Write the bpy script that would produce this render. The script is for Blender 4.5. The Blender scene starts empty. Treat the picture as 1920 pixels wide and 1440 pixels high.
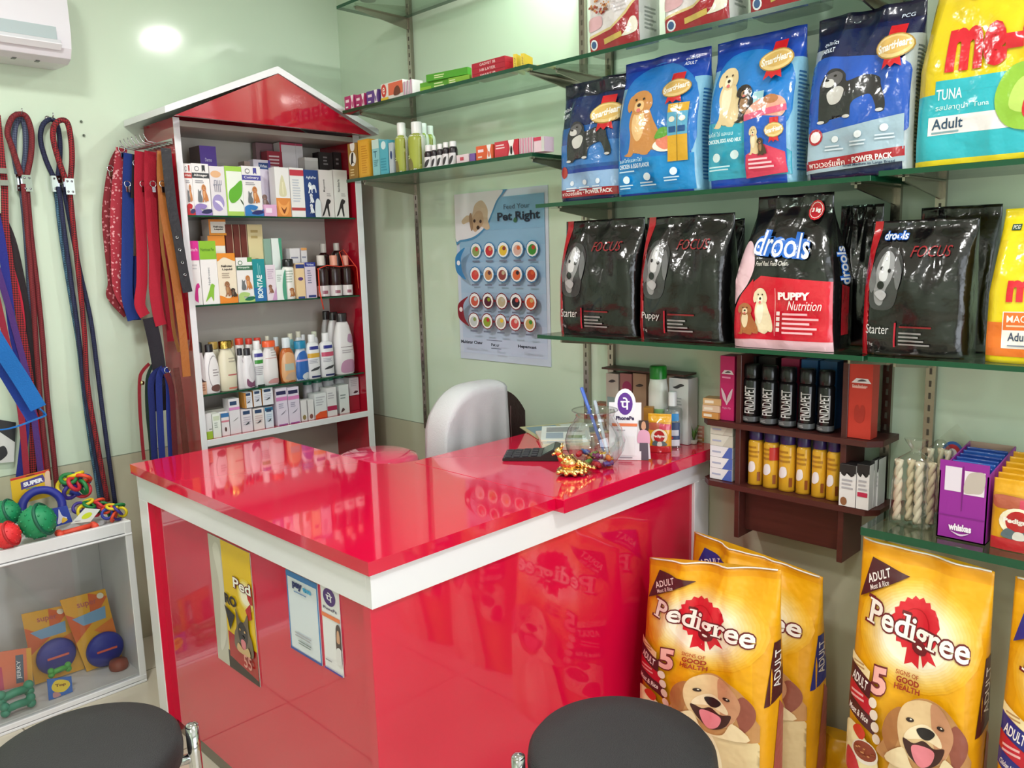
import bpy, bmesh, math, random
from math import sin, cos, pi, radians
from mathutils import Vector, Matrix, Euler
random.seed(4)
SC = bpy.context.scene
COL = SC.collection

# ------------------------------------------------------------------ camera
YAW, PITCH, ROLL, FPX, H = radians(44.797), radians(8.969), radians(-1.550), 1522.4, 1.5
_f = Vector((cos(YAW)*cos(PITCH), sin(YAW)*cos(PITCH), -sin(PITCH)))
_r = _f.cross(Vector((0, 0, 1))).normalized(); _u = _r.cross(_f)
CR = cos(ROLL)*_r + sin(ROLL)*_u
CU = -sin(ROLL)*_r + cos(ROLL)*_u
CF = _f
cam_d = bpy.data.cameras.new('camera'); cam = bpy.data.objects.new('camera', cam_d); COL.objects.link(cam)
m4 = Matrix.Identity(4)
for i in range(3):
    m4[i][0], m4[i][1], m4[i][2] = CR[i], CU[i], -CF[i]
m4.translation = Vector((0, 0, H)); cam.matrix_world = m4
cam_d.sensor_width = 36; cam_d.lens = FPX/1920*36; cam_d.clip_start = .02; cam_d.clip_end = 60
SC.camera = cam

# ------------------------------------------------------------------ view, world, daylight
SC.view_settings.view_transform = 'Standard'; SC.view_settings.look = 'None'
SC.view_settings.gamma = 1; SC.view_settings.use_curve_mapping = False
SC.view_settings.exposure = 0.53
SC.cycles.max_bounces = 8; SC.cycles.transparent_max_bounces = 24
SC.cycles.caustics_reflective = False; SC.cycles.caustics_refractive = False
SC.cycles.use_denoising = True
XW, YW, ZC = 2.243, 3.281, 2.78          # right wall x, left wall y, ceiling height
XB, YB = -1.7, -2.3                      # wall behind on the left, shop front
w = bpy.data.worlds.new('sky'); SC.world = w; w.use_nodes = True
bg = w.node_tree.nodes['Background']
sky = w.node_tree.nodes.new('ShaderNodeTexSky'); sky.sky_type = 'HOSEK_WILKIE'; sky.turbidity = 6
sky.sun_direction = (0.3, 0.4, 0.85)
w.node_tree.links.new(sky.outputs[0], bg.inputs[0]); bg.inputs[1].default_value = .8
def area(name, loc, rot, sx, sy, power, col):
    l = bpy.data.lights.new(name, 'AREA'); l.shape = 'RECTANGLE'; l.size = sx; l.size_y = sy
    l.energy = power; l.color = col
    o = bpy.data.objects.new(name, l); COL.objects.link(o); o.location = loc; o.rotation_euler = rot
    return o
# daylight falling in through the open shop front (y = YB)
area('daylight', (.55, YB-.15, 1.35), (radians(90), 0, 0), 2.7, 2.3, 58, (.90, .95, 1.0))

# ------------------------------------------------------------------ pixel -> place helpers (they turn a picture position on a known plane into metres)
def _n(px=None, py=None):
    if px is not None: return CR - CF*((px-960)/FPX)
    return CU + CF*((py-720)/FPX)
def xl(px, y, z): n = _n(px=px); return -(n.y*y + n.z*(z-H))/n.x
def yr(px, x, z): n = _n(px=px); return -(n.x*x + n.z*(z-H))/n.y
def zz(py, x, y): n = _n(py=py); return H - (n.x*x + n.y*y)/n.z
def ray(px, py): return CF + CR*((px-960)/FPX) - CU*((py-720)/FPX)
def onz(px, py, z): d = ray(px, py); t = (z-H)/d.z; return Vector((0, 0, H)) + d*t
def ony(px, py, y): d = ray(px, py); t = y/d.y; return Vector((0, 0, H)) + d*t
def onx(px, py, x): d = ray(px, py); t = x/d.x; return Vector((0, 0, H)) + d*t

# ------------------------------------------------------------------ materials
def s2l(c): return c/12.92 if c <= .04045 else ((c+.055)/1.055)**2.4
def rgb(h): return tuple(s2l(int(h[i:i+2], 16)/255) for i in (0, 2, 4)) + (1,)
MATS = {}
def nodes(name):
    m = bpy.data.materials.new(name); m.use_nodes = True
    return m, m.node_tree.nodes, m.node_tree.links, m.node_tree.nodes['Principled BSDF']
def bump(nt, ln, b, height, strength, dist):
    bp = nt.new('ShaderNodeBump'); bp.inputs['Strength'].default_value = strength; bp.inputs['Distance'].default_value = dist
    ln.new(height, bp.inputs['Height']); ln.new(bp.outputs[0], b.inputs['Normal']); return bp
def coord(nt): return nt.new('ShaderNodeTexCoord').outputs['Object']
def M(hx, k='card'):
    """procedural material of one base colour; k is the finish"""
    key = (hx, k)
    if key in MATS: return MATS[key]
    m, nt, ln, b = nodes(k + '_' + hx)
    b.inputs['Base Color'].default_value = rgb(hx)
    co = coord(nt)
    def noise(scale, det=2, rough=.5):
        n = nt.new('ShaderNodeTexNoise'); n.inputs['Scale'].default_value = scale
        n.inputs['Detail'].default_value = det; n.inputs['Roughness'].default_value = rough
        ln.new(co, n.inputs['Vector']); return n
    R = {'card': .45, 'gloss': .2, 'plastic': .28, 'foil': .2, 'woven': .38, 'cloth': .9, 'metal': .25, 'chrome': .08,
         'lam': .07, 'paper': .6, 'rubber': .5, 'wood': .4, 'gold': .22, 'leather': .42, 'seat': .6}[k]
    b.inputs['Roughness'].default_value = R
    if k in ('metal', 'chrome', 'gold'): b.inputs['Metallic'].default_value = 1
    if k in ('card', 'paper', 'plastic', 'gloss', 'rubber'):
        n = noise(60, 3); mr = nt.new('ShaderNodeMapRange')
        mr.inputs['To Min'].default_value = R-.015; mr.inputs['To Max'].default_value = R+.02
        ln.new(n.outputs[0], mr.inputs[0]); ln.new(mr.outputs[0], b.inputs['Roughness'])
    if k == 'foil':
        n = noise(7, 1.5, .4); v = nt.new('ShaderNodeTexVoronoi'); v.feature = 'SMOOTH_F1'; v.inputs['Scale'].default_value = 11
        mx = nt.new('ShaderNodeMix'); mx.data_type = 'VECTOR'; mx.inputs[0].default_value = .16
        ln.new(co, mx.inputs[4]); ln.new(n.outputs['Color'], mx.inputs[5]); ln.new(mx.outputs[1], v.inputs['Vector'])
        n2 = noise(42, 2, .5)
        ad = nt.new('ShaderNodeMath'); ad.operation = 'MULTIPLY_ADD'; ad.inputs[1].default_value = .12
        ln.new(n2.outputs[0], ad.inputs[0]); ln.new(v.outputs['Distance'], ad.inputs[2])
        bump(nt, ln, b, ad.outputs[0], 1, .022)
        b.inputs['Coat Weight'].default_value = .5; b.inputs['Coat Roughness'].default_value = .06
    if k == 'woven':
        n = noise(9, 3, .5); bump(nt, ln, b, n.outputs[0], .8, .02)
        b.inputs['Coat Weight'].default_value = .15; b.inputs['Coat Roughness'].default_value = .2
    if k in ('cloth', 'seat', 'leather'):
        n = noise({'cloth': 260, 'seat': 500, 'leather': 90}[k], 3); bump(nt, ln, b, n.outputs[0], .5, .003)
    if k == 'lam':
        b.inputs['Coat Weight'].default_value = .6; b.inputs['Coat Roughness'].default_value = .03
        n = noise(3, 1); bump(nt, ln, b, n.outputs[0], .04, .01)
    if k == 'wood':
        wv = nt.new('ShaderNodeTexNoise'); mp = nt.new('ShaderNodeMapping'); mp.inputs['Scale'].default_value = (2, 2, 40)
        ln.new(co, mp.inputs[0]); ln.new(mp.outputs[0], wv.inputs['Vector']); wv.inputs['Scale'].default_value = 3
        mx = nt.new('ShaderNodeMix'); mx.data_type = 'RGBA'; c = rgb(hx)
        mx.inputs[6].default_value = tuple(x*.75 for x in c[:3]) + (1,); mx.inputs[7].default_value = tuple(min(1, x*1.25) for x in c[:3]) + (1,)
        ln.new(wv.outputs[0], mx.inputs[0]); ln.new(mx.outputs[2], b.inputs['Base Color'])
    if k == 'gold':
        n = noise(90, 2); bump(nt, ln, b, n.outputs[0], .5, .003)
    MATS[key] = m; return m
def glassm(name, tint, gl=.06, rough=.02):
    """thin clear pane: tinted see-through plus a fresnel reflection"""
    key = (name,)
    if key in MATS: return MATS[key]
    m = bpy.data.materials.new(name); m.use_nodes = True; nt = m.node_tree.nodes; ln = m.node_tree.links
    nt.clear(); out = nt.new('ShaderNodeOutputMaterial'); mx = nt.new('ShaderNodeMixShader')
    t = nt.new('ShaderNodeBsdfTransparent'); t.inputs[0].default_value = tint + (1,)
    g = nt.new('ShaderNodeBsdfGlossy'); g.inputs['Roughness'].default_value = rough
    fr = nt.new('ShaderNodeLayerWeight'); fr.inputs['Blend'].default_value = .5
    pw = nt.new('ShaderNodeMath'); pw.operation = 'POWER'; pw.inputs[1].default_value = 3.2
    ad = nt.new('ShaderNodeMath'); ad.operation = 'MULTIPLY_ADD'; ad.inputs[1].default_value = .85; ad.inputs[2].default_value = gl
    ln.new(fr.outputs['Facing'], pw.inputs[0]); ln.new(pw.outputs[0], ad.inputs[0])
    ln.new(ad.outputs[0], mx.inputs[0]); ln.new(t.outputs[0], mx.inputs[1]); ln.new(g.outputs[0], mx.inputs[2])
    ln.new(mx.outputs[0], out.inputs[0]); MATS[key] = m; return m
GLASS = lambda: glassm('shelf_glass', (.80, .90, .84), .07)
CLEAR = lambda: glassm('clear_plastic', (.95, .96, .95), .08, .05)

# ------------------------------------------------------------------ text outlines
TXT = {}
def text2d(s, bold=0.0, shear=0.0, spacing=1.0):
    key = (s, bold, shear, spacing)
    if key in TXT: return TXT[key]
    cu = bpy.data.curves.new('t', 'FONT'); cu.body = s; cu.resolution_u = 3; cu.offset = bold; cu.shear = shear; cu.space_character = spacing
    o = bpy.data.objects.new('t', cu); COL.objects.link(o); dg = bpy.context.evaluated_depsgraph_get(); dg.update()
    me = bpy.data.meshes.new_from_object(o.evaluated_get(dg))
    vs = [(v.co.x, v.co.y) for v in me.vertices]; fs = [tuple(p.vertices) for p in me.polygons]
    bpy.data.objects.remove(o); bpy.data.curves.remove(cu); bpy.data.meshes.remove(me)
    if not vs: vs = [(0, 0), (1, 0), (1, 1)]; fs = [(0, 1, 2)]
    x0 = min(v[0] for v in vs); x1 = max(v[0] for v in vs); y0 = min(v[1] for v in vs); y1 = max(v[1] for v in vs)
    vs = [((a-x0)/max(1e-6, x1-x0), (b-y0)/max(1e-6, y1-y0)) for a, b in vs]
    TXT[key] = (vs, fs); return TXT[key]

# ------------------------------------------------------------------ printed artwork: shapes on a unit panel
def smooth(pts, n=5):
    out = []; k = len(pts)
    for i in range(k):
        p0, p1, p2, p3 = (Vector(pts[(i+j-1) % k]) for j in range(4))
        for q in range(n):
            t = q/n
            out.append(tuple(.5*((2*p1)+(p2-p0)*t+(2*p0-5*p1+4*p2-p3)*t*t+(3*p1-p0-3*p2+p3)*t**3)))
    return out
def shape2d(s):
    k = s[0]
    if k == 'r': _, a, b, c, d, col = s; return [(a, b), (c, b), (c, d), (a, d)], [(0, 1, 2, 3)], col
    if k == 'e':
        _, x, y, rx, ry, col = s[:6]; n = 20 if max(rx, ry) > .1 else 12
        return [(x+rx*cos(2*pi*i/n), y+ry*sin(2*pi*i/n)) for i in range(n)], [tuple(range(n))], col
    if k == 'p': return list(s[1]), [tuple(range(len(s[1])))], s[2]
    if k == 's': q = smooth(s[1]); return q, [tuple(range(len(q)))], s[2]
    if k == 't':
        _, st, a, b, c, d, col = s[:7]; o = s[7] if len(s) > 7 else {}
        vs, fs = text2d(st, o.get('bold', .012), o.get('shear', 0), o.get('sp', 1))
        if 'serif' in o:
            e = o['serif']; vs = list(vs); fs = list(fs)
            for p, q, r_, t in ((-.024, .242, .068, .30), (-.024, .94, .03, 1), (.342, .94, .4, 1), (.375, .242, .435, .30), (.408, .70, .45, .755), (.41, .242, .497, .30), (.598, .70, .64, .755), (.6, .242, .692, .30)):
                j = len(vs); vs += [(p-e, q-e*2), (r_+e, q-e*2), (r_+e, t+e*2), (p-e, t+e*2)]; fs.append((j, j+1, j+2, j+3))
        vs = [(a+(c-a)*x, b+(d-b)*y) for x, y in vs]
        if 'rot' in o:     # rotation with aspect (width/height of the panel)
            A = o.get('A', 1); r = radians(o['rot']); cx, cy = (a+c)/2, (b+d)/2
            vs = [(cx+((x-cx)*A*cos(r)-(y-cy)*sin(r))/A, cy+((x-cx)*A*sin(r)+(y-cy)*cos(r))) for x, y in vs]
        return vs, fs, col
    if k == 'l':
        _, a, b, c, d, n, col = s; vs = []; fs = []; h = (d-b)/n; rd = random.Random(int(a*1000)+n*7)
        for i in range(n):
            y = d-h*(i+.75); x1 = a+(c-a)*rd.uniform(.6, 1); j = len(vs)
            vs += [(a, y), (x1, y), (x1, y+h*.45), (a, y+h*.45)]; fs.append((j, j+1, j+2, j+3))
        return vs, fs, col
def cut(vs, fs, gx, gy):
    bm = bmesh.new(); bv = [bm.verts.new((x, y, 0)) for x, y in vs]
    for f in fs:
        try: bm.faces.new([bv[i] for i in f])
        except Exception: pass
    x0 = min(v[0] for v in vs); x1 = max(v[0] for v in vs); y0 = min(v[1] for v in vs); y1 = max(v[1] for v in vs)
    if len(fs) == 1 and len(fs[0]) > 4: bmesh.ops.triangulate(bm, faces=bm.faces[:])
    for ax, g, lo, hi in ((0, gx, x0, x1), (1, gy, y0, y1)):
        k = math.ceil(lo/g)
        while k*g < hi:
            co = [0, 0, 0]; no = [0, 0, 0]; co[ax] = k*g; no[ax] = 1; k += 1
            if co[ax] - lo < 1e-6: continue
            bmesh.ops.bisect_plane(bm, geom=bm.verts[:]+bm.edges[:]+bm.faces[:], plane_co=co, plane_no=no, dist=1e-7)
    bm.verts.index_update(); v2 = [(v.co.x, v.co.y) for v in bm.verts]; f2 = [tuple(v.index for v in f.verts) for f in bm.faces]
    bm.free(); return v2, f2
def inbox(shapes, x0, y0, x1, y1):
    """place unit artwork inside a sub-rectangle"""
    T = lambda p: (x0+(x1-x0)*p[0], y0+(y1-y0)*p[1]); out = []
    for s in shapes:
        k = s[0]
        if k in 'rlt':
            i = 2 if k == 't' else 1; a, b = T((s[i], s[i+1])); c, d = T((s[i+2], s[i+3])); out.append(s[:i]+(a, b, c, d)+s[i+4:])
        elif k == 'e': a, b = T((s[1], s[2])); out.append(('e', a, b, s[3]*(x1-x0), s[4]*(y1-y0), s[5]))
        else: out.append((k, [T(p) for p in s[1]], s[2]))
    return out

# ------------------------------------------------------------------ mesh builder
class MB:
    def __init__(s): s.v = []; s.f = []; s.mi = []; s.sm = []; s.mats = []
    def mat(s, m):
        if m not in s.mats: s.mats.append(m)
        return s.mats.index(m)
    def add(s, vs, fs, m, sm=False):
        o = len(s.v); s.v += [tuple(v) for v in vs]; i = s.mat(m)
        for f in fs: s.f.append(tuple(o+k for k in f)); s.mi.append(i); s.sm.append(sm)
    def box(s, x0, y0, z0, x1, y1, z1, m, T=None, side=None):
        vs = [(x, y, z) for z in (z0, z1) for y in (y0, y1) for x in (x0, x1)]
        if T is not None: vs = [T @ Vector(v) for v in vs]
        fs = [(0, 2, 3, 1), (4, 5, 7, 6), (0, 1, 5, 4), (2, 6, 7, 3), (0, 4, 6, 2), (1, 3, 7, 5)]
        if side is None: s.add(vs, fs, m)
        else: s.add(vs, fs[:2], m); s.add(vs, fs[2:], side)
        return s
    def prism(s, pts, t0, t1, m, axis='y', m2=None):
        """outline pts in the plane across `axis`, from t0 to t1"""
        f = {'y': lambda a, b, t: (a, t, b), 'x': lambda a, b, t: (t, a, b), 'z': lambda a, b, t: (a, b, t)}[axis]
        n = len(pts); vs = [f(a, b, t0) for a, b in pts]+[f(a, b, t1) for a, b in pts]
        s.add(vs, [tuple(range(n)), tuple(range(2*n-1, n-1, -1))], m)
        s.add(vs, [(i, (i+1) % n, n+(i+1) % n, n+i) for i in range(n)], m2 or m)
        return s
    def lathe(s, prof, m, c=(0, 0, 0), n=20, sx=1, sy=1, sm=True, T=None, e=1.0):
        vs = []; fs = []
        for r, z in prof:
            for i in range(n):
                a = 2*pi*i/n; ca, sa = cos(a), sin(a)
                if e != 1: ca, sa = math.copysign(abs(ca)**e, ca), math.copysign(abs(sa)**e, sa)
                vs.append(Vector((c[0]+r*sx*ca, c[1]+r*sy*sa, c[2]+z)))
        for j in range(len(prof)-1):
            for i in range(n): fs.append((j*n+i, j*n+(i+1) % n, (j+1)*n+(i+1) % n, (j+1)*n+i))
        if T is not None: vs = [T @ v for v in vs]
        s.add(vs, fs, m, sm)
        k = len(prof)-1
        if prof[0][0] > 1e-5: s.add(vs[:n], [tuple(range(n))[::-1]], m)
        if prof[k][0] > 1e-5: s.add(vs[k*n:], [tuple(range(n))], m)
        return s
    def tube(s, pts, r, m, n=8, flat=None, closed=False, up=(0, 0, 1)):
        """round tube, or flat strap when flat=(width, thickness)"""
        P = [Vector(p) for p in pts]; vs = []; fs = []; K = len(P); N = None
        for i, p in enumerate(P):
            if closed: d = P[(i+1) % K]-P[i-1]
            else: d = P[min(i+1, K-1)]-P[max(i-1, 0)]
            d.normalize()
            if N is None:
                u = Vector(up); N = (u-d*u.dot(d))
                if N.length < 1e-3: u = Vector((0, 1, 0)); N = u-d*u.dot(d)
            else: N = N-d*N.dot(d)
            N.normalize(); B = d.cross(N)
            rr = r[i] if isinstance(r, (list, tuple)) else r
            for k in range(n):
                a = 2*pi*(k+.5)/n
                if flat: w_, t_ = flat; q = N*(t_/2*(1 if sin(a) > 0 else -1)) + B*(w_/2*(1 if cos(a) > 0 else -1))
                else: q = N*(rr*sin(a))+B*(rr*cos(a))
                vs.append(p+q)
        R_ = K if closed else K-1
        for i in range(R_):
            j = (i+1) % K
            for k in range(n): fs.append((i*n+k, i*n+(k+1) % n, j*n+(k+1) % n, j*n+k))
        if not closed: fs += [tuple(range(n))[::-1], tuple((K-1)*n+k for k in range(n))]
        s.add(vs, fs, m, not flat); return s
    def ball(s, c, r, m, n=14, sc=(1, 1, 1)):
        k = n//2; prof = [(r*sin(pi*i/k), -r*cos(pi*i/k)) for i in range(k+1)]
        vs = []; fs = []
        for a, z in prof:
            for i in range(n): t = 2*pi*i/n; vs.append((c[0]+a*cos(t)*sc[0], c[1]+a*sin(t)*sc[1], c[2]+z*sc[2]))
        for j in range(k):
            for i in range(n): fs.append((j*n+i, j*n+(i+1) % n, (j+1)*n+(i+1) % n, (j+1)*n+i))
        s.add(vs, fs, m, True); return s
    def art(s, F, shapes, k='card', grid=None, sm=False, lift0=.0005, dl=.0003):
        for i, sh in enumerate(shapes):
            vs, fs, col = shape2d(sh)
            if grid: vs, fs = cut(vs, fs, *grid)
            L = lift0+dl*i
            s.add([F(min(1, max(0, u)), min(1, max(0, v)), L) for u, v in vs], fs, col if not isinstance(col, str) else M(col, k), sm)
        return s
    def build(s, name, parent=None, loc=None, rz=0, rot=None, fix=True):
        me = bpy.data.meshes.new(name); me.from_pydata(s.v, [], s.f)
        for m in s.mats: me.materials.append(m)
        me.polygons.foreach_set('material_index', s.mi); me.polygons.foreach_set('use_smooth', s.sm)
        me.update()
        o = bpy.data.objects.new(name, me); COL.objects.link(o)
        if parent: o.parent = parent
        if loc is not None: o.location = loc
        o.rotation_euler = rot if rot is not None else (0, 0, rz)
        return o
def tag(o, label=None, cat=None, group=None, kind=None):
    if label: o['label'] = label
    if cat: o['category'] = cat
    if group: o['group'] = group
    if kind: o['kind'] = kind
    return o
def thing(name, label, cat, loc=(0, 0, 0), rz=0, group=None, rot=None):
    o = bpy.data.objects.new(name, None); o.empty_display_size = .05; COL.objects.link(o); o.location = loc
    o.rotation_euler = rot if rot is not None else (0, 0, rz); return tag(o, label, cat, group)
def bevel(o, w=.003, n=2):
    b = o.modifiers.new('bevel', 'BEVEL'); b.width = w; b.segments = n; b.limit_method = 'ANGLE'; b.angle_limit = radians(40); return o
RZ = -pi/2   # things on the right wall look towards -x
# ================================================================== the room
def struct(name, mb, **k): return tag(mb.build(name, **k), kind='structure')
def wall_mat(name, axis, seams, zs=.77):
    m, nt, ln, b = nodes(name); co = coord(nt); sp = nt.new('ShaderNodeSeparateXYZ'); ln.new(co, sp.inputs[0])
    n = nt.new('ShaderNodeTexNoise'); n.inputs['Scale'].default_value = 1.5; ln.new(co, n.inputs['Vector'])
    mx = nt.new('ShaderNodeMix'); mx.data_type = 'RGBA'; mx.inputs[6].default_value = rgb('C6D7C2'); mx.inputs[7].default_value = rgb('CFDECA')
    ln.new(n.outputs[0], mx.inputs[0])
    lo = nt.new('ShaderNodeMath'); lo.operation = 'LESS_THAN'; lo.inputs[1].default_value = zs; ln.new(sp.outputs[2], lo.inputs[0])
    m2 = nt.new('ShaderNodeMix'); m2.data_type = 'RGBA'; ln.new(lo.outputs[0], m2.inputs[0]); ln.new(mx.outputs[2], m2.inputs[6]); m2.inputs[7].default_value = rgb('B9B79F')
    last = m2.outputs[2]
    for src, at in [(sp.outputs[2], zs)]+[(sp.outputs[axis], a) for a in seams]:
        c = nt.new('ShaderNodeMath'); c.operation = 'COMPARE'; c.inputs[1].default_value = at; c.inputs[2].default_value = .0018; ln.new(src, c.inputs[0])
        m3 = nt.new('ShaderNodeMix'); m3.data_type = 'RGBA'; ln.new(c.outputs[0], m3.inputs[0]); ln.new(last, m3.inputs[6]); m3.inputs[7].default_value = rgb('7F8A78')
        last = m3.outputs[2]
    ln.new(last, b.inputs['Base Color']); b.inputs['Roughness'].default_value = .11
    b.inputs['Coat Weight'].default_value = .25; b.inputs['Coat Roughness'].default_value = .05
    n2 = nt.new('ShaderNodeTexNoise'); n2.inputs['Scale'].default_value = 2.2; ln.new(co, n2.inputs['Vector']); bump(nt, ln, b, n2.outputs[0], .12, .02)
    return m
WL = wall_mat('mint_laminate_left', 0, [.15, -1.07]); WR = wall_mat('mint_laminate_right', 1, [-.2])
struct('wall_left', MB().box(XB, YW, 0, XW+.1, YW+.1, ZC, WL))
struct('wall_right', MB().box(XW, YB, 0, XW+.1, YW, ZC, WR))
struct('wall_back', MB().box(XB-.1, YB, 0, XB, YW+.1, ZC, WL))
wp = M('E6E4DE', 'paper')
struct('wall_front', MB().box(XB-.1, YB-.12, 0, -.75, YB, ZC, wp).box(1.85, YB-.12, 0, XW+.1, YB, ZC, wp).box(-.75, YB-.12, 2.45, 1.85, YB, ZC, wp))
struct('door_1', MB().box(-.79, YB-.1, 0, -.75, YB+.02, 2.49, M('B9B9B9', 'metal')).box(1.85, YB-.1, 0, 1.89, YB+.02, 2.49, M('B9B9B9', 'metal')).box(-.79, YB-.1, 2.45, 1.89, YB+.02, 2.49, M('B9B9B9', 'metal')))
struct('ceiling', MB().box(XB-.1, YB-.12, ZC, XW+.1, YW+.1, ZC+.08, M('F2F2EC', 'paper')))
m, nt, ln, b = nodes('vitrified_floor_tiles'); co = coord(nt)
br = nt.new('ShaderNodeTexBrick'); br.offset = 0; br.inputs['Scale'].default_value = 1; br.inputs['Brick Width'].default_value = .6; br.inputs['Row Height'].default_value = .6
br.inputs['Mortar Size'].default_value = .003; br.inputs['Color1'].default_value = rgb('C9C0AE'); br.inputs['Color2'].default_value = rgb('CFC7B6'); br.inputs['Mortar'].default_value = rgb('8A8272')
ln.new(co, br.inputs['Vector']); ln.new(br.outputs[0], b.inputs['Base Color']); b.inputs['Roughness'].default_value = .15
struct('floor', MB().box(XB-.1, YB-.12, -.05, XW+.1, YW+.1, 0, m))
struct('floor_outside', MB().box(-8, -12, -.1, 10, YB-.12, -.03, M('A8A39A', 'paper')))
# ceiling lights (round recessed LED panels)
for i, (x, y, p) in enumerate(((.35, 1.95, 17), (1.0, -.15, 17), (-.9, .2, 14), (2.05, 1.83, 10))):
    t = thing('ceiling_light', ('square LED panel nearest the cabinet wall', 'square LED panel over the front of the shop', 'square LED panel near the wall behind', 'square LED panel close to the right wall shelves')[i], 'ceiling light', (x, y, ZC-.012))
    em, nt, ln, b = nodes('led_panel_%d' % i); b.inputs['Emission Color'].default_value = (1, .98, .95, 1); b.inputs['Emission Strength'].default_value = 9
    a_, b_ = (.12, .135) if i < 3 else (.065, .08)
    MB().box(-a_, -a_, 0, a_, a_, .01, em).build('diffuser', t)
    MB().box(-b_, -b_, .002, -a_, b_, .012, wp).box(a_, -b_, .002, b_, b_, .012, wp).box(-a_, -b_, .002, a_, -a_, .012, wp).box(-a_, a_, .002, a_, b_, .012, wp).build('frame', t)
    a = area('ceiling_lamp', (x, y, ZC-.03), (0, 0, 0), .24 if i < 3 else .12, .24 if i < 3 else .12, p, (1, .985, .95))

# ================================================================== counter
RED, WHT, DRED = M('CE0A3A', 'lam'), M('E2E1E6', 'gloss'), M('A80A22', 'lam')
CX, CY, CZ = .907, 1.328, .89
ct = thing('reception_counter', 'glossy red L-shaped counter with white bands, standing in front of the cabinet', 'counter', (CX, CY, 0))
def P(mb, n, bw=.0015): o = mb.build(n, ct); bevel(o, bw, 1); return o
L2, X2 = 1.262, XW-CX-.004
top = MB().prism([(0, 0), (.55, 0), (.55, .0), (X2, 0), (X2, .585), (.60, .585), (.535, .605), (.497, .65), (.489, .71), (.489, L2), (0, L2)], CZ-.03, CZ, RED, 'z')
P(top, 'worktop', .002)
P(MB().box(.575, -.03, CZ-.035, X2, .57, CZ+.0008, RED), 'raised_worktop', .002)
b1 = MB().box(.012, .012, .78, X2, .03, CZ-.0302, WHT).box(.012, .03, .78, .03, L2-.01, CZ-.0303, WHT)
P(b1, 'white_band', .0008)
P(MB().box(.012, L2-.075, 0, .03, L2-.01, .7802, WHT).box(.03, L2-.03, 0, .44, L2-.0102, .86, WHT), 'end_post')
P(MB().box(X2-.085, .012, 0, X2-.001, .03, .7802, WHT), 'wall_post')
P(MB().box(.033, .05, .05, .04, L2-.0752, .86, RED).box(.014, L2-.077, 0, .04, L2-.0748, .7799, RED), 'side_panel')
P(MB().box(.014, .022, .05, X2-.085, .05, .7802, RED), 'front_panel')
P(MB().box(.028, .028, 0, X2-.09, .05, .05, M('8E8A82', 'metal')).box(.04, .05, 0, .06, L2-.08, .05, M('8E8A82', 'metal')), 'plinth')
P(MB().box(.075, .55, .05, .45, L2-.04, .855, M('B0ACA4', 'card')), 'inner_drawers')

# ================================================================== house-shaped cabinet
HX0, HX1, HY = 1.325, 2.132, 3.01
hc = thing('display_cabinet', 'tall red house-shaped cabinet with white trims and a pitched white roof', 'cabinet', (HX0, HY, 0))
HC = lambda mb, n, bw=.001: bevel(mb.build(n, hc, loc=(-HX0, -HY, 0)), bw, 1)
CR_ = M('A8142A', 'lam')
for x0, x1 in ((HX0, HX0+.022), (HX1-.03, HX1)):
    HC(MB().box(x0, HY+.002, 0, x1, YW-.002, 2.03, CR_), 'side_panel')
    HC(MB().box(x0-.001, HY-.001, 0, x1+.001, HY+.002, 2.03, WHT), 'white_edge')
HC(MB().box(HX0+.022, YW-.012, 0, HX1-.03, YW-.002, 2.02, M('CFC8BE', 'card')), 'back_panel')
HC(MB().box(HX0+.022, HY+.002, .80, HX1-.03, YW-.012, .826, CR_).box(HX0+.022, HY-.001, .80, HX1-.03, HY+.002, .826, WHT), 'base_shelf')
HC(MB().box(HX0+.022, HY-.0, 2.0, HX1-.03, YW-.012, 2.02, M('A9A39B', 'card')), 'top_board')
GE = M('12492F', 'gloss')
for z in (1.676, 1.34, .995):
    HC(MB().box(HX0+.023, HY+.012, z, HX1-.031, YW-.013, z+.006, GLASS(), side=GE), 'glass_shelf', .0003)
RX0, RX1, RA, RY = 1.252, 2.158, 1.7, 2.9
HC(MB().prism([(RX0+.035, 2.018), (RX1-.035, 2.018), (RA, 2.21)], RY+.002, RY+.02, CR_, 'y'), 'gable')
for xa, xb in ((RX0, RA), (RX1, RA)):
    HC(MB().prism([(xa, 2.022), (xb, 2.212), (xb, 2.238), (xa, 2.045)], RY, YW-.003, WHT, 'y'), 'roof_slope')
HC(MB().prism([(RX0+.06, 2.019), (RX1-.06, 2.019), (RA, 2.195)], YW-.05, YW-.004, CR_, 'y'), 'rear_gable')

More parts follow.
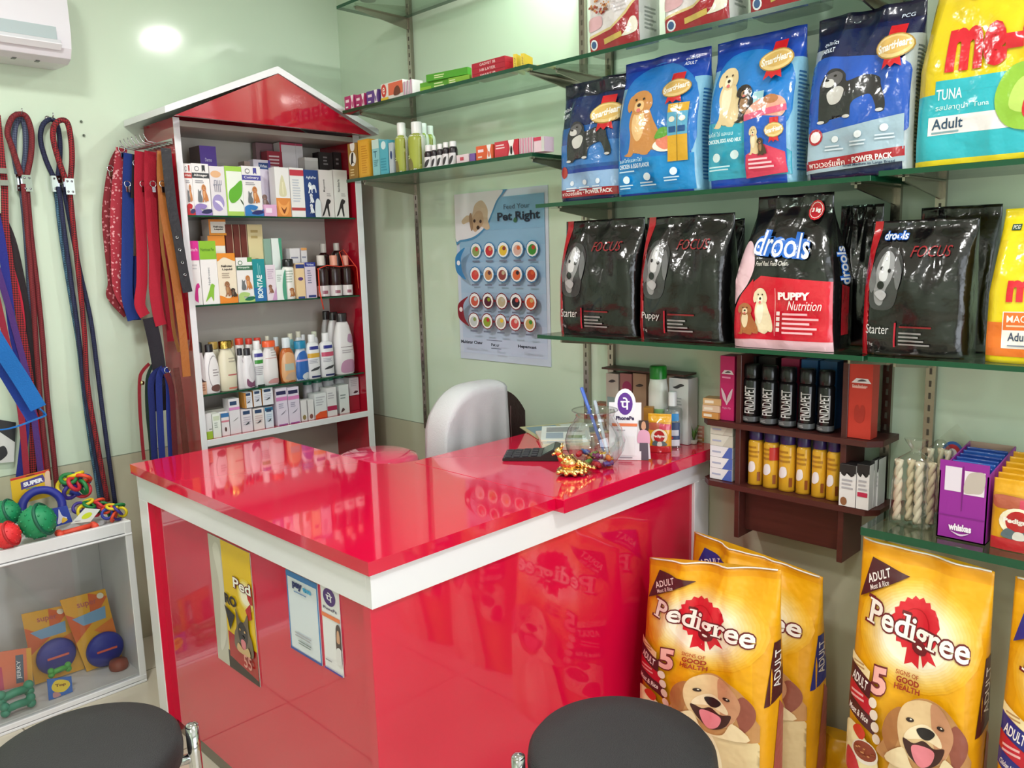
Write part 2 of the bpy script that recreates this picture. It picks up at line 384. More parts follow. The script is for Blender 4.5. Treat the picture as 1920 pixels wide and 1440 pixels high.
# ================================================================== glass wall shelving
STEEL = M('A9A096', 'metal')
def upright(y, z0, z1, lab):
    t = MB(); x = XW
    t.box(x-.016, y-.012, z0, x-.001, y+.012, z1, STEEL)
    z = z0+.03
    while z < z1-.03: t.box(x-.0165, y-.003, z, x-.016, y+.003, z+.016, M('4A4238', 'card')); z += .032
    o = t.build('shelf_upright', loc=(0, 0, 0)); return tag(o, lab, 'upright', 'slotted steel uprights on the right wall')
upright(2.757, .755, 2.7, 'slotted steel wall upright beside the red cabinet')
upright(1.837, .755, 2.7, 'slotted steel wall upright just right of the pet food poster')
upright(1.727, .755, 2.7, 'slotted steel wall upright at the left end of the dog food shelves')
upright(.797, .755, 2.7, 'slotted steel wall upright right of the brown rack')
upright(.690, .755, 2.7, 'slotted steel wall upright behind the chew sticks')
SX = 1.94
def shelf(y0, y1, z, brs, lab, th=.012):
    t = thing('glass_shelf', lab, 'shelf', (SX, (y0+y1)/2, z), group=None)
    L = (-SX, -(y0+y1)/2, -z)
    o = MB().box(SX, y0, z-th, XW-.018, y1, z, GLASS(), side=GE).build('glass_pane', t, loc=L); bevel(o, .001, 1)
    for b in brs:
        q = MB(); zt = z-th-.0005
        q.prism([(XW-.016, zt), (SX+.03, zt), (SX+.03, zt-.012), (XW-.016, zt-.045)], b-.003, b+.003, STEEL, 'y')
        q.box(SX+.03, b-.012, zt-.003, XW-.016, b+.012, zt-.0002, STEEL)
        q.build('bracket', t, loc=L)
shelf(1.81, 2.84, 2.485, (2.757, 1.837), 'empty glass shelf at the very top beside the cabinet wall')
shelf(1.815, 2.84, 2.09, (2.757, 1.837), 'glass wall shelf with small pink, green, red and yellow boxes')
shelf(1.81, 2.84, 1.822, (2.757, 1.837), 'glass wall shelf with green spray bottles just above the cabinet side')
shelf(.752, 1.80, 2.078, (1.727, .797), 'glass shelf high up carrying white and red kibble bags')
shelf(.752, 1.80, 1.66, (1.727, .797), 'glass shelf carrying the row of blue dog food bags')
shelf(.752, 1.805, 1.243, (1.727, .797), 'glass shelf carrying three black dog food bags, above the brown rack')
shelf(-.5, .735, 1.668, (.690, -.4), 'glass shelf under the yellow cat food bag at the upper right')
shelf(-.5, .742, 1.243, (.690, -.4), 'glass shelf under the orange and yellow cat food bag')
shelf(-.5, .742, .824, (.690, -.4), 'low thick glass shelf with chew sticks and a purple carton', .02)
# ================================================================== printed pictures (shape lists on a unit square)
def dog_sit(body='C98A4B', light='E8BE84', nose='2A1B14', tongue='D8706C'):
    return [('s', [(.30, .70), (.22, .50), (.27, .30), (.22, .07), (.10, .02), (.30, 0), (.40, .12), (.52, .12), (.50, .02), (.70, 0), (.68, .08), (.95, .04), (1, .14), (.92, .34), (.78, .52), (.62, .72)], body),
            ('s', [(.32, .62), (.30, .40), (.42, .22), (.54, .30), (.58, .55), (.5, .68)], light),
            ('s', [(.20, .84), (.26, .96), (.42, 1), (.60, .96), (.66, .82), (.60, .70), (.44, .62), (.28, .68)], body),
            ('s', [(.17, .90), (.26, .93), (.28, .76), (.20, .68), (.13, .76)], body), ('s', [(.66, .92), (.58, .93), (.58, .76), (.68, .68), (.73, .78)], body),
            ('s', [(.34, .80), (.44, .84), (.54, .80), (.54, .70), (.44, .66), (.34, .70)], light),
            ('e', .44, .77, .045, .03, nose), ('e', .35, .86, .025, .02, nose), ('e', .53, .86, .025, .02, nose), ('e', .44, .69, .05, .03, tongue)]
def dog_stand(body='2A2A2C', chest='C9C7C4', hi='5C5A5C'):
    return [('s', [(.12, .78), (.10, .62), (.18, .50), (.16, .30), (.08, .06), (.16, .02), (.24, .08), (.28, .30), (.40, .36), (.44, .10), (.52, .08), (.54, .30), (.62, .40), (.76, .44), (.84, .24), (.86, .12), (.95, .12), (.96, .30), (.90, .56), (.86, .72), (.70, .80), (.48, .72), (.44, .86), (.34, .98), (.22, .98)], body),
            ('s', [(.20, .56), (.34, .66), (.44, .58), (.38, .38), (.24, .36)], chest), ('s', [(.16, .84), (.30, .94), (.40, .86), (.38, .72), (.24, .66)], hi),
            ('s', [(.17, .80), (.27, .80), (.29, .70), (.22, .66), (.15, .70)], chest), ('e', .2, .79, .03, .02, '101012'), ('e', .3, .86, .02, .02, '101012'),
            ('e', .12, .05, .05, .03, chest), ('e', .48, .1, .05, .03, chest), ('e', .9, .14, .05, .03, chest)]
def dog_face(a='D9B98A', b='B98652', c='8C4A3A', m='3A1714'):
    """smiling retriever head"""
    return [('s', [(.02, .02), (.05, .3), (.14, .62), (.3, .9), (.5, 1), (.74, .92), (.9, .7), (.97, .4), (1, .02)], b),
            ('s', [(.08, .20), (.02, .40), (.08, .66), (.22, .80), (.28, .60), (.22, .34), (.16, .14)], 'A66E3E'),
            ('s', [(.86, .16), (.96, .38), (.95, .62), (.84, .78), (.76, .6), (.8, .36)], c),
            ('s', [(.2, .6), (.26, .86), (.46, .97), (.66, .92), (.8, .7), (.8, .44), (.7, .2), (.46, .12), (.28, .26)], a),
            ('s', [(.55, .94), (.7, .9), (.82, .66), (.8, .42), (.68, .2), (.6, .5)], 'C08A66'),
            ('s', [(.34, .56), (.5, .66), (.66, .56), (.7, .42), (.5, .46), (.3, .42)], 'E6D2AE'),
            ('s', [(.28, .42), (.4, .38), (.5, .44), (.62, .38), (.74, .42), (.68, .2), (.52, .08), (.36, .2)], m),
            ('s', [(.38, .34), (.5, .37), (.63, .33), (.6, .16), (.5, .08), (.42, .16)], 'DE7F8A'),
            ('s', [(.42, .58), (.52, .62), (.62, .58), (.58, .49), (.52, .46), (.46, .49)], '1C1416'),
            ('e', .34, .68, .045, .03, '2A1710'), ('e', .68, .68, .045, .03, '2A1710'), ('e', .35, .69, .012, .01, 'E8E0D0'), ('e', .69, .69, .012, .01, 'E8E0D0'),
            ('s', [(.28, .3), (.4, .06), (.5, 0), (.66, .06), (.76, .3), (.9, .02), (.1, .02)], 'E2CDA4')]
def dog_bw():
    return [('s', [(.1, .0), (.02, .35), (.05, .7), (.3, 1), (.7, .98), (.95, .75), (.9, .4), (.7, .0)], '3A3A3C'),
            ('s', [(.2, .1), (.16, .45), (.26, .8), (.5, .95), (.7, .8), (.66, .5), (.5, .3), (.4, .05)], '8D8D90'),
            ('s', [(.3, .5), (.38, .85), (.52, .92), (.56, .7), (.5, .46)], 'C9C9CC'), ('s', [(.1, .7), (.0, .4), (.1, .25), (.22, .45)], '6A6A6D'), ('s', [(.74, .85), (.95, .6), (.86, .3), (.74, .5)], '6A6A6D'),
            ('e', .36, .38, .1, .07, '141416'), ('e', .36, .66, .045, .035, '101012'), ('e', .58, .62, .045, .035, '101012'), ('s', [(.2, .24), (.38, .3), (.54, .22), (.4, .12)], 'AEAEB2')]
def cat_sit(a='EFEAE0', b='C98A50'):
    return [('s', [(.3, .6), (.14, .4), (.06, .12), (.2, 0), (.5, .04), (.72, 0), (.8, .2), (.86, .45), (.8, .62)], a),
            ('s', [(.34, .72), (.36, .98), (.48, .88), (.68, .88), (.82, .98), (.86, .72), (.74, .56), (.46, .56)], a), ('s', [(.4, .82), (.5, .9), (.66, .9), (.76, .82), (.6, .76)], b),
            ('e', .5, .74, .035, .02, '2A3A2A'), ('e', .7, .74, .035, .02, '2A3A2A'), ('e', .6, .67, .03, .015, 'B86A60')]
def small_pair(): return inbox([('s', [(.2, .6), (.1, .2), (.2, 0), (.8, 0), (.9, .3), (.7, .6), (.8, .9), (.5, .8), (.25, .95)], '6A6E72')], 0, 0, .5, .75)+inbox(dog_sit('C07A44', 'D9A070'), .35, 0, 1, 1)
def swirl(c1, c2): return [('s', [(0, 0), (0, .7), (.3, .95), (.7, .8), (.55, .5), (.3, .55), (.45, .3), (.8, .35), (1, .6), (1, 0)], c1), ('s', [(.35, .2), (.55, .45), (.9, .5), (1, .3), (.7, .12)], c2)]
def rosette(c='D01F2E'):
    pts = [(.5+(.46 if i % 2 else .41)*cos(2*pi*i/40), .6+(.40 if i % 2 else .355)*sin(2*pi*i/40)) for i in range(40)]
    return [('p', [(.38, .3), (.36, .02), (.5, .08), (.64, .02), (.62, .3)], c), ('p', [(.62, .34), (.72, .06), (.8, .18), (.96, .14), (.76, .4)], c), ('p', pts, c), ('e', .5, .6, .27, .235, 'B8131F'), ('e', .5, .6, .25, .22, c)]
def kibble(c='A8663A', n=26, seed=1):
    rd = random.Random(seed); o = []
    for i in range(n):
        a = rd.random()*6.28; r = rd.random()**.5*.45; o.append(('e', .5+r*cos(a), .4+r*.7*sin(a), .06, .05, [c, 'C98A58', '8C4E2A'][i % 3]))
    return o
def white_glow(cx, cy, rx, ry, base, steps=10, to='F3EAD0'):
    b = rgb255(base); t = rgb255(to); o = []
    for i in range(steps):
        k = (i+1)/steps; c = ''.join('%02X' % int(b[j]+(t[j]-b[j])*k) for j in range(3)); q = 1.15-.55*k
        o.append(('e', cx, cy, rx*q, ry*q, c))
    return o
def rgb255(h): return tuple(int(h[i:i+2], 16) for i in (0, 2, 4))
def outline_t(s, x0, y0, x1, y1, c, oc, ob=.07, b=.02, **k):
    return [('t', s, x0-.006, y0-.006, x1+.006, y1+.006, oc, dict(bold=ob, **k)), ('t', s, x0, y0, x1, y1, c, dict(bold=b, **k))]
def shop_heart(x0, y0, x1, y1):    # golden oval on a red ribbon
    return inbox([('r', .28, .72, .72, 1, 'C8141F'), ('p', [(.3, .3), (.24, .0), (.4, .1), (.5, .02), (.6, .1), (.78, .02), (.7, .3)], 'C8141F'),
                  ('e', .5, .5, .5, .3, 'A8843C'), ('e', .5, .5, .47, .27, 'E4C685'), ('e', .5, .52, .4, .2, 'D6AE62'),
                  ('t', 'SmartHeart', .08, .42, .92, .62, 'F6F2EA', dict(bold=.03, rot=8, A=.9))], x0, y0, x1, y1)

# ================================================================== a stuffed bag with a front print
class Bag:
    def __init__(s, w, h, d, seal=.05, top=.02, slope=0, n0=6, pinch=.04, seed=1, wr=.005, belly=.0, wtop=1.0, fold=0):
        s.__dict__.update(w=w, h=h, d=d, seal=seal, top=top, slope=slope, n0=n0, pinch=pinch, wr=wr, belly=belly, wtop=wtop, fold=fold)
        r = random.Random(seed); s.ph = [r.random()*6.28 for _ in range(8)]
    def dims(s, v):
        k = min(1, max(0, v)); body = 1-s.seal
        t = max(0, (k-.45)/(body-.45)) if k > .45 else 0; t = min(1, t)
        D = s.d*((.86+.14*min(1, k/.12))*(1-t**2.2)+s.top*t**2.2)
        W = s.w*((1-s.pinch*sin(pi*min(1, k/body))*1.0)+(s.wtop-1)*t)
        n = s.n0*(1-t)+2.1*t
        return W/2, D/2, n
    def disp(s, u, v):
        p = s.ph; e = max(0, 1-abs(u)**3)*min(1, v*8)
        a = s.wr*(sin(5*u+p[0]+6*v)*.5+sin(9*u-8*v+p[1])*.35+sin(3*u+14*v+p[2])*.3+sin(17*v+4*u+p[3])*.15)*(.35+.9*v)
        if s.fold:   # V-shaped creases hanging from the top
            for c, q in ((-.35, 1), (.3, .8)):
                dd = abs(u-c)*.9-(1-v)*.55; a -= s.fold*q*math.exp(-(dd/.1)**2)*max(0, v-.35)
        return a*e-s.belly*e*math.exp(-((v-.35)/.3)**2)
    def height(s, u, v): return s.h*v*(1+s.slope*u*v)
    def front(s, u01, v, L=0):
        u = (u01-.5)*1.92; W, D, n = s.dims(v)
        y = -D*(1-min(1, abs(u))**n)**(1/n)+s.disp(u, v)
        return Vector((W*u, y-L-.0004, s.height(u, v)))
    def sidep(s, q, v, L=0):
        W, D, n = s.dims(v); t = (q-.5)*1.8
        return Vector((W*(1-abs(t)**n)**(1/n)+L+.0005, D*t, s.height(1, v)))
    def mesh(s, base, side, art, sart=None, k='foil', topcol=None, bottom=None, g=.045, edge=None):
        mb = MB(); NF, NS, NB, NV = max(30, int(s.w/.0065)), 6, 10, max(40, int(s.h/.011)); NA = NF+2*NS+NB; vs = []
        for j in range(NV+1):
            v = j/NV; W, D, n = s.dims(v); c0 = .5**(1/n)
            for i in range(NA):
                if i < NF: u = -c0+2*c0*(i+.5)/NF; y = -(1-abs(u)**n)**(1/n)
                elif i < NF+NS: y = -c0+2*c0*(i-NF+.5)/NS; u = (1-abs(y)**n)**(1/n)
                elif i < NF+NS+NB: u = c0-2*c0*(i-NF-NS+.5)/NB; y = (1-abs(u)**n)**(1/n)
                else: y = c0-2*c0*(i-NF-NS-NB+.5)/NS; u = -(1-abs(y)**n)**(1/n)
                vs.append((W*u, y*D+(s.disp(u, v) if y < 0 else 0), s.height(u, v)))
        fb = []; fs_ = []; ft = []; fe = []
        for j in range(NV):
            for i in range(NA):
                f = (j*NA+i, j*NA+(i+1) % NA, (j+1)*NA+(i+1) % NA, (j+1)*NA+i); v = (j+.5)/NV
                sd = NF-1 <= i < NF+NS or i >= NF+NS+NB-1
                if topcol and v > 1-s.seal*1.2: ft.append(f)
                elif sd and v < .8: fs_.append(f)
                elif edge and i < 2: fe.append(f)
                else: fb.append(f)
        for lst, c in ((fb, base), (fs_, side), (ft, topcol or base), (fe, edge or base)):
            if lst:
                i = mb.mat(M(c, k))
                if not mb.v: mb.v = list(vs)
                for f in lst: mb.f.append(f); mb.mi.append(i); mb.sm.append(True)
        mb.f.append(tuple(range(NA))[::-1]); mb.mi.append(0); mb.sm.append(False)
        mb.f.append(tuple(NV*NA+i for i in range(NA))); mb.mi.append(0); mb.sm.append(False)
        mb.art(s.front, art, k, (g, g*s.w/s.h), True)
        if sart: mb.art(s.sidep, sart, k, (.2, g*s.w/s.h), True)
        return mb
# ================================================================== bags on the right-hand shelves
def put_bag(bag, mb, label, loc, rz=RZ, lean=0, group=None, cat='pet food bag', name='pet_food_bag'):
    o = mb.build(name, loc=loc, rot=(0, 0, 0)); o.rotation_euler = Euler((lean, 0, rz), 'XYZ')
    return tag(o, label, cat, group)
def on_shelf(xl_, xr_, yt, X, z, d, lean=0):
    """front lower edge between picture columns on the plane x = X: returns width, height, centre"""
    a, b = yr(xl_, X, z), yr(xr_, X, z); y = (a+b)/2
    return a-b, min(.362 if X > 2.107 else .345 if X > 2.05 else 9, zz(yt, X+d/2, y)-z, {Z3: .392, Z2: .384, 1.668: .5, Z1: .5}.get(z, 9)), Vector((X+d/2, y, z+.0008))
GB = 'printed dog food bags on the wall shelves'
Z2, Z3, Z1 = 1.66, 1.243, 2.078
# --- black dog food bags (shelf above the brown rack)
def focus_art(word, name='FOCUS', dr=False):
    a = [('p', [(.0, .0), (.07, .0), (.04, .5), (.075, .78), (.11, 1), (.02, 1), (0, .8)], 'B01320')]
    a += inbox(dog_bw(), .06, .36, .42, .8)
    a += [('t', name, .46, .73, .84, .81, '8E1620', dict(shear=.25, bold=0)), ('t', word, .06, .165, .30, .235, 'C9C7C6', dict(bold=0)), ('r', .35, .07, .368, .25, 'B01830'),
          ('r', .40, .215, .72, .228, '7A1A20'), ('l', .40, .08, .72, .19, 4, '8F8B8B'), ('t', '7 kg', .08, .07, .14, .1, 'A9A7A6')]
    if dr: a += outline_t('drools', .16, .86, .40, .92, 'F2F5FA', '1F5FC0', .09)
    return a
def black_bag(xl_, xr_, yt, X, word, lab, seed, d=.13, dr=False, art=True, z=Z3):
    w_, h_, c = on_shelf(xl_, xr_, yt, X, z, d)
    b = Bag(w_, h_, d, seal=.06, seed=seed, pinch=.02, wr=.006, fold=.012, n0=5, top=.12)
    return put_bag(b, b.mesh('0E0D0E', '0B0B0C', focus_art(word, dr=dr) if art else [('r', .0, .02, .03, .96, '5A1016')], k='foil', g=.05), lab, c, lean=0, group=GB)
black_bag(1041, 1186, 412, 1.965, 'Starter', 'black dog food bag marked Starter, leftmost on its shelf', 11)
black_bag(1190, 1352, 404, 1.965, 'Puppy', 'black dog food bag marked Puppy, with a grey dog face and red left edge', 12)
black_bag(1606, 1806, 412, 1.965, 'Starter', 'black bag marked Starter with small blue brand word, right of the crimson puppy bag', 13, dr=True)
black_bag(1240, 1375, 392, 2.105, '', 'plain black bag standing behind the bag marked Puppy', 14, art=False, d=.11)
black_bag(1085, 1200, 408, 2.105, '', 'plain black bag standing behind the leftmost Starter bag', 24, art=False, d=.11)
black_bag(1700, 1850, 382, 2.105, '', 'plain black bag behind the right Starter bag, next to orange cat food', 15, art=False, d=.11)
# --- drools
w_, h_, c = on_shelf(1366, 1560, 352, 1.955, Z3, .15)
b = Bag(w_, h_, .15, seal=.09, seed=21, pinch=.03, wtop=.72, wr=.006, fold=.008, top=.08, n0=6)
a = [('p', [(0, .0), (1, .0), (1, .07), (0, .06)], 'E3B9C4'), ('p', [(.0, .06), (1, .06), (1, .44), (.3, .48), (.22, .44), (.0, .2)], 'D0152F'),
     ('s', [(0, .3), (.06, .34), (.17, .44), (.21, .56), (.14, .68), (.04, .7), (.0, .55)], 'E7C3CE'), ('p', [(0, .05), (.2, .06), (.22, .46), (.1, .36), (0, .24)], 'D0152F')]
a += inbox(dog_sit('EADBB8', 'F5EBD2'), .2, .1, .44, .4)+inbox(dog_sit('A8663A', 'E6D2AE'), .04, .09, .3, .3)
a += outline_t('drools', .18, .60, .82, .76, 'F4F6FA', '1F66C8', .15, .005, rot=-5, A=.7)
a += [('t', 'Feed Real. Feed Clean.', .24, .545, .6, .575, 'CFCBC4', dict(shear=.2)), ('t', 'PUPPY', .50, .325, .82, .375, 'F8ECEC', dict(bold=.05)),
      ('t', 'Nutrition', .60, .26, .93, .32, 'F8ECEC', dict(shear=.35, bold=0)), ('r', .47, .09, .474, .40, 'F0C8CC'),
      ('l', .55, .1, .95, .25, 5, 'F0B9C2')]+[('r', .49, .12+.035*i, .525, .145+.035*i, 'F6E9E9') for i in range(4)]
a += [('e', .84, .89, .1, .065, 'C8202C'), ('e', .84, .89, .085, .053, 'F2E8E6'), ('e', .84, .89, .078, .048, 'C8202C'), ('t', '3 kg', .78, .87, .9, .905, 'F8F0EE', dict(bold=.05))]
sa = outline_t('drools', .1, .475, .9, .6, 'F4F6FA', '1F66C8', .12, .02, rot=90, A=.3)+[('p', [(.3, .1), (.62, .1), (.66, .4), (.34, .42)], 'A01624')]
put_bag(b, b.mesh('0D0D0E', '0E0E0F', a, sa, g=.045, topcol='101011'), 'black and crimson puppy food bag with a blue and white cartoon-lettered brand word', c, group=GB)
black_bag(1555, 1634, 350, 2.112, '', 'black bag with a thin red line behind the right side of the crimson puppy bag', 25, art=False, d=.09)
# --- yellow and orange cat food, low
w_, h_, c = on_shelf(1836, 2056, 388, 1.955, Z3, .14)
b = Bag(w_, h_, .12, seal=.04, seed=31, pinch=.01, wtop=.86, wr=.006, n0=6, top=.12)
a = [('r', 0, .045, 1, .27, 'E8782A'), ('r', .16, .1, 1, .34, 'F3EEE8'), ('r', .17, .22, 1, .335, 'E87028'), ('t', 'MACKEREL', .2, .27, .62, .315, 'F6EADC'),
     ('l', .2, .235, .6, .26, 1, 'F6D2B0'), ('t', 'Adult', .22, .15, .42, .205, '33415F'), ('l', .22, .11, .7, .13, 1, '8A8FA0'), ('r', .1, .86, .2, .9, '2F4A3A'), ('t', 'PCG', .115, .868, .185, .892, 'E8E8E0')]
a += [('t', 'me-O', .18, .40, .95, .60, 'D4182E', dict(bold=.05))]+inbox(cat_sit(), .3, .56, .7, .95)
put_bag(b, b.mesh('EAD21A', 'E0C41A', a, g=.05, topcol='E4CC1C'), 'yellow and orange mackerel cat food bag at the right frame edge', c, group='yellow cat food bags')
# --- yellow and turquoise cat food, high
w_, h_, c = on_shelf(1712, 1990, -6, 1.955, 1.668, .14)
b = Bag(w_*1.06, .45, .15, seal=.04, seed=32, pinch=.02, wtop=.8, wr=.007, n0=5)
a = [('r', 0, .025, 1, .33, '2FB0BE'), ('r', .14, .33, 1, .39, '2FB0BE'), ('r', .1, .14, .86, .225, 'E9E6E6'), ('t', 'TUNA', .15, .3, .33, .35, 'D8F0EE'), ('t', 'รสปลาทูน่า  Tuna', .15, .245, .52, .28, 'C0E6E4'),
     ('t', 'Adult', .13, .165, .35, .215, '2E4A66'), ('l', .13, .142, .44, .16, 1, '7FA0A8'), ('r', 0, .0, 1, .025, 'E0CC20')]
a += [('s', [(.58, .2), (.56, .3), (.64, .4), (.78, .42), (.92, .38), (1, .3), (1, .12), (.7, .13)], '8DBB3C'), ('s', [(.66, .22), (.7, .34), (.86, .36), (.9, .2)], 'B8D468'), ('s', [(.74, .2), (.78, .3), (.9, .34), (1, .33), (1, .16), (.82, .15)], 'C9222E')]
a += [('t', 'me-O', .2, .42, 1.0, .70, 'CC1528', dict(bold=.05)), ('t', 'CAT FOOD', .56, .735, .9, .76, '6A5A10', dict(bold=.0, shear=.2))]
a += inbox(cat_sit(), .28, .74, .66, 1.0)+[('e', .78, .83, .02, .012, '8A5A20'), ('e', .88, .86, .02, .012, '8A5A20'), ('e', .84, .8, .02, .012, '8A5A20')]
put_bag(b, b.mesh('E0C60E', 'D0B810', a, g=.05), 'large yellow and turquoise tuna cat food bag at the upper right corner', c, lean=-.02, group='yellow cat food bags')
# --- blue bags, left to right
def pics(x, n=3, col='DCE8F0'):
    o = []
    for i in range(n): cx = x+i*(.9-x)/n+.06; o += [('e', cx, .155, .035, .022, col), ('l', cx-.1, .085, cx+.1, .125, 2, col)]
    return o
w_, h_, c = on_shelf(1043, 1158, 150, 1.985, Z2, .11)
b = Bag(w_, h_, .11, seal=.1, seed=41, pinch=.03, wr=.008, fold=.008, n0=4, top=.1)
a = [('r', 0, .27, 1, .62, '22559A'), ('r', .02, .3, 1, .48, '3A78BE'), ('r', 0, .1, 1, .27, '8FB2DA'), ('r', 0, .24, 1, .27, '1B3F9E'), ('r', 0, .04, 1, .105, 'A01626'),
     ('t', 'พาวเวอร์แพ็ค', .06, .055, .42, .09, 'F0DCDC'), ('t', '· POWER PACK', .45, .058, .92, .09, 'F4E8E8', dict(bold=.03)), ('e', .12, .25, .06, .05, 'A8302C')]
a += pics(.2, 3, 'DDE8F4')+inbox(dog_stand(), .12, .32, .95, .66)+shop_heart(.58, .55, 1.06, .84)+[('t', 'สุนัขโต', .05, .75, .26, .79, 'E4E8F0'), ('t', 'PUPPY', .05, .70, .24, .735, 'E4E8F0')]
put_bag(b, b.mesh('10204E', '0E1A3C', a, topcol='0C1226'), 'small dark blue bag with a black puppy at the left end of the blue bags', c, group=GB)
w_, h_, c = on_shelf(1150, 1308, 68, 1.965, Z2, .13)
b = Bag(w_, h_, .13, seal=.06, seed=42, pinch=.04, wr=.006, n0=6, belly=.01, top=.1)
a = [('s', [(.1, .25), (.1, .8), (.5, .95), (.95, .75), (.97, .3), (.6, .2)], '1C74C8'), ('r', .02, .02, .98, .27, '1488CE')]+inbox(dog_sit(), .08, .29, .62, .76)
a += [('e', .66, .34, .14, .045, 'E9E2D4'), ('s', [(.56, .36), (.62, .42), (.72, .4), (.78, .34), (.66, .31)], 'E0826A'), ('s', [(.54, .4), (.6, .46), (.7, .46), (.7, .41), (.6, .39)], '5DA038')]
a += [('r', .70, .22, .93, .62, 'D8A62C'), ('r', .70, .4, .93, .56, '5BA6C8'), ('r', .813, .22, .82, .62, '8A6A1C'), ('e', .755, .51, .035, .02, 'E8E0D0'), ('e', .875, .51, .035, .02, 'E8E0D0'), ('r', .72, .42, .8, .46, '1E4E8A'), ('r', .83, .42, .91, .46, '1E4E8A')]
a += shop_heart(.58, .62, .92, .84)+[('t', 'รสไก่และไข่', .08, .245, .4, .275, 'BFE2F4'), ('t', 'CHICKEN & EGG FLAVOR', .08, .2, .5, .232, 'D6EEFA', dict(bold=.03)), ('l', .08, .17, .4, .19, 1, 'BFE2F4')]
a += [('e', .18, .12, .045, .028, 'DCEFF8'), ('e', .46, .13, .045, .028, 'DCEFF8'), ('e', .78, .15, .045, .028, 'DCEFF8'), ('l', .08, .05, .3, .09, 2, 'BFE2F4'), ('l', .36, .06, .58, .1, 2, 'BFE2F4'), ('l', .66, .08, .9, .12, 2, 'BFE2F4'),
      ('t', 'สุนัขโต', .78, .92, .92, .945, 'E6EEF8'), ('t', 'ADULT', .79, .885, .91, .91, 'E6EEF8')]
put_bag(b, b.mesh('1446B0', '88BEDC', a, [('l', .2, .08, .8, .72, 26, '2A6AA8')], topcol='12309A'), 'bright blue bag with a sitting golden dog and two yellow sachets', c, group=GB)
w_, h_, c = on_shelf(1319, 1484, 46, 1.965, Z2, .13)
b = Bag(w_, h_, .13, seal=.06, seed=43, pinch=.03, wr=.006, n0=6, belly=.01, top=.1)
a = [('s', [(.1, .3), (.1, .8), (.5, .9), (.95, .75), (.97, .4), (.6, .3)], '1B7CCE'), ('p', [(.0, .06), (1, .06), (1, .2), (.62, .42), (.0, .44)], '38A8C4')]
a += inbox(dog_sit('E6CFA0', 'F2E4C4'), .06, .4, .48, .80)+inbox(dog_sit('2E2420', '9A7450'), .34, .42, .66, .66)
a += [('e', .62, .46, .12, .04, 'EFD9CC'), ('r', .6, .52, .72, .6, '9FD0DC'), ('s', [(.5, .46), (.64, .54), (.86, .56), (.96, .5), (.9, .42), (.6, .42)], 'E0A08C'), ('e', .8, .54, .08, .03, 'B4764A')]
a += [('p', [(.52, .06), (.98, .08), (.96, .42), (.5, .46)], '1F5CC0'), ('p', [(.52, .05), (.98, .07), (.96, .2), (.74, .26), (.53, .2)], 'D43A5A'), ('p', [(.5, .42), (.97, .46), (.96, .5), (.5, .46)], 'D85A7A')]
a += inbox(dog_sit('E6CFA0', 'F2E4C4'), .55, .2, .72, .38)+inbox(dog_sit('4A3A2A', '9A7450'), .66, .19, .78, .3)+shop_heart(.76, .26, .96, .42)+[('l', .58, .1, .9, .18, 3, 'F4C4CE')]
a += shop_heart(.62, .66, .98, .92)+[('t', 'รสไก่ ไข่ และนม', .08, .34, .4, .37, 'C8ECF2'), ('t', 'CHICKEN, EGG AND MILK', .08, .29, .5, .32, 'DDF4F8', dict(bold=.03)), ('e', .2, .2, .05, .03, 'D8F2F6'), ('e', .42, .21, .05, .03, 'D8F2F6'), ('l', .1, .11, .48, .15, 2, 'C0E8F0')]
put_bag(b, b.mesh('1448B4', '88BEDC', a, [('l', .2, .08, .8, .72, 26, '2A6AA8')], topcol='123CA6'), 'bright blue bag with a cream puppy, a black puppy and a pink sample pack', c, group=GB)
w_, h_, c = on_shelf(1502, 1702, -12, 1.955, Z2, .15)
b = Bag(w_, h_, .15, seal=.08, seed=44, pinch=.03, wr=.009, fold=.012, n0=6, top=.08)
a = [('s', [(.0, .3), (.0, .7), (.4, .72), (.98, .62), (.99, .25), (.5, .25)], '1D52B4')]
a += inbox(dog_stand(), .06, .33, .82, .66)+[('p', [(.02, .1), (.97, .14), (.97, .34), (.02, .27)], '9CB4C4'), ('p', [(.0, .06), (.98, .1), (.98, .155), (.0, .115)], 'A01626'), ('p', [(.0, .04), (.98, .07), (.98, .1), (.0, .06)], '9FB2BE'),
      ('t', 'พาวเวอร์แพ็ค', .05, .075, .42, .115, 'F0DCDC', dict(rot=1.5, A=.6)), ('t', '· POWER PACK', .46, .088, .88, .122, 'F6EAEA', dict(bold=.03, rot=1.5, A=.6)), ('t', 'Small Medium to Large Breed', .4, .062, .9, .082, '2A4060'),
      ('e', .11, .26, .075, .05, 'A8202C'), ('e', .11, .26, .055, .035, 'E8DCDC'), ('e', .32, .235, .035, .02, 'E6EEF4'), ('e', .55, .25, .04, .022, 'E6EEF4'), ('e', .8, .27, .04, .022, 'E6EEF4'), ('l', .22, .165, .42, .205, 2, 'D0DCE6'), ('l', .47, .18, .67, .22, 2, 'D0DCE6'), ('l', .72, .2, .92, .24, 2, 'D0DCE6')]
a += shop_heart(.66, .6, 1.0, .86)+[('t', 'สุนัขโต', .12, .8, .28, .835, 'DDE6F2'), ('t', 'ADULT', .12, .76, .26, .79, 'DDE6F2', dict(bold=.03)), ('t', 'PCG', .82, .9, .94, .925, 'C8D4E4')]
put_bag(b, b.mesh('101C48', 'A9B4B8', a, [('l', .2, .06, .8, .74, 30, '5A6A74')], topcol='0C1230'), 'big dark blue bag with a standing black and white dog', c, group=GB)
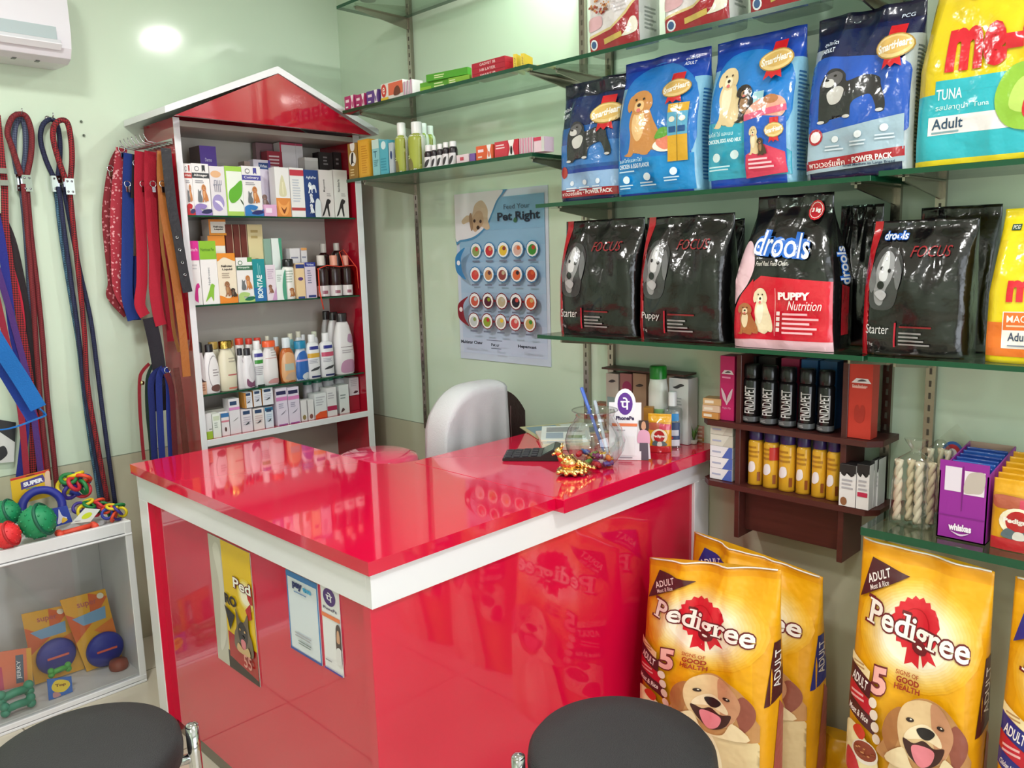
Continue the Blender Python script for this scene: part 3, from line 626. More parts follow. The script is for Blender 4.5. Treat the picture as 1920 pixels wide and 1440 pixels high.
# --- white and red kibble bags on the top shelf
for i, (a0, a1, lab) in enumerate(((1100, 1197, 'white and crimson kibble bag at the left end of the highest bag shelf'), (1240, 1366, 'white and crimson kibble bag in the middle of the highest bag shelf'), (1400, 1530, 'white and crimson kibble bag third along the highest bag shelf'), (1580, 1730, 'white and crimson kibble bag at the right end of the highest bag shelf'))):
    w_, h_, c = on_shelf(a0, a1, -160, 1.965, Z1, .12)
    b = Bag(w_, .36, .13, seal=.06, seed=50+i, pinch=.02, wr=.004, n0=6, top=.1)
    a = [('p', [(0, 0), (1, 0), (1, .34), (.8, .24), (.5, .15), (0, .11)], 'A01626'), ('p', [(0, .11), (.5, .15), (.8, .24), (1, .34), (1, .36), (.78, .26), (.5, .17), (0, .13)], 'D8C48A'),
         ('e', .14, .065, .08, .04, 'E8ECF0'), ('e', .14, .065, .055, .028, '3A5A8A'), ('p', [(.36, .05), (.72, .08), (.72, .12), (.36, .09)], 'CDB25A'), ('s', [(.72, .08), (.8, .12), (.88, .2), (.97, .2), (.97, .1)], 'E4E0D0'), ('s', [(.05, .17), (.04, .26), (.3, .27), (.32, .19)], 'E0B4BC')]
    a += inbox(kibble('A03A34', 22, i), .04, .26, .5, .46)+inbox(kibble('C8843C', 14, i+9), .34, .3, .62, .44)+[('l', .56, .28, .82, .45, 6, 'C4BEC4')]
    put_bag(b, b.mesh('E4E0E2', 'CDD0CE', a, [('l', .25, .12, .75, .3, 6, '8A908E')]), lab, c, group='white and crimson kibble bags on the highest shelf')
# ================================================================== big yellow sacks on the floor
YEL, BRN, NAV = 'E9A80E', '4A1A20', '23287E'
def sack_art(tri, full=True, sub='Meat & Rice'):
    a = white_glow(.52, .74, .44, .17, YEL)+inbox(rosette(), .3, .635, .72, .87)
    a += [('t', 'Pedigree', .122, .688, .938, .807, '6A1A20', dict(bold=.06, rot=-5, A=.55, serif=.012)), ('t', 'Pedigree', .13, .695, .93, .80, 'F7F2EA', dict(bold=.02, rot=-5, A=.55, serif=0))]
    a += [('p', [(.1, .955), (.42, .925), (.02, .81)], tri), ('t', 'ADULT', .07, .885, .27, .915, 'F0E8E4', dict(rot=24, A=.5, bold=.02, sp=1.1)), ('t', sub, .1, .862, .27, .88, 'E4D8D4', dict(rot=24, A=.5))]
    if full:
        a += outline_t('5', .22, .515, .34, .61, 'E9A9A0', '6A1A20', .09, .04)+[('t', 'SIGNS OF', .4, .605, .58, .62, 'B04A20'), ('t', 'GOOD', .41, .58, .59, .60, '9A2A14', dict(bold=.04)), ('t', 'HEALTH', .4, .557, .6, .576, '9A2A14', dict(bold=.03))]
        a += [('p', [(.0, .62), (.2, .585), (.2, .555), (.0, .59)], 'F0DFAE'), ('l', .03, .575, .17, .6, 2, 'B8905A'), ('p', [(0, .59), (.22, .55), (.22, .49), (0, .53)], tri), ('t', 'ADULT', .03, .52, .19, .555, 'F2ECEA', dict(rot=-11, A=.5, bold=.02)),
              ('p', [(0, .53), (.24, .485), (.24, .43), (0, .475)], 'C01A2E'), ('l', .03, .465, .2, .5, 2, 'E8B0B0'), ('p', [(0, .475), (.28, .425), (.28, .365), (0, .42)], tri), ('t', sub, .02, .41, .22, .435, 'EDE4E0', dict(rot=-10, A=.5, bold=.02))]
        a += [('e', .25+.015*i, .485-.042*i, .035, .019, 'E8D8C8') for i in range(4)]
        a += [('s', [(.02, .2), (.0, .36), (.1, .38), (.2, .34), (.3, .3), (.3, .2)], 'E9DFAE'), ('s', [(.08, .36), (.14, .385), (.2, .36), (.16, .33)], 'C8341E'), ('e', .2, .29, .12, .045, 'E6E0D4'), ('e', .2, .295, .105, .036, '8A3A22'), ('s', [(.03, .2), (.03, .28), (.12, .26), (.16, .2)], 'C0303A')]
        a += inbox(kibble('9A4A26', 18, 3), .1, .27, .3, .33)
        a += [('s', [(.34, -.1), (.38, .2), (.5, .36), (.8, .38), (1, .3), (1, -.1)], 'D9C294'), ('s', [(.5, -.1), (.52, .2), (.64, .32), (.76, .2), (.74, -.1)], 'EADBB8')]+inbox(dog_face(), .34, .31, 1.0, .562)
    return a
def sack(w_, h_, d, loc, rz, lab, tri, sub, seed, slope=0, fold=0, wtop=1, pinch=.02, top=.14, wr=.012, lean=0):
    b = Bag(w_, h_, d, seal=.03, seed=seed, pinch=pinch, wr=wr, n0=4.5, slope=slope, fold=fold, wtop=wtop, top=top, belly=.015)
    sd = [('p', [(.12, .5), (.3, .74), (.85, .74), (.72, .52)], tri), ('t', 'ADULT', .18, .60, .78, .67, 'EDE6E2', dict(rot=90, A=.25))]+[('p', [(.3, .1), (.8, .1), (.85, .45), (.6, .5)], 'A8524A')]
    mb = b.mesh(YEL, 'E2A010', inbox(sack_art(tri, True, sub), 0, .0955, 1, .9955), sd, k='woven', g=.024, topcol='E09A10')
    q = [b.front(i/24, .999)+Vector((0, -.001, .001)) for i in range(25)]
    mb.tube(q, .0022, M('EDE6E0', 'cloth'), 5)
    return put_bag(b, mb, lab, loc, rz, lean, 'big yellow dog food sacks on the floor', cat='dog food sack', name='dog_food_sack')
sack(.40, .668, .15, (1.845, 1.095, .001), RZ, 'yellow dog food sack with brown corner flag, front one of the pair beside the counter', BRN, 'Meat & Rice', 61, slope=.05, fold=.02, wtop=1.0, lean=.0)
sack(.42, .645, .15, (2.042, 1.072, .001), RZ, 'yellow dog food sack with blue flag, behind the brown-flag sack by the counter', NAV, 'Chicken & Vegetables', 62, slope=-.03, fold=.03, wtop=.95)
sack(.30, .782, .15, (1.97, .60, .001), RZ, 'yellow dog food sack showing a whole dog face, under the low glass shelf', BRN, 'Meat & Rice', 63, slope=-.01, wtop=.97, wr=.009)
sack(.30, .775, .15, (1.97, .27, .001), RZ, 'yellow dog food sack with a blue flag cut off by the right frame edge', NAV, 'Chicken & Vegetables', 64, slope=0, wtop=.97, wr=.009)
b = Bag(.17, .12, .13, seed=66, wr=.006, n0=3, seal=.02, top=.4)
put_bag(b, b.mesh(YEL, 'DE9C10', [], k='woven'), 'low yellow sack lying on the floor between the big standing sacks', (2.16, .835, .001), RZ, 0, None, cat='dog food sack', name='dog_food_sack')
# ================================================================== cartons and bottles
def carton(name, w_, d, h_, base, art, loc, rz, label, cat='box', group=None, side=None, sart=None, k='card', top=None, lean=0):
    mb = MB(); w2, d2 = w_/2, d/2
    mb.box(-w2, -d2, 0, w2, d2, h_, M(top or base, k), side=M(side or base, k))
    if side: mb.add([(-w2, -d2-.0002, 0), (w2, -d2-.0002, 0), (w2, -d2-.0002, h_), (-w2, -d2-.0002, h_)], [(0, 1, 2, 3)], M(base, k))
    mb.art(lambda u, v, L: Vector((-w2+w_*u, -d2-L, h_*v)), art, k)
    if sart: mb.art(lambda u, v, L: Vector((w2+L, -d2+d*u, h_*v)), sart, k)
    return tag(mb.build(name, loc=loc, rot=(lean, 0, rz)), label, cat, group)
def CAP(z): return min(c for c in (1.996, 1.672, 1.336, .991) if c > z)
def Lbox(a, b, yt, Y, z, d, base, art, label, dz=0, turn=0, name='carton', cat='box', group=None, **k):
    """carton on the cabinet: front face between picture columns a and b on the plane y = Y"""
    x0, x1 = max(1.35, xl(a, Y, z)), min(2.098, xl(b, Y, z)); h_ = min(zz(yt, (x0+x1)/2, Y), CAP(z))-z
    return carton(name, x1-x0-.001, d, h_, base, art, ((x0+x1)/2, Y+d/2, z+.0006+dz), turn, label, cat, group, **k)
def Rbox(a, b, yt, X, z, d, base, art, label, turn=0, name='carton', cat='box', group=None, **k):
    y0, y1 = yr(a, X, z), yr(b, X, z); h_ = zz(yt, X, (y0+y1)/2)-z
    return carton(name, y0-y1-.001, d, h_, base, art, (X+d/2, (y0+y1)/2, z+.0006), RZ+turn, label, cat, group, **k)
def bottle(name, w_, hb, ht, loc, rz, body, cap, art, label, cat='bottle', group=None, flat=.55, kind='oval', capw=.5, k='plastic', neck=.16, cap_k='plastic', capname='cap', e=.85, bodymat=None):
    """body height hb, overall height ht; oval or round cross-section"""
    t = thing(name, label, cat, loc, rz, group); r = w_/2
    if kind == 'oval': prof = [(r*.86, 0), (r*.93, .01*hb), (r, .3*hb), (r*.98, .6*hb), (r*.86, .82*hb), (r*.62, .95*hb), (r*capw*.8, hb), (r*capw*.7, hb*1.01)]
    elif kind == 'taper': prof = [(r*.84, 0), (r*.92, .02*hb), (r, .35*hb), (r*.9, .7*hb), (r*.66, .92*hb), (r*capw, hb), (r*capw*.8, hb*1.01)]
    elif kind == 'can': prof = [(r*.94, 0), (r, .015*hb), (r, .93*hb), (r*.95, .96*hb), (r*.8, hb), (r*.7, hb*1.005)]
    else: prof = [(r*.92, 0), (r, .02*hb), (r, .86*hb), (r*.9, .94*hb), (r*capw, hb), (r*capw*.8, hb*1.01)]
    mb = MB(); mb.lathe(prof, bodymat or M(body, k), n=28, sy=flat, e=e)
    def R_(v):
        z = v*hb
        for i in range(len(prof)-1):
            if prof[i][1] <= z <= prof[i+1][1]:
                q = (z-prof[i][1])/max(1e-6, prof[i+1][1]-prof[i][1]); return prof[i][0]*(1-q)+prof[i+1][0]*q
        return r
    def F(u, v, L):
        a = -pi/2+(u-.5)*2.7; q = R_(v)+L+.0006; ca, sa = cos(a), sin(a)
        return Vector((q*math.copysign(abs(ca)**e, ca), q*flat*math.copysign(abs(sa)**e, sa), v*hb))
    mb.art(F, art, k, (.1, .08), True); mb.build('body', t)
    c = MB(); cr = r*capw; cf = min(1, flat*1.25) if kind != 'can' else 1
    if kind == 'can': c.lathe([(r*.9, 0), (r*.93, .005), (r*.93, (ht-hb)*.9), (r*.8, ht-hb), (0, ht-hb)], M(cap, cap_k), n=24)
    else: c.lathe([(cr, 0), (cr, (ht-hb)*.92), (cr*.9, ht-hb), (0, ht-hb)], M(cap, cap_k), n=20, sy=cf)
    o = c.build(capname, t); o.location = (0, 0, hb*1.004); return t
def Lbot(a, b, yb, yt, Y, z, body, cap, art, label, **k):
    x0, x1 = max(1.35, xl(a, Y, z)), min(2.098, xl(b, Y, z)); xc = (x0+x1)/2; w_ = x1-x0; fl = k.get('flat', .55)
    return bottle(k.pop('name', 'bottle'), w_, zz(yb, xc, Y)-z, zz(yt, xc, Y)-z, (xc, Y+w_*fl/2, z+.0006), k.pop('rz', 0), body, cap, art, label, **k)
def Rbot(a, b, yb, yt, X, z, body, cap, art, label, **k):
    y0, y1 = yr(a, X, z), yr(b, X, z); yc = (y0+y1)/2; w_ = y0-y1; fl = k.get('flat', 1)
    return bottle(k.pop('name', 'bottle'), w_, zz(yb, X, yc)-z, zz(yt, X, yc)-z, (X+w_*fl/2, yc, z+.0006), RZ+k.pop('turn', 0), body, cap, art, label, **k)
# ------------------------------------------------------------------ cabinet, top shelf
GS1, GS2, GS3, GS4 = 'medicine boxes on the top cabinet shelf', 'medicine boxes on the second cabinet shelf', 'pet shampoo bottles on the third cabinet shelf', 'small boxes on the lowest cabinet shelf'
ZA, ZB, ZD, ZE = 1.682, 1.346, 1.001, .826; FY = 3.03
W_ = 'E9E6E6'
def fam(band, c1, c2, name):      # white box with cat and dog and a wave
    return [('r', .0, .72, 1, .82, band), ('t', name, .1, .74, .9, .80, 'F4F0EE'), ('e', .3, .9, .13, .05, '6A6A70'), ('e', .3, .9, .1, .035, W_), ('p', [(.6, .84), (.6, .97), (.78, .97), (.78, .84), (.69, .88)], band), ('l', .15, .62, .85, .69, 2, 'A8A6AC')]+inbox(small_pair(), .2, .26, .85, .6)+inbox(swirl(c1, c2), 0, 0, 1, .24)
Lbox(351, 366, 307, FY, ZA, .05, W_, fam('B0302C', 'B8252C', '3A3560', 'Arthaltyl'), 'white box with a red band and red wave, leftmost on the top cabinet shelf', group=GS1)
Lbox(366, 398, 307, FY, ZA, .05, W_, fam('33363C', '8E7AB8', '2B2A55', 'Allmager'), 'white box with a black name band, cat and dog, on the top cabinet shelf', group=GS1)
Lbox(399, 427, 312, FY, ZA, .05, 'DDD8DC', [('e', .4, .84, .35, .07, 'DDAE84'), ('e', .45, .26, .4, .17, '9C90C4'), ('s', [(.2, .3), (.6, .28), (.8, .12), (.5, .22)], 'E6E2EE'), ('t', 'ДШ', .2, .6, .75, .72, '8A8A9A')]+[('r', .25+.12*i, .48, .29+.12*i, .62, '8A8A9A') for i in range(4)], 'pale box with a lilac circle on the top cabinet shelf', group=GS1)
Lbox(427, 459, 312, FY, ZA, .05, 'E4EAE0', [('r', 0, .9, 1, 1, '9CCB4A'), ('r', 0, 0, 1, .09, 'A4C85E'), ('r', 0, .09, .08, .9, '9CCB4A'), ('s', [(.15, .35), (.2, .5), (.5, .6), (.95, .72), (.92, .45), (.6, .3), (.3, .26)], '5FAA2E'), ('s', [(.8, .34), (.92, .3), (1, .22), (.9, .26)], '223A1E')], 'white and lime box with a big green leaf', group=GS1)
Lbox(459, 494, 312, FY, ZA, .05, W_, fam('4A479A', '2E74B8', '2A2A66', 'Cutinery'), 'white box with a violet name band and blue wave, before the tall lilac box', group=GS1)
Lbox(482, 514, 300, FY+.062, ZA, .05, 'DAD3E4', [('r', .3, .84, .86, .95, '2B4A86'), ('r', .86, 0, 1, 1, '5A4AA0'), ('t', 'Virbac', .36, .87, .8, .92, 'E8ECF4')]+inbox(dog_sit('9A7A70', 'BBA49A'), .3, .15, .8, .4), 'tall lilac box with a navy tag behind the violet-band box', group=GS1)
Lbox(497, 520, 384, FY-.012, ZA, .04, 'D9A6CC', [('r', .1, .3, .6, .7, 'EEDCEC')], 'tiny pink box lying at the front of the top cabinet shelf', group=GS1)
Lbox(520, 547, 314, FY, ZA, .045, W_, [('s', [(.5, .85), (.25, .55), (.3, .42), (.7, .42), (.75, .55)], 'D9D2AE'), ('r', .0, .0, 1, .38, 'DE8B45'), ('s', [(.1, .32), (.2, .1), (.5, .02), (.8, .1), (.9, .32), (.65, .24), (.35, .24)], 'F0A45C'), ('s', [(.3, .2), (.5, .06), (.7, .2), (.5, .14)], '7A3A1C'), ('r', .46, .45, .54, .7, 'E9E2C4')], 'white box with an orange fox face at its foot', group=GS1)
Lbox(548, 574, 315, FY, ZA, .045, W_, [('r', 0, .84, 1, .96, 'C23A48'), ('r', 0, .13, 1, .19, 'B44040'), ('l', .15, .3, .85, .78, 9, 'C3C6D2')], 'white box with two red bands on the top cabinet shelf', group=GS1)
Lbox(574, 601, 319, FY, ZA, .045, '27407E', [('t', 'AgRaPet', .15, .8, .85, .87, 'E6ECF6')]+inbox(dog_stand('E6ECF4', 'FFFFFF', 'D0DCEC'), .2, .5, .85, .74)+inbox(dog_sit('E6ECF4', 'E6ECF4'), .25, .3, .6, .5)+inbox(dog_sit('E6ECF4', 'E6ECF4'), .2, .08, .55, .28)+[('s', [(.6, 0), (.62, .3), (.8, .4), (1, .3), (1, 0)], 'DDE8EE')], 'dark blue box with three white dog silhouettes', group=GS1)
for a, b, wd, lab in ((602, 628, 'Megavomit', 'white box with vertical writing and a black dog, left one of two'), (629, 655, 'Neuro Bindus Pet', 'white box with vertical writing and a black dog, rightmost at the shelf end')):
    Lbox(a, b, 319, FY, ZA, .045, 'E2DCDA', [('t', wd, .0, .64, .7, .70, '4A4448', dict(rot=90, A=.38)), ('l', .5, .44, .85, .52, 2, 'B0A8A8'), ('s', [(.1, .03), (.3, .2), (.5, .38), (.75, .36), (.7, .3), (.6, .26), (.65, .04), (.55, .04), (.45, .2), (.25, .06)], '2A2628')], lab, group=GS1)
def Lback(a, b, yt, yb, Y, z, d, base, art, label, grp=GS1, **k):   # a carton further back, standing on others or on the shelf
    x0, x1 = max(1.35, xl(a, Y, z+.1)), min(2.098, xl(b, Y, z+.1)); xc = (x0+x1)/2; z0 = zz(yb, xc, Y) if yb else z; h_ = min(zz(yt, xc, Y), CAP(z))-z0
    return carton('carton', x1-x0-.001, d, h_, base, art, (xc, Y+d/2, max(z0, z)+.0006), 0, label, 'box', grp, **k)
YB2 = FY+.07
Lback(602, 628, 286, None, YB2, ZA, .05, '241C20', [('l', .3, .8, .7, .95, 3, '8A8488')], 'black box behind the two white boxes with black dogs, left one', side='1C1518')
Lback(629, 654, 286, None, YB2, ZA, .05, '241C20', [('l', .3, .8, .8, .93, 2, '8A8488')], 'black box behind the two white boxes with black dogs, right one', side='1C1518')
Lback(380, 411, 274, None, YB2, ZA, .09, '5A3F9C', [('t', 'Dermo', .3, .78, .7, .83, 'D8D0EC')], 'purple box standing alone behind the left front boxes of the top cabinet shelf', side='6E625E')
Lback(506, 534, 284, None, YB2+.05, ZA, .05, '9A2A3C', [('l', .1, .7, .9, .95, 5, 'E0C4C8')], 'dark red box stack piece behind the fox box')
z_ = Lback(534, 562, 317, None, YB2, ZA, .05, 'D9D3D6', [('r', 0, .93, .8, 1, 'B03048')], 'white box with pink edge, lower one behind the red-banded box', top='B8506A')
Lback(534, 561, 260, 285, YB2+.052, ZA, .05, 'DAD4D8', [('r', 0, .95, 1, 1, 'B0405C'), ('r', 0, 0, .1, 1, 'C02A48')], 'white box with crimson edge, topmost of the rear pile', top='B8506A') if False else None
Lback(530, 573, 259, None, YB2+.055, ZA, .05, 'DAD4D8', [('r', 0, .97, 1, 1, 'B0405C'), ('r', 0, 0, .06, 1, 'C02A48'), ('r', .68, 0, .69, 1, 'A8A0A4')], 'tall white box with crimson left edge at the very back', top='B8506A')
Lback(575, 600, 296, None, YB2, ZA, .05, 'C9C4C2', [('r', .0, .95, 1, 1, 'D8D4D2')], 'plain grey-white box behind the dark blue box')
Lback(486, 526, 257, None, YB2+.115, ZA, .03, '8C6A70', [('r', .2, .1, .24, .9, '5A3A40')], 'dull mauve box at the back of the top cabinet shelf')
Lback(462, 481, 303, None, YB2+.02, ZA, .05, 'B09A90', [], 'small brown-grey box behind the violet-band box')
Lback(550, 570, 278, 292, YB2-.02, ZA, .01, 'DDD', [], 'x') if False else None
# ------------------------------------------------------------------ cabinet, second shelf
Lbox(356, 381, 452, FY, ZB, .05, W_, [('r', 0, .70, 1, 1, 'D0288C'), ('t', 'Nefroce Pet', .1, .84, .9, .89, 'F2C8E0'), ('l', .2, .55, .8, .65, 2, 'C8C6CA'), ('s', [(.2, .1), (.4, .3), (.7, .34), (.8, .28), (.6, .24), (.55, .05), (.45, .05)], 'CC2A88')], 'white box with magenta top, leftmost on the second cabinet shelf', group=GS2)
Lbox(382, 413, 452, FY, ZB, .05, W_, [('r', 0, .71, 1, 1, '86B82E'), ('t', 'Nutricoat Pet', .08, .84, .9, .89, '3E6A18'), ('t', 'Nefrotec', .1, .42, .8, .47, '9AA0A4', dict(rot=90, A=.4)), ('s', [(.15, .05), (.4, .22), (.55, .32), (.75, .3), (.7, .24), (.62, .05), (.5, .12), (.3, .08)], '86BA3C')], 'white box with lime green top and green dog, next to the magenta one', group=GS2)
Lbox(413, 447, 475, FY, ZB, .05, 'E9DCC6', [('r', 0, .93, 1, 1, 'E08A2A'), ('s', [(0, .84), (.4, .92), (1, .84), (1, 1), (0, 1)], 'E08A2A'), ('t', 'Nefrotec', .2, .72, .8, .77, '2A2420', dict(bold=.03)), ('t', 'Liquid', .25, .65, .8, .70, '2A2420', dict(bold=.03)), ('l', .2, .5, .8, .62, 3, 'B0A090'), ('s', [(0, 0), (0, .16), (.5, .1), (1, .18), (1, 0)], 'E0842A')]+inbox(dog_sit('9A6A4A', 'B88A60'), .25, .14, .7, .44)+inbox(dog_sit('3A3028', '6A5A4A'), .55, .12, .95, .3), 'cream and orange liquid medicine box with a brown dog', group=GS2)
Lbox(448, 478, 483, FY, ZB, .05, W_, [('r', .7, .9, 1, 1, '5E9A4A'), ('e', .25, .88, .14, .05, '4A7A4A'), ('e', .25, .88, .1, .035, W_), ('r', 0, .72, 1, .82, '3A6A50'), ('t', 'Himpyrin', .1, .745, .8, .8, 'E8F0E8')]+inbox(small_pair(), .2, .28, .9, .6)+inbox(swirl('A8C878', '1E6A4E'), 0, 0, 1, .24), 'white box with dark green band, cat and dog, on the second cabinet shelf', group=GS2)
Lbox(478, 501, 486, FY, ZB, .05, '1E8C94', [('r', 0, 0, 1, .32, '2A6CA8'), ('t', 'BONTAE', -.35, .28, 1.35, .42, 'E6F2F4', dict(rot=90, A=.32, bold=.03)), ('r', .4, .6, .46, .9, '7CC0C4'), ('r', .55, .65, .6, .85, '7CC0C4')], 'teal and blue box with large vertical white lettering', group=GS2)
Lbox(502, 520, 497, FY, ZB, .04, 'E2D4E0', [('l', .15, .6, .85, .9, 5, 'C0A8C0'), ('p', [(.5, 0), (1, 0), (1, .4)], 'C79AC4')]+inbox(dog_sit('8A5A44', 'A88068'), .1, .2, .7, .45), 'narrow pinkish box with a small brown dog', group=GS2)
Lbox(520, 539, 506, FY, ZB, .04, 'E6ECEA', [('s', [(.7, 0), (.6, .4), (.75, .8), (.95, 1), (1, 1), (1, 0)], '4E9A7E'), ('l', .1, .6, .6, .85, 4, 'B0BCB8')], 'small white box with a green curve, front middle of the second cabinet shelf', group=GS2)
Lbot(538, 558, 500, 486, FY, ZB, 'E9E6E2', '1C1A1C', [('l', .2, .5, .8, .9, 5, 'A8B0A4')]+inbox(dog_sit('A86A40', 'C89A70'), .3, .08, .8, .35), 'white medicine bottle with black cap and a small dog', group=None, kind='can', flat=.8, e=1)
Lbox(558, 574, 494, FY, ZB, .04, 'E6C89C', [('r', 0, .86, 1, .97, '2C3A7C'), ('e', .5, .56, .3, .05, '5A3A7A'), ('r', .1, .0, .9, .06, '3A4A86')], 'narrow peach box with navy top band', group=GS2)
Lbox(575, 595, 492, FY, ZB, .04, 'D8CCDE', [('r', 0, .88, 1, 1, '2C3490'), ('t', 'Virbac', .15, .91, .85, .97, 'E0E4F4'), ('l', .2, .4, .6, .8, 6, '8A88A4'), ('r', .2, .02, .9, .08, '2C3A7C')], 'narrow lilac box with navy top band beside the red pouch of bottles', group=GS2)
neo = lambda: [('r', 0, .85, 1, 1, 'E08A34'), ('r', 0, 0, 1, .14, 'E0902E'), ('r', 0, .0, .1, 1, 'E08A34'), ('t', 'Nefrotec', .25, .48, .85, .6, '2A2420', dict(bold=.03)), ('t', 'Liquid', .3, .32, .8, .43, '2A2420', dict(bold=.03))]
o = Lback(395, 427, 442, None, YB2, ZB, .06, 'EAE4DA', neo(), 'cream and orange box, lower one of a pile behind the lime-topped box', GS2)
x0, x1 = xl(393, YB2, 1.6), xl(425, YB2, 1.6); hz = o.dimensions.z
carton('carton', x1-x0, .06, .062, 'EAE4DA', neo(), ((x0+x1)/2, YB2+.03, ZB+hz+.0014), 0, 'cream and orange box, upper one of a pile behind the lime-topped box', 'box', GS2)
for i, (a, b) in enumerate(((429, 443), (444, 456), (457, 469))):
    Lback(a, b, 421, None, YB2, ZB, .05, '6A2C22', [('r', .9, 0, 1, 1, 'B89A84')], 'dark brown upright box, %s of three in the back row' % ('left', 'middle', 'right')[i], GS2)
Lback(470, 498, 421, None, YB2, ZB, .05, 'DCCB9C', [('e', .5, .42, .4, .14, 'A88A5A'), ('e', .5, .42, .34, .12, 'E4DAC0'), ('l', .2, .8, .8, .95, 2, 'B8A068')]+inbox(small_pair(), .25, .34, .75, .5), 'cream and gold box with a round dog picture in the back row', GS2)
Lback(499, 512, 448, None, YB2-.01, ZB, .05, '8AA89A', [('r', 0, .4, 1, .48, 'B05A5A')], 'narrow grey-green box in the back row', GS2)
Lback(513, 532, 447, None, YB2-.01, ZB, .05, 'E6ECEA', [('s', [(.75, 0), (.8, .6), (.7, 1), (1, 1), (1, 0)], '4E9A7E')], 'tall white box with green curve behind the small one like it', GS2)
Lback(546, 565, 466, None, YB2-.01, ZB, .05, 'DDD8DC', [('r', .1, .8, .8, .83, '8A8AA0'), ('r', 0, .4, 1, .5, 'E8CBA0')], 'white and peach box behind the peach and lilac boxes, left one', GS2)
Lback(567, 578, 465, None, YB2-.01, ZB, .05, 'DDD8DC', [('r', .1, .8, .8, .83, '8A8AA0'), ('r', 0, .4, 1, .5, 'E8CBA0'), ('r', 0, .95, 1, 1, 'E0A060')], 'white and peach box behind the peach and lilac boxes, right one', GS2)
# dark syrup bottles in a red mesh pouch
def syrup(a, b, yb, yt, Y, lab, cap='DDD6D0'):
    return Lbot(a, b, yb, yt, Y, ZB, '2A0F10', cap, [('r', 0, .02, 1, .36, 'D8CDCF'), ('r', .3, .1, .6, .2, '9A5A6A')], lab, kind='round', flat=1, e=1, capw=.55, k='gloss', group='dark syrup bottles in the red pouch', name='syrup_bottle')
syrup(601, 624, 498, 479, FY, 'dark syrup bottle with white label, front left in the red pouch')
syrup(625, 647, 498, 479, FY, 'dark syrup bottle with white label, front middle in the red pouch', 'E8A08A')
syrup(648, 666, 498, 479, FY, 'dark syrup bottle with white label, front right in the red pouch', 'E09888')
syrup(608, 626, 474, 457, FY+.07, 'dark syrup bottle with silver cap at the rear left of the red pouch', 'B8B0AC')
syrup(633, 650, 470, 456, FY+.07, 'dark syrup bottle with silver cap at the rear right of the red pouch', 'B8B0AC')
x0, x1 = xl(597, FY, ZB), 2.095; cx = (x0+x1)/2; wd = (x1-x0)/2
t = thing('drawstring_pouch', 'red see-through drawstring pouch holding dark syrup bottles', 'pouch', (cx, FY+.055, ZB))
R_ = glassm('red_net', (.93, .42, .34), .05, .3)
q = MB()
for sx_ in (-1, 1): q.add([(sx_*wd, -.062, .001), (sx_*wd, .062, .001), (sx_*wd*1.0, .055, .13), (sx_*wd*1.0, -.055, .13)], [(0, 1, 2, 3)], R_)
q.tube([(-wd*.98, -.055, .12), (-wd*.5, -.058, .135), (wd*.1, -.058, .128), (wd*.98, -.055, .132)], .0022, M('D8402C', 'cloth'), 5)
q.build('net', t)
MB().tube([(wd*.4, -.05, .13), (wd*.35, -.03, .19), (wd*.62, -.02, .2), (wd*.98, -.064, .12), (wd*1.0, -.066, .03)], .0025, M('E0452E', 'cloth'), 5).build('drawstring', t)
MB().tube([(-wd*.99, -.066, .12), (-wd*1.02, -.07, .03), (-wd*.9, -.074, -.05)], .003, M('E0452E', 'cloth'), 5).build('drawstring', t)
# ------------------------------------------------------------------ cabinet, third shelf: shampoos
vir = lambda c: [('r', .25, .80, .75, .89, '2B2E86'), ('r', .1, .58, .95, .70, c), ('l', .2, .42, .8, .54, 3, 'A8A8B4'), ('s', [(.25, .22), (.5, .3), (.8, .32), (.6, .24)], '3A3A40'), ('r', .3, .03, .85, .08, '24285E')]
Lbot(369, 390, 662, 643, FY, ZD, 'D9D0D2', '1E1A1E', [('r', .1, .0, .95, .3, 'D8A88C'), ('s', [(.1, .32), (.2, .5), (.5, .34), (.9, .3)], '4A3034'), ('l', .2, .08, .8, .26, 3, 'A8705A')], 'pinkish white shampoo bottle with black cap, leftmost on its shelf', group=GS3, kind='oval', capw=.62)
Lbot(387, 418, 661, 647, FY-.002, ZD, 'E4E0E2', '1E1A20', [('e', .62, .5, .3, .42, '9A959A'), ('e', .63, .5, .28, .395, 'E6E2E4'), ('e', .62, .12, .22, .09, '6A4A44'), ('l', .5, .4, .8, .6, 3, 'A0989C')], 'white shampoo bottle with an oval label and black cap, second from the left', group=GS3, kind='taper', capw=.45, rz=.0)
Lbot(417, 450, 654, 640, FY, ZD, 'DDD6BE', 'B9974A', [('r', .45, .36, .98, .39, 'B86060'), ('r', .45, .04, 1, .08, 'C87060'), ('l', .5, .66, .95, .8, 2, 'B0A898')], 'cream shampoo bottle with a wide gold cap', group=GS3, kind='oval', capw=.75, cap_k='gold')
Lbot(449, 464, 667, 654, FY+.01, ZD, 'DAD6DA', '26222A', [('s', [(.7, .05), (.75, .5), (.6, .9), (.8, .6), (.85, .1)], '7A6A74')], 'slim white bottle with black cap, left of the purple-arc bottle', group=GS3, kind='taper', capw=.6)
Lbot(460, 482, 667, 654, FY, ZD, 'E2DEE4', '26222A', [('s', [(.3, .1), (.35, .3), (.6, .16), (1, .34), (1, .02), (.6, 0)], '7A4A66'), ('e', .7, .5, .25, .3, 'D4D0D6')], 'white shampoo bottle with a purple arc and black cap', group=GS3, kind='taper', capw=.55)
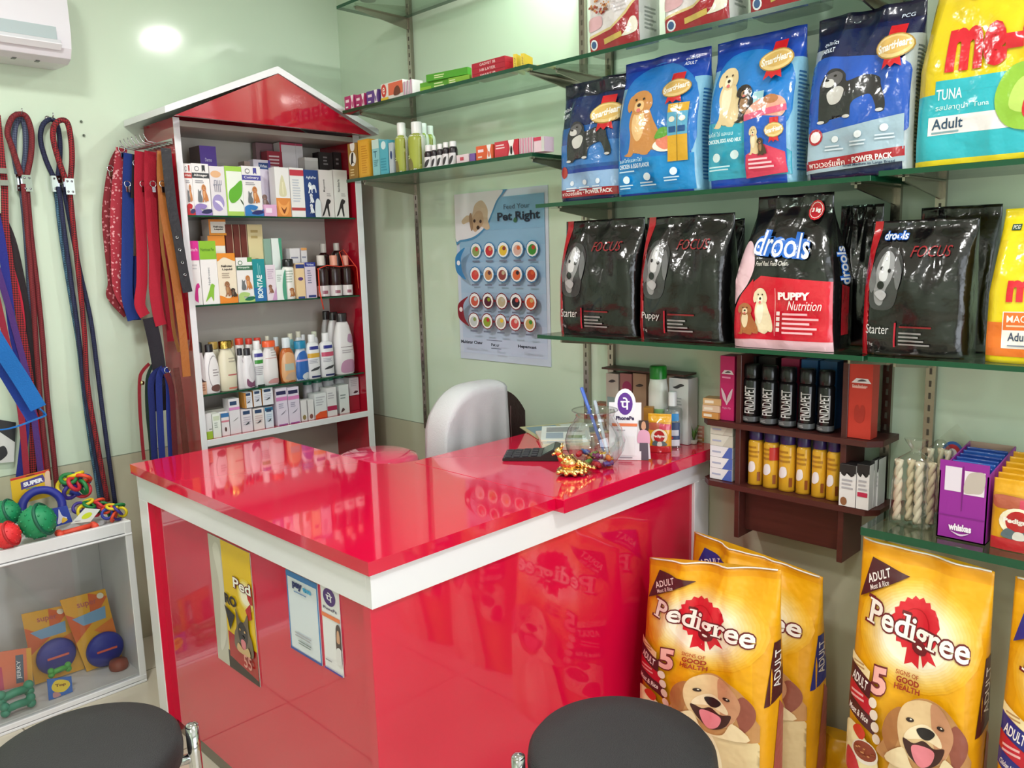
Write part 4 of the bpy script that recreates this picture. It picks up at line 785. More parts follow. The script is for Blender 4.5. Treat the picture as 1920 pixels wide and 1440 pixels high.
Lbot(480, 500, 656, 640, FY+.012, ZD, 'E4E6E8', 'E9E9EC', [('r', .2, .80, .8, .9, '3A348C'), ('r', .2, .62, .98, .72, '3A8E36'), ('l', .2, .3, .9, .56, 5, 'A8A4AC'), ('r', .3, .0, .95, .04, '2E3A34')], 'white bottle with navy and green bands and white cap', group=GS3, kind='round', flat=.7, capw=.6)
Lbot(499, 527, 651, 640, FY, ZD, 'E0DADC', 'E2572A', [('r', .2, .7, .9, .72, 'C49A9A'), ('l', .5, .75, .95, .95, 3, 'B0A8A8'), ('s', [(.3, .05), (.5, .16), (.9, .14), (1, .04)], 'C08A8A')], 'white shampoo bottle with bright orange cap', group=GS3, kind='oval', capw=.82)
Lbot(531, 560, 653, 634, FY, ZD, 'B9622E', 'D3DAE2', [('s', [(.15, .06), (.15, .7), (.4, .88), (.8, .8), (.9, .6), (.92, .06)], 'D6A274'), ('r', .3, .35, .7, .55, 'A8B0A8'), ('s', [(.3, .1), (.5, .28), (.8, .25), (.8, .06)], 'BFA088')], 'amber shampoo bottle with peach label and clear cap', group=GS3, kind='oval', capw=.5, k='gloss')
Lbot(558, 583, 654, 640, FY, ZD, 'D6DCE8', '1E7EA8', [('s', [(.15, .04), (.1, .5), (.3, .85), (.8, .92), (.98, .7), (.98, .04)], '2C62AE'), ('r', .1, .6, 1, .66, 'B89AC8'), ('e', .7, .12, .25, .12, 'C4CCD4')], 'blue and white shampoo bottle with teal cap', group=GS3, kind='oval', capw=.85)
Lbot(581, 605, 642, 628, FY, ZD, 'E4E4E8', 'E9E9EC', vir('D8A83A'), 'white bottle with navy tag and yellow band', group=GS3, kind='round', flat=.6, capw=.5)
Lbot(607, 631, 640, 625, FY, ZD, 'E4E4E8', 'E9E9EC', vir('C8506E'), 'white bottle with navy tag and pink band', group=GS3, kind='round', flat=.6, capw=.5)
big = [('s', [(.3, .04), (.3, .2), (.5, .28), (.8, .24), (.85, .05)], 'B98AA8'), ('s', [(.55, .62), (.6, .76), (.8, .74), (.8, .6)], 'B08AA8'), ('r', .3, .52, .85, .53, '8A7A84'), ('l', .35, .4, .8, .48, 2, 'B0A8AE')]
Lbot(635, 671, 604, 588, FY, ZD, 'E2DEE0', '2A2426', big, 'largest white bottle with mauve flowers and black cap, right end of its shelf', group=GS3, kind='taper', capw=.5)
Lbot(622, 650, 601, 586, FY+.06, ZD, 'DCD8DA', '2A2426', [], 'large white bottle with dark cap right behind the mauve-flower bottle', group=GS3, kind='taper', capw=.5)
Lbot(610, 634, 600, 584, FY+.12, ZD, 'D4D0D2', '2A2426', [], 'large white bottle with dark cap, rearmost of the three big ones', group=GS3, kind='taper', capw=.5)
for a, b, yb, yt, c, cp, lab, cw in ((372, 386, 660, 642, 'D8D4D4', '1E1A1E', 'black-capped bottle in the back row behind the leftmost shampoo', .6), (399, 420, 655, 642, 'D8D0B8', 'B9974A', 'gold-capped cream bottle behind the oval-label bottle', .8), (432, 448, 650, 639, 'D8D0B8', '9A7A3A', 'gold-capped cream bottle behind the first gold-capped one', .8),
        (449, 466, 647, 635, 'DDD8D8', 'D2402A', 'red-capped white bottle in the back row, left one', .85), (468, 482, 646, 635, 'DDD8D8', 'C83A2C', 'red-capped white bottle in the back row, middle one', .85), (484, 498, 646, 634, 'DDD8D8', 'C83A2C', 'red-capped white bottle in the back row, right one', .85),
        (503, 515, 640, 631, 'D8D4D0', 'CFC8B8', 'beige-capped bottle behind the orange-capped bottle', .6), (519, 531, 650, 633, 'B9622E', 'C9D0D8', 'amber bottle with clear cap, behind the other amber one', .7), (545, 559, 637, 626, '6AAAB8', 'CFCBB8', 'teal bottle with cream cap in the back row', .6),
        (561, 573, 633, 622, 'D4D4DA', 'C9C4B4', 'pale bottle with greyish cap in the back row', .7), (590, 603, 632, 622, 'DADADE', 'C8CCB8', 'white bottle with pale green-grey cap in the back row', .7), (571, 579, 640, 628, 'DADADE', 'D8D8DE', 'small white-capped bottle behind the teal-capped bottle', .8)):
    Lbot(a, b, yb, yt, FY+.075, ZD, c, cp, [], lab, group=GS3, kind='round', flat=.7, capw=cw)
# ------------------------------------------------------------------ cabinet, lowest shelf
vb = lambda c: [('r', .15, .78, .8, .94, '2E4468'), ('l', .15, .3, .85, .7, 4, c), ('s', [(.3, .3), (.5, .4), (.7, .44), (.6, .34)], '4A4A50')]
def S4(a, b, yt, Y, base, art, lab, d=.05, **k): return Lbox(a, b, yt, Y, ZE, d, base, art, lab, group=GS4, **k)
S4(384, 400, 776, FY-.01, 'DCD8DA', [('r', 0, 0, 1, .3, '9CB83A'), ('r', .5, .36, .95, .40, '8A8A8A')], 'white box with lime base, leftmost on the lowest cabinet shelf')
S4(401, 416, 776, FY-.01, 'E2E4DE', [('r', .1, .72, .9, .9, 'C9D0B8'), ('l', .2, .4, .8, .66, 3, 'A8B0A8')], 'white narrow box next to the lime-based box')
S4(417, 432, 775, FY, 'E4DCE0', [('r', 0, .82, 1, 1, '3A70A8'), ('r', 0, .6, 1, .68, 'D08090'), ('e', .5, .28, .14, .1, '5A3A3A')], 'small white box with blue top edge on the lowest cabinet shelf')
S4(433, 453, 748, FY+.004, 'DED8DE', [('r', .1, .82, .75, .93, '2E4468'), ('r', 0, .68, 1, .76, 'D48AC0'), ('s', [(.3, .36), (.6, .42), (.8, .46), (.6, .4)], '4A4A50')], 'tall white box with navy tag and pink band, second rank left')
S4(455, 475, 768, FY, 'E0D6DE', vb('C0B4C4'), 'small white box with navy tag under the pile, left one')
S4(477, 497, 766, FY, 'E2D8D8', vb('D0B4B4'), 'small white box with navy tag under the pile, middle one')
S4(499, 514, 764, FY, 'D6DCE8', [('r', 0, .84, 1, 1, '1E6A94')]+vb('A8B8D0'), 'small white box with teal edge under the pile, right one')
for i, (a, b, yt) in enumerate(((459, 474, 736), (476, 491, 732), (493, 513, 728))):
    Lback(a, b, yt, 765-3*i, FY+.002, ZE, .045, 'DDDCE4', vb('B0B0C4')+[('r', 0, 0, .2, 1, 'C8883A')]*(i == 0), 'small white box with navy tag on top of the pile, %s one' % ('left', 'middle', 'right')[i], GS4, side='C88A3C')
for i, (a, b) in enumerate(((521, 542), (543, 564))):
    S4(a, b, (728, 726)[i], FY, 'D8CCDE', [('r', .05, .82, .9, .92, '28244E'), ('r', 0, .66, 1, .76, 'CC7AB0'), ('l', .2, .45, .8, .6, 3, 'A098B0'), ('s', [(.3, .28), (.6, .34), (.8, .4), (.6, .32)], '4A4458'), ('r', .1, 0, .9, .03, '9A5AA0')], 'tall lilac box with dark tag and pink band, %s of two' % ('left', 'right')[i])
S4(566, 577, 751, FY, 'DAD6D8', [('e', .5, .18, .3, .12, '8A7A4A')], 'narrow white box with tiny brown dog, left one')
S4(579, 590, 750, FY, 'DAD6D8', [('e', .5, .18, .3, .12, '7A4A44')], 'narrow white box with tiny brown dog, right one')
S4(592, 614, 738, FY, 'DADCDF', [('p', [(0, 0), (1, 0), (1, .28), (.4, .26), (0, .14)], 'DC5428'), ('l', .1, .5, .9, .9, 4, 'B4B4BC')], 'white box with orange corner at its foot')
S4(615, 633, 727, FY, 'DCDADC', [('r', 0, .2, 1, .36, 'A8244E'), ('l', .1, .6, .9, .85, 3, 'B4B0B8')], 'white box with a crimson band near its foot')
S4(638, 656, 722, FY+.01, 'D6DADA', [('s', [(.1, .05), (.3, .2), (.5, .12)], '4A3434'), ('l', .1, .5, .9, .7, 2, '8A9494')], 'white box with a wavy top and grey lines')
S4(656, 678, 742, FY+.035, '9A1E30', [], 'flat dark red box at the right end of the lowest cabinet shelf', d=.06)
Lback(655, 676, 708, 741, FY+.035, ZE, .05, 'D8D0D6', [('s', [(.4, .12), (.6, .24), (.9, .2), (.7, .1)], '4A2A34'), ('l', .15, .5, .85, .9, 4, 'B8B0B8')], 'white box with a dark paw, standing on the flat red box', GS4)
for i, (a, b) in enumerate(((577, 592), (594, 612), (614, 634), (636, 653))):
    Lbot(a, b, 722-4*i, 712-3*i, FY+.075, ZE, 'D0CCD2', '1F7A5E', [], 'white bottle with wide green cap in the rear of the lowest shelf, %s' % ('far left', 'middle left', 'middle right', 'far right')[i], group='green capped bottles behind the small boxes', kind='round', flat=1, capw=.95)
x0, x1 = xl(384, FY+.07, ZE), xl(430, FY+.07, ZE)
carton('leaflet_box', x1-x0, .07, .004, 'D6D6DC', [], ((x0+x1)/2, FY+.055, ZE+.085), 0, 'thin grey flat box lying on the small boxes at the left of the lowest shelf', 'box', None, side='3A3438', lean=-.12)
S4(386, 430, 768, FY+.045, 'A8A29C', [], 'plain grey box behind the lime-based box', d=.05)
# ================================================================== goods on the two glass shelves above the cabinet side
ZP, ZQ, FX = 2.0902, 1.8222, 1.955
stripe = lambda c, c2='F2F2F2': [('r', .02, 0, .6, 1, c), ('r', .12, .55, .45, .75, 'F0D8E4'), ('l', .12, .1, .5, .35, 1, c2), ('r', .6, 0, 1, 1, c), ('s', [(.66, 1), (.72, .55), (.66, .0), (.9, 0), (.84, .55), (.9, 1)], 'F0ECEC'), ('e', .78, .35, .05, .22, c)]
def T(a, b, yt, base, art, lab, X=FX, d=.05, z=ZP, **k): return Rbox(a, b, yt, X, z, d, base, art, lab, **k)
T(647, 666, 180, 'B42A6C', stripe('B42A6C'), 'magenta and white small box at the left end of the upper glass shelf')
T(667, 686, 177, 'B42A6C', stripe('A82464'), 'magenta and white small box, second from left on its shelf')
T(688, 711, 170, '5A3A86', stripe('5A3A86'), 'purple and white small box on the upper glass shelf')
T(715, 756, 154, 'E3E0DC', [('r', .35, .25, 1, .95, 'D9694A'), ('e', .14, .6, .12, .38, 'C8382C'), ('t', 'e', .09, .4, .19, .8, 'F0E0D8'), ('s', [(.6, .2), (.65, .6), (.8, .7), (.9, .4), (.85, .2)], '6A3A28'), ('r', 0, 0, .35, .2, 'E2C23A')], 'orange and white box with a dog picture on the upper glass shelf')
for i, (a, b) in enumerate(((757, 762), (763, 768), (769, 774))):
    T(a, b, 153-2*i, 'E2D6DE', [('r', .3, .0, .6, 1, 'C48AAE')], 'thin white and pink upright box, %s of three beside the orange one' % ('left', 'middle', 'right')[i])
def flatpack(a, b, yt, yb, col, art, lab, turn, d=.05, z=ZP, dz=0, X=FX, cat='packet'):
    y0, y1 = yr(a, X, z), yr(b, X, z); yc = (y0+y1)/2
    return carton('flat_packet', y0-y1, d, zz(yt, X, yc)-z-dz, col, art, (X+d/2+.01, yc, z+.0006+dz), RZ+turn, lab, cat)
flatpack(786, 833, 151, 0, '5FA52E', [('l', .5, .2, .9, .8, 2, 'DCE8B0'), ('r', 0, 0, .4, .5, '8FC03A')], 'lime green flat packet, lower one, on the upper glass shelf', .12, z=ZP)
flatpack(838, 873, 143, 0, '86B43A', [('l', .05, .2, .4, .8, 2, 'E8F0C8')], 'lime green flat packet lying right of the first one', .12, z=ZP)
flatpack(800, 866, 133, 0, '4E9A28', [('l', .2, .2, .5, .8, 2, 'DCE8B0')], 'green flat packet lying on top of the two lime ones', .16, z=ZP, dz=.0285)
for i in range(3):
    flatpack(879, 941, 130-0*i, 0, 'B41E34', [('t', ('SMART JB', 'HB LAYER', 'GADVET 3B')[i], .3, .2, .72, .8, 'F0D4D4')], 'red flat box, %s one of the stack of three' % ('lowest', 'middle', 'topmost')[i], 0, z=ZP) if False else carton('flat_packet', yr(879, FX, ZP)-yr(941, FX, ZP), .06, .017, 'B41E34', [('t', ('SMART JB', 'HB LAYER', 'GADVET 3B')[i], .25, .25, .72, .75, 'F0D4D4'), ('r', 0, 0, .015, 1, 'E0A8A8')], (FX+.045, (yr(879, FX, ZP)+yr(941, FX, ZP))/2, ZP+.0008+.0176*i), RZ, 'crimson flat box, %s one of the stack of three' % ('lowest', 'middle', 'topmost')[i], 'packet')
for i in range(2):
    yc = yr(950+9*i, FX, ZP)
    carton('flat_packet', .012, .07, .052-.004*i, 'E3C31E', [('l', .3, .2, .8, .8, 6, '7A6A1A')], (FX+.06, yc-.012*i, ZP+.0008), RZ+.35, 'yellow upright packet, %s of two next to the crimson stack' % ('left', 'right')[i], 'packet', lean=0)
carton('flat_packet', .07, .05, .012, 'D8B43A', [], (FX+.09, yr(975, FX, ZP)-.015, ZP+.0008), RZ+.3, 'yellow packet lying flat at the right end of the upper glass shelf', 'packet')
# dark round thing on the very top shelf
c = onx(690, 4, FX+.02)
t = thing('puck', 'small dark round tin on the topmost glass shelf', 'tin', (FX+.04, yr(690, FX+.04, 2.486), 2.4856))
MB().lathe([(.03, 0), (.032, .004), (.032, .026), (.029, .03), (0, .03)], M('20302C', 'plastic')).build('tin_body', t); MB().lathe([(.0325, .02), (.0325, .034), (0, .034)], M('16201E', 'plastic')).build('tin_lid', t)
# lower one
Z = ZQ
def Q(a, b, yt, base, art, lab, X=FX, d=.045, **k): return Rbox(a, b, yt, X, Z, d, base, art, lab, **k)
Q(655, 672, 269, '9A7430', [('s', [(.3, 1), (.35, .8), (.7, .8), (.75, 1)], 'E4E0DC'), ('e', .5, .56, .38, .2, 'E8E4DC'), ('s', [(.3, .4), (.4, .7), (.6, .72), (.55, .5), (.75, .42), (.5, .45)], '2A2420'), ('l', .2, .08, .8, .3, 3, 'D8C08A')], 'gold-brown box with a black dog in a white oval, on the middle glass shelf')
Q(674, 694, 262, 'D9A02C', [('r', .2, .05, .95, .95, 'DDA83A'), ('l', .3, .1, .9, .85, 12, 'C88A24')], 'yellow-orange box beside the gold-brown dog box')
Q(700, 713, 262, '8CC6CC', [('r', 0, .75, 1, 1, 'C6DED8'), ('t', 'T', .2, .5, .7, .68, '3A6A7A'), ('l', .2, .25, .9, .45, 4, '5A8E98')], 'pale blue-green box, left one of the blue pair')
Q(714, 729, 263, '58B0C4', [('e', .5, .85, .3, .12, 'D8EEF2'), ('l', .1, .1, .9, .5, 5, '3E94AA')], 'sky blue box, right one of the blue pair')
Q(731, 738, 268, 'B8C4CC', [('e', .6, .6, .3, .14, '3A4E78')], 'narrow blue-grey box left of the green spray bottles')
sp = [('s', [(.4, .05), (.35, .5), (.3, .75), (.5, .98), (1, .98), (1, .0), (.7, 0)], '9FA844'), ('s', [(.0, .3), (.05, .6), (.25, .66), (.3, .4)], '3A3A30'), ('s', [(.15, .02), (.3, .3), (.55, .3), (.6, .02)], '7A7242'), ('l', .25, .3, .5, .42, 2, 'D8E0A8')]
for a, b, yb, yt, X, lab in ((738, 754, 254, 230, FX, 'green and white spray bottle with white cap, left one of the front pair'), (761, 782, 250, 228, FX-.002, 'green and white spray bottle with white cap, right one of the front pair'),
                             (781, 795, 250, 231, FX+.058, 'green and white spray bottle half hidden behind the right front one'), (795, 808, 252, 236, FX+.1, 'green and white spray bottle at the very back of the spray bottles')):
    Rbot(a, b, yb, yt, X, Z, 'E4E6DE', 'ECECEC', sp, lab, kind='round', flat=1, e=1, capw=.62, group='green and white spray bottles', name='spray_bottle')
for i, (a, b, yb, yt) in enumerate(((793, 805, 284, 272), (807, 815, 282, 272), (817, 826, 280, 270), (828, 837, 277, 267), (839, 850, 275, 265))):
    Rbot(a, b, yb, yt, FX+.002*i, Z, '231A22', 'E9E6EA', [('r', 0, .04, 1, .66, 'DEDBE0'), ('s', [(.3, .1), (.5, .4), (.8, .5), (.6, .1)], '3A343A')], 'small black dropper bottle with white cap, number %s right of the spray bottles' % ('one', 'two', 'three', 'four', 'five')[i], kind='round', flat=1, e=1, capw=.8, group='small dropper bottles', name='dropper_bottle')
Q(856, 879, 290, 'E0CED6', [('r', .3, .3, .6, .7, 'C04A5A')], 'low white box with a red spot in front of the dropper bottles')
Q(881, 891, 288, '7A5AA4', [], 'tiny purple box left of the orange and white box')
Q(893, 925, 273, 'D96038', stripe('D96038', 'F4D8C8'), 'orange and white box in the middle of the middle glass shelf')
Q(928, 972, 264, 'C42A3C', [('r', .0, 0, .55, 1, 'C83A48'), ('l', .05, .5, .5, .85, 2, 'F0D0D4'), ('s', [(.6, 1), (.66, .5), (.6, 0), (.84, 0), (.78, .5), (.84, 1)], 'F0ECEC'), ('e', .72, .35, .05, .28, '1A1416')], 'crimson and white box right of the orange and white one')
for i in range(5):
    Q(974+5.2*i, 978.6+5.2*i, 260-.6*i, 'E2CAD4', [('r', .3, 0, .7, 1, 'CC7A98')], 'thin pink striped upright box, %s of five' % ('first', 'second', 'third', 'fourth', 'fifth')[i], group='thin pink striped boxes')
Q(1001, 1021, 257, 'DDC4D0', [('r', 0, .75, .7, 1, 'C83A58'), ('r', .75, 0, 1, 1, 'C8CCC8')], 'pale pink box at the right end of the middle glass shelf')

# ================================================================== poster
w_ = .505; h_ = .665; A = w_/h_
F = lambda u, v, L: Vector((XW-.004-L, 2.52-w_*u, 1.085+h_*v))
pm = MB().box(XW-.0038, 2.52-w_, 1.085, XW-.001, 2.52, 1.085+h_, M('C9D0E4', 'gloss'))
a = []
for i in range(10): c = ''.join('%02X' % int(p+(q-p)*i/9) for p, q in zip((196, 204, 230), (122, 168, 205))); a.append(('r', .04, .04+.092*i, .97, .04+.092*(i+1), c))
a += [('s', [(0, 1), (0, .72), (.06, .715), (.22, .73), (.36, .79), (.43, .86), (.50, .94), (.58, .99), (.58, 1.0), (.3, 1.0)], '4A86B4'), ('s', [(0, 1), (0, .74), (.06, .728), (.22, .745), (.35, .80), (.42, .87), (.48, .94), (.55, .99), (.5, 1.0), (.2, 1.0)], 'E2DEE6')]
a += [('s', [(.10, .82), (.08, .84), (.14, .87), (.2, .87), (.24, .93), (.32, .95), (.38, .9), (.38, .84), (.40, .79), (.36, .78), (.3, .80), (.24, .77), (.2, .79), (.17, .83)], 'C7AE96'), ('s', [(.2, .84), (.2, .79), (.26, .78), (.33, .82), (.32, .88), (.26, .89)], 'B8987C'), ('e', .23, .835, .014, .01, '3A2A24'), ('e', .3, .83, .014, .01, '3A2A24'), ('e', .27, .795, .018, .012, '3A2A24'), ('s', [(.17, .86), (.19, .78), (.21, .8), (.2, .88)], '9A7A60')]
a += [('t', 'Feed Your', .56, .888, .83, .915, '46586C', dict(bold=0)), ('t', 'Pet Right', .49, .81, .93, .872, '1E2A3C', dict(bold=.03)), ('s', [(.66, .82), (.68, .84), (.70, .82), (.68, .81)], '3A6A4A')]
fc = [['8A9A5A', 'C0303A', 'E0B83A', 'D8B0A8', '3E8A34'], ['D0403A', 'C88A5A', '8A3A3A', 'D8683E', 'B8402E'], ['C85A48', '5A2A3A', 'B8A88C', '2A2430', 'D05A34'], ['C0C4C8', '8A9A34', 'B8B0A0', 'C84A4A', 'C8A468']]
fy = (.66, .52, .365, .245)
for r_ in range(4):
    lc = '3E7CB0' if r_ < 2 else '7A2434'
    a.append(('r', .22, fy[r_]-.006, .9, fy[r_]+.006, lc))
    for k in range(5):
        x = .24+.155*k; a += [('e', x, fy[r_], .066, .049, lc), ('e', x, fy[r_], .058, .043, 'ECEAEE'), ('e', x, fy[r_]-.004, .042, .03, fc[r_][k]), ('e', x+.012, fy[r_]+.008, .018, .012, fc[(r_+1) % 4][k]), ('r', x-.04, fy[r_]-.067, x+.04, fy[r_]-.058, '6A7088')]
a += [('s', [(.18, .68), (.08, .64), (.06, .59), (.08, .53), (.18, .49), (.14, .54), (.13, .62)], '2C78B4'), ('s', [(.2, .39), (.09, .35), (.07, .305), (.09, .25), (.2, .21), (.15, .26), (.14, .34)], '82202E'),
      ('e', .1, .59, .02, .015, 'E8E8F0'), ('e', .11, .31, .02, .015, 'E8D8DC'), ('t', 'Multistar Chew', .1, .105, .35, .125, '22283A', dict(bold=.04)), ('t', 'Pet ur', .45, .1, .54, .118, '22283A', dict(bold=.03)), ('t', 'Hepamust', .74, .1, .93, .122, '22283A', dict(bold=.04)), ('l', .4, .13, .6, .14, 1, '6A7088'), ('r', .45, .085, .56, .09, '6A7088')]
pm.art(F, a, 'gloss'); tag(pm.build('pet_feeding_poster'), 'pale blue poster with a puppy and rows of round food pictures, on the right wall', 'poster')

# ================================================================== brown wall rack
WD = M('4A201C', 'wood')
RX = 2.10; RB = XW-.001
t = thing('wall_rack', 'dark brown wooden wall rack with two shelves, under the black dog food bags', 'shelf', (RX, 1.02, .65))
L_ = (-RX, -1.02, -.65)
P2 = lambda mb, n: bevel(mb.build(n, t, loc=L_), .0012, 1)
Y0, Y1 = 1.172, .862     # the two uprights
for y in (Y0, Y1): P2(MB().box(RX+.014, y-.008, .65, RB, y+.008, 1.20, WD), 'side_panel')
for z, a, b in ((1.0, 1.295, .765), (.815, 1.29, .765)):
    P2(MB().prism([(RX, a-.03), (RX+.03, a), (RB, a), (RB, b), (RX+.03, b), (RX, b+.03)], z-.016, z, WD, 'z'), 'shelf_board')
P2(MB().box(RX+.05, Y1+.008, .67, RX+.062, Y0-.008, .798, WD), 'apron')
P2(MB().box(RB-.008, Y1+.008, 1.001, RB, Y0-.008, 1.2, WD), 'back_board')
ZR, ZS = 1.0008, .8158
def R(a, b, yt, base, art, lab, X, d, z, **k): return Rbox(a, b, yt, X, z, d, base, art, lab, **k)
tall = lambda c, l: [('p', [(.1, .72), (.3, .78), (.8, .78), (.95, .72)], 'E8E0E4'), ('s', [(.35, .74), (.55, .77), (.75, .75)], '4A4048'), ('l', .15, .64, .85, .7, 1, l)]
R(1349, 1376, 668, 'BE1E64', tall('BE1E64', 'E890B8')+[('s', [(.1, .5), (.3, .44), (.45, .36), (.5, .3), (.55, .36), (.7, .44), (.9, .5), (.8, .36), (.6, .28), (.5, .24), (.4, .28), (.2, .36)], 'D8BCC8'), ('t', 'Night Fly', .2, .17, .8, .21, 'D88AAE')], 'tall magenta box with wings, left end of the upper rack shelf', RX+.02, .06, ZR)
R(1588, 1632, 678, 'C23426', tall('C23426', 'F0B0A8')+[('s', [(.3, .25), (.3, .4), (.42, .44), (.5, .38), (.6, .44), (.72, .4), (.7, .25), (.5, .2)], 'A82A1E'), ('t', 'Dog Perfume', .15, .66, .8, .7, 'F0C8C0')], 'tall red-orange box at the right end of the upper rack shelf', RX+.018, .045, ZR, side='A82C20')
for i, (a, b, c, lab) in enumerate(((1385, 1416, '1A1518', 'black tall box, left one behind the black aerosol cans'), (1420, 1452, '1A1518', 'black tall box, second behind the black aerosol cans'), (1462, 1496, 'B01E56', 'pink tall box behind the black aerosol cans'), (1499, 1530, '1E62A4', 'blue tall box, left one behind the aerosol cans'), (1534, 1566, '1C5A98', 'blue tall box, right one behind the aerosol cans'))):
    R(a, b, 668+2.5*i, c, [], lab, RX+.085, .04, ZR)
for i, a in enumerate((1386, 1419, 1454, 1490, 1526)):
    b = a+30
    Rbot(a, b, 710+3.5*i, 684+3*i, RX+.022-.002*(i % 2), ZR, '141214', '161416', [('r', 0, .04, 1, .15, '5E5E62'), ('t', 'FINDAPET', -.5, .46, 1.38, .59, 'D8D4D6', dict(rot=90, A=.32, bold=.01)), ('l', .15, .06, .5, .12, 2, 'A8A8AC'), ('r', .62, .3, .68, .8, '8A8688')], 'black aerosol can with vertical white lettering, %s of five' % ('leftmost', 'second', 'middle', 'fourth', 'rightmost')[i], kind='can', flat=1, e=1, name='aerosol_can', group='black aerosol cans', k='gloss', cap_k='gloss', turn=.35)
for i, a in enumerate((1397, 1425, 1454, 1487, 1516, 1544)):
    b = a+(26, 27, 29, 25, 26, 25)[i]
    Rbot(a, b, 826+4.5*i, 805+3.5*i, RX+.03-.002*(i % 3), ZS, 'D9A32C', '33205A', [('s', [(.1, .32), (.2, .5), (.45, .52), (.5, .36), (.3, .28)], 'E6DCE0'), ('l', .1, .6, .8, .9, 3, 'A8741C'), ('r', .6, .1, .75, .3, '8A4A24'), ('r', 0, 0, 1, .03, 'B88420')]+([('r', .45, .62, .9, .9, 'B8302C')] if i == 1 else []), 'gold aerosol can with purple cap, %s of six' % ('leftmost', 'second', 'third', 'fourth', 'fifth', 'rightmost')[i], kind='can', flat=1, e=1, name='aerosol_can', group='gold aerosol cans', k='gloss', turn=.35)
for i in range(5):   # stack of white boxes
    y0, y1 = yr(1331, RX+.02, ZS), yr(1372, RX+.02, ZS); hh = .0345
    carton('carton', y0-y1, .06, hh-.001, ('E4E2E6', 'E4E2E6', 'E2E0E8', 'D2CFC6', 'CFCCC2')[i], [('p', [(.55, 0), (1, 0), (1, 1), (.85, 1), (.7, .5)], '4A62B0' if i < 3 else 'BDB8AE'), ('r', .1, .4, .5, .55, 'A8AEC8')], (RX+.05, (y0+y1)/2, ZS+.0008+hh*i), RZ+.02*(i % 2), 'white flat box, %s of the stack on the lower rack shelf' % ('lowest', 'second lowest', 'middle', 'second highest', 'topmost')[i], 'box', 'stack of white boxes on the rack')
for i in range(4):
    a, b = ((1572, 1603), (1604, 1628), (1629, 1637), (1638, 1645))[i]
    R(a, b, 872 if i < 2 else 868-2*i, 'DEDADC', [('r', 0, .8, 1, 1, '1C1A1C'), ('s', [(.1, .8), (.3, .72), (.5, .82), (.7, .72), (.9, .8)], '1C1A1C'), ('l', .15, .4, .85, .68, 3, 'A8A4AC')]+([('r', .1, .28, .9, .38, 'B82048')] if i == 1 else [('e', .3, .12, .2, .1, '8A5A3A')] if i == 0 else []), 'white box with black wavy top on the rack, %s' % ('with a small dog', 'with a red band', 'third from the left', 'last and narrowest')[i], RX+(-.0, .0, .03, .05)[i]+.001, .05, ZS, top='1C1A1C')
for i in range(3):
    carton('carton', .055, .05, .02, ('C88A4A', 'D8B8A0', 'C9A070')[i], [('r', .1, .3, .6, .7, 'E6D8C8')], (RX+.035, 1.262-.0*i, ZR+.0008+.0208*i), RZ+.1*i, 'small orange-brown packet, %s of the pile at the rack top left' % ('lowest', 'middle', 'topmost')[i], 'packet')

# ================================================================== low glass shelf on the right
ZL = .8248
t = thing('pouch_carton', 'open purple display carton full of blue cat food pouches', 'carton', (2.09, .50, ZL)) if False else None
def low(px, X): return yr(px, X, ZL)
X0 = 1.985; y0, y1 = yr(1755, X0, ZL), yr(1846, X0, ZL); cw = y0-y1; cy = (y0+y1)/2; cd = .22; chf = zz(868, X0, cy)-ZL
t = thing('pouch_carton', 'open purple display carton full of blue cat food pouches', 'carton', (X0+cd/2, cy, ZL+.0008), RZ)
PU = M('8E2490', 'card'); q = MB(); w2, d2 = cw/2, cd/2
q.box(-w2, -d2, 0, w2, d2, .003, PU); q.box(-w2, -d2, 0, w2, -d2+.003, chf, PU); q.box(-w2, d2-.003, 0, w2, d2, chf*1.02, M('B89A8A', 'card'))
for s_ in (-1, 1): q.prism([(-d2, 0), (d2, 0), (d2, chf*1.02), (-d2, chf*.86)], s_*w2-(.003 if s_ > 0 else 0), s_*w2+(0 if s_ > 0 else .003), PU, 'x')
q.art(lambda u, v, L: Vector((-w2+cw*u, -d2-L, chf*v)), [('r', .12, .62, .46, .93, 'D9CFDC'), ('r', .52, .6, .93, .9, 'E0D4DE'), ('s', [(.52, .72), (.6, .86), (.75, .9), (.93, .88), (.9, .66), (.7, .62), (.54, .62)], 'B9ADA4'), ('r', .485, .38, .5, .95, '6A1A6C'), ('r', .02, .30, .98, .31, '7A1E7C'), ('t', 'whiskas', .25, .12, .72, .21, 'F0E4F0', dict(bold=.05)), ('s', [(.3, .11), (.5, .06), (.68, .11), (.5, .085)], 'E0C8E0')], 'card')
q.build('carton_body', t)
def pouch(name, wd, ht, col, art, loc, rz, lab, grp, lean=0, th=.012):
    b = Bag(wd, ht, th, seal=.07, top=.1, n0=2.5, seed=int(loc[1]*999) % 97, wr=.001, pinch=0)
    return tag(b.mesh(col, col, art, k='foil', g=.03).build(name, loc=loc, rot=(lean, 0, rz)), lab, 'pouch', grp)
for i in range(7):
    pouch('cat_food_pouch', cw-.012, chf*.87+.003*i, ('274A9A', '1E3E8C', '2A56A8')[i % 3], [('r', .1, .8, .9, .95, '3A6AB8')], (X0+.02+.026*i, cy, ZL+.005), RZ, 'blue cat food pouch in the purple carton, %s from the front' % ('first', 'second', 'third', 'fourth', 'fifth', 'sixth', 'seventh')[i], 'blue cat food pouches in the purple carton')
y0, y1 = yr(1853, X0-.0, ZL), yr(1960, X0, ZL); ph = zz(905, X0, (y0+y1)/2)-ZL
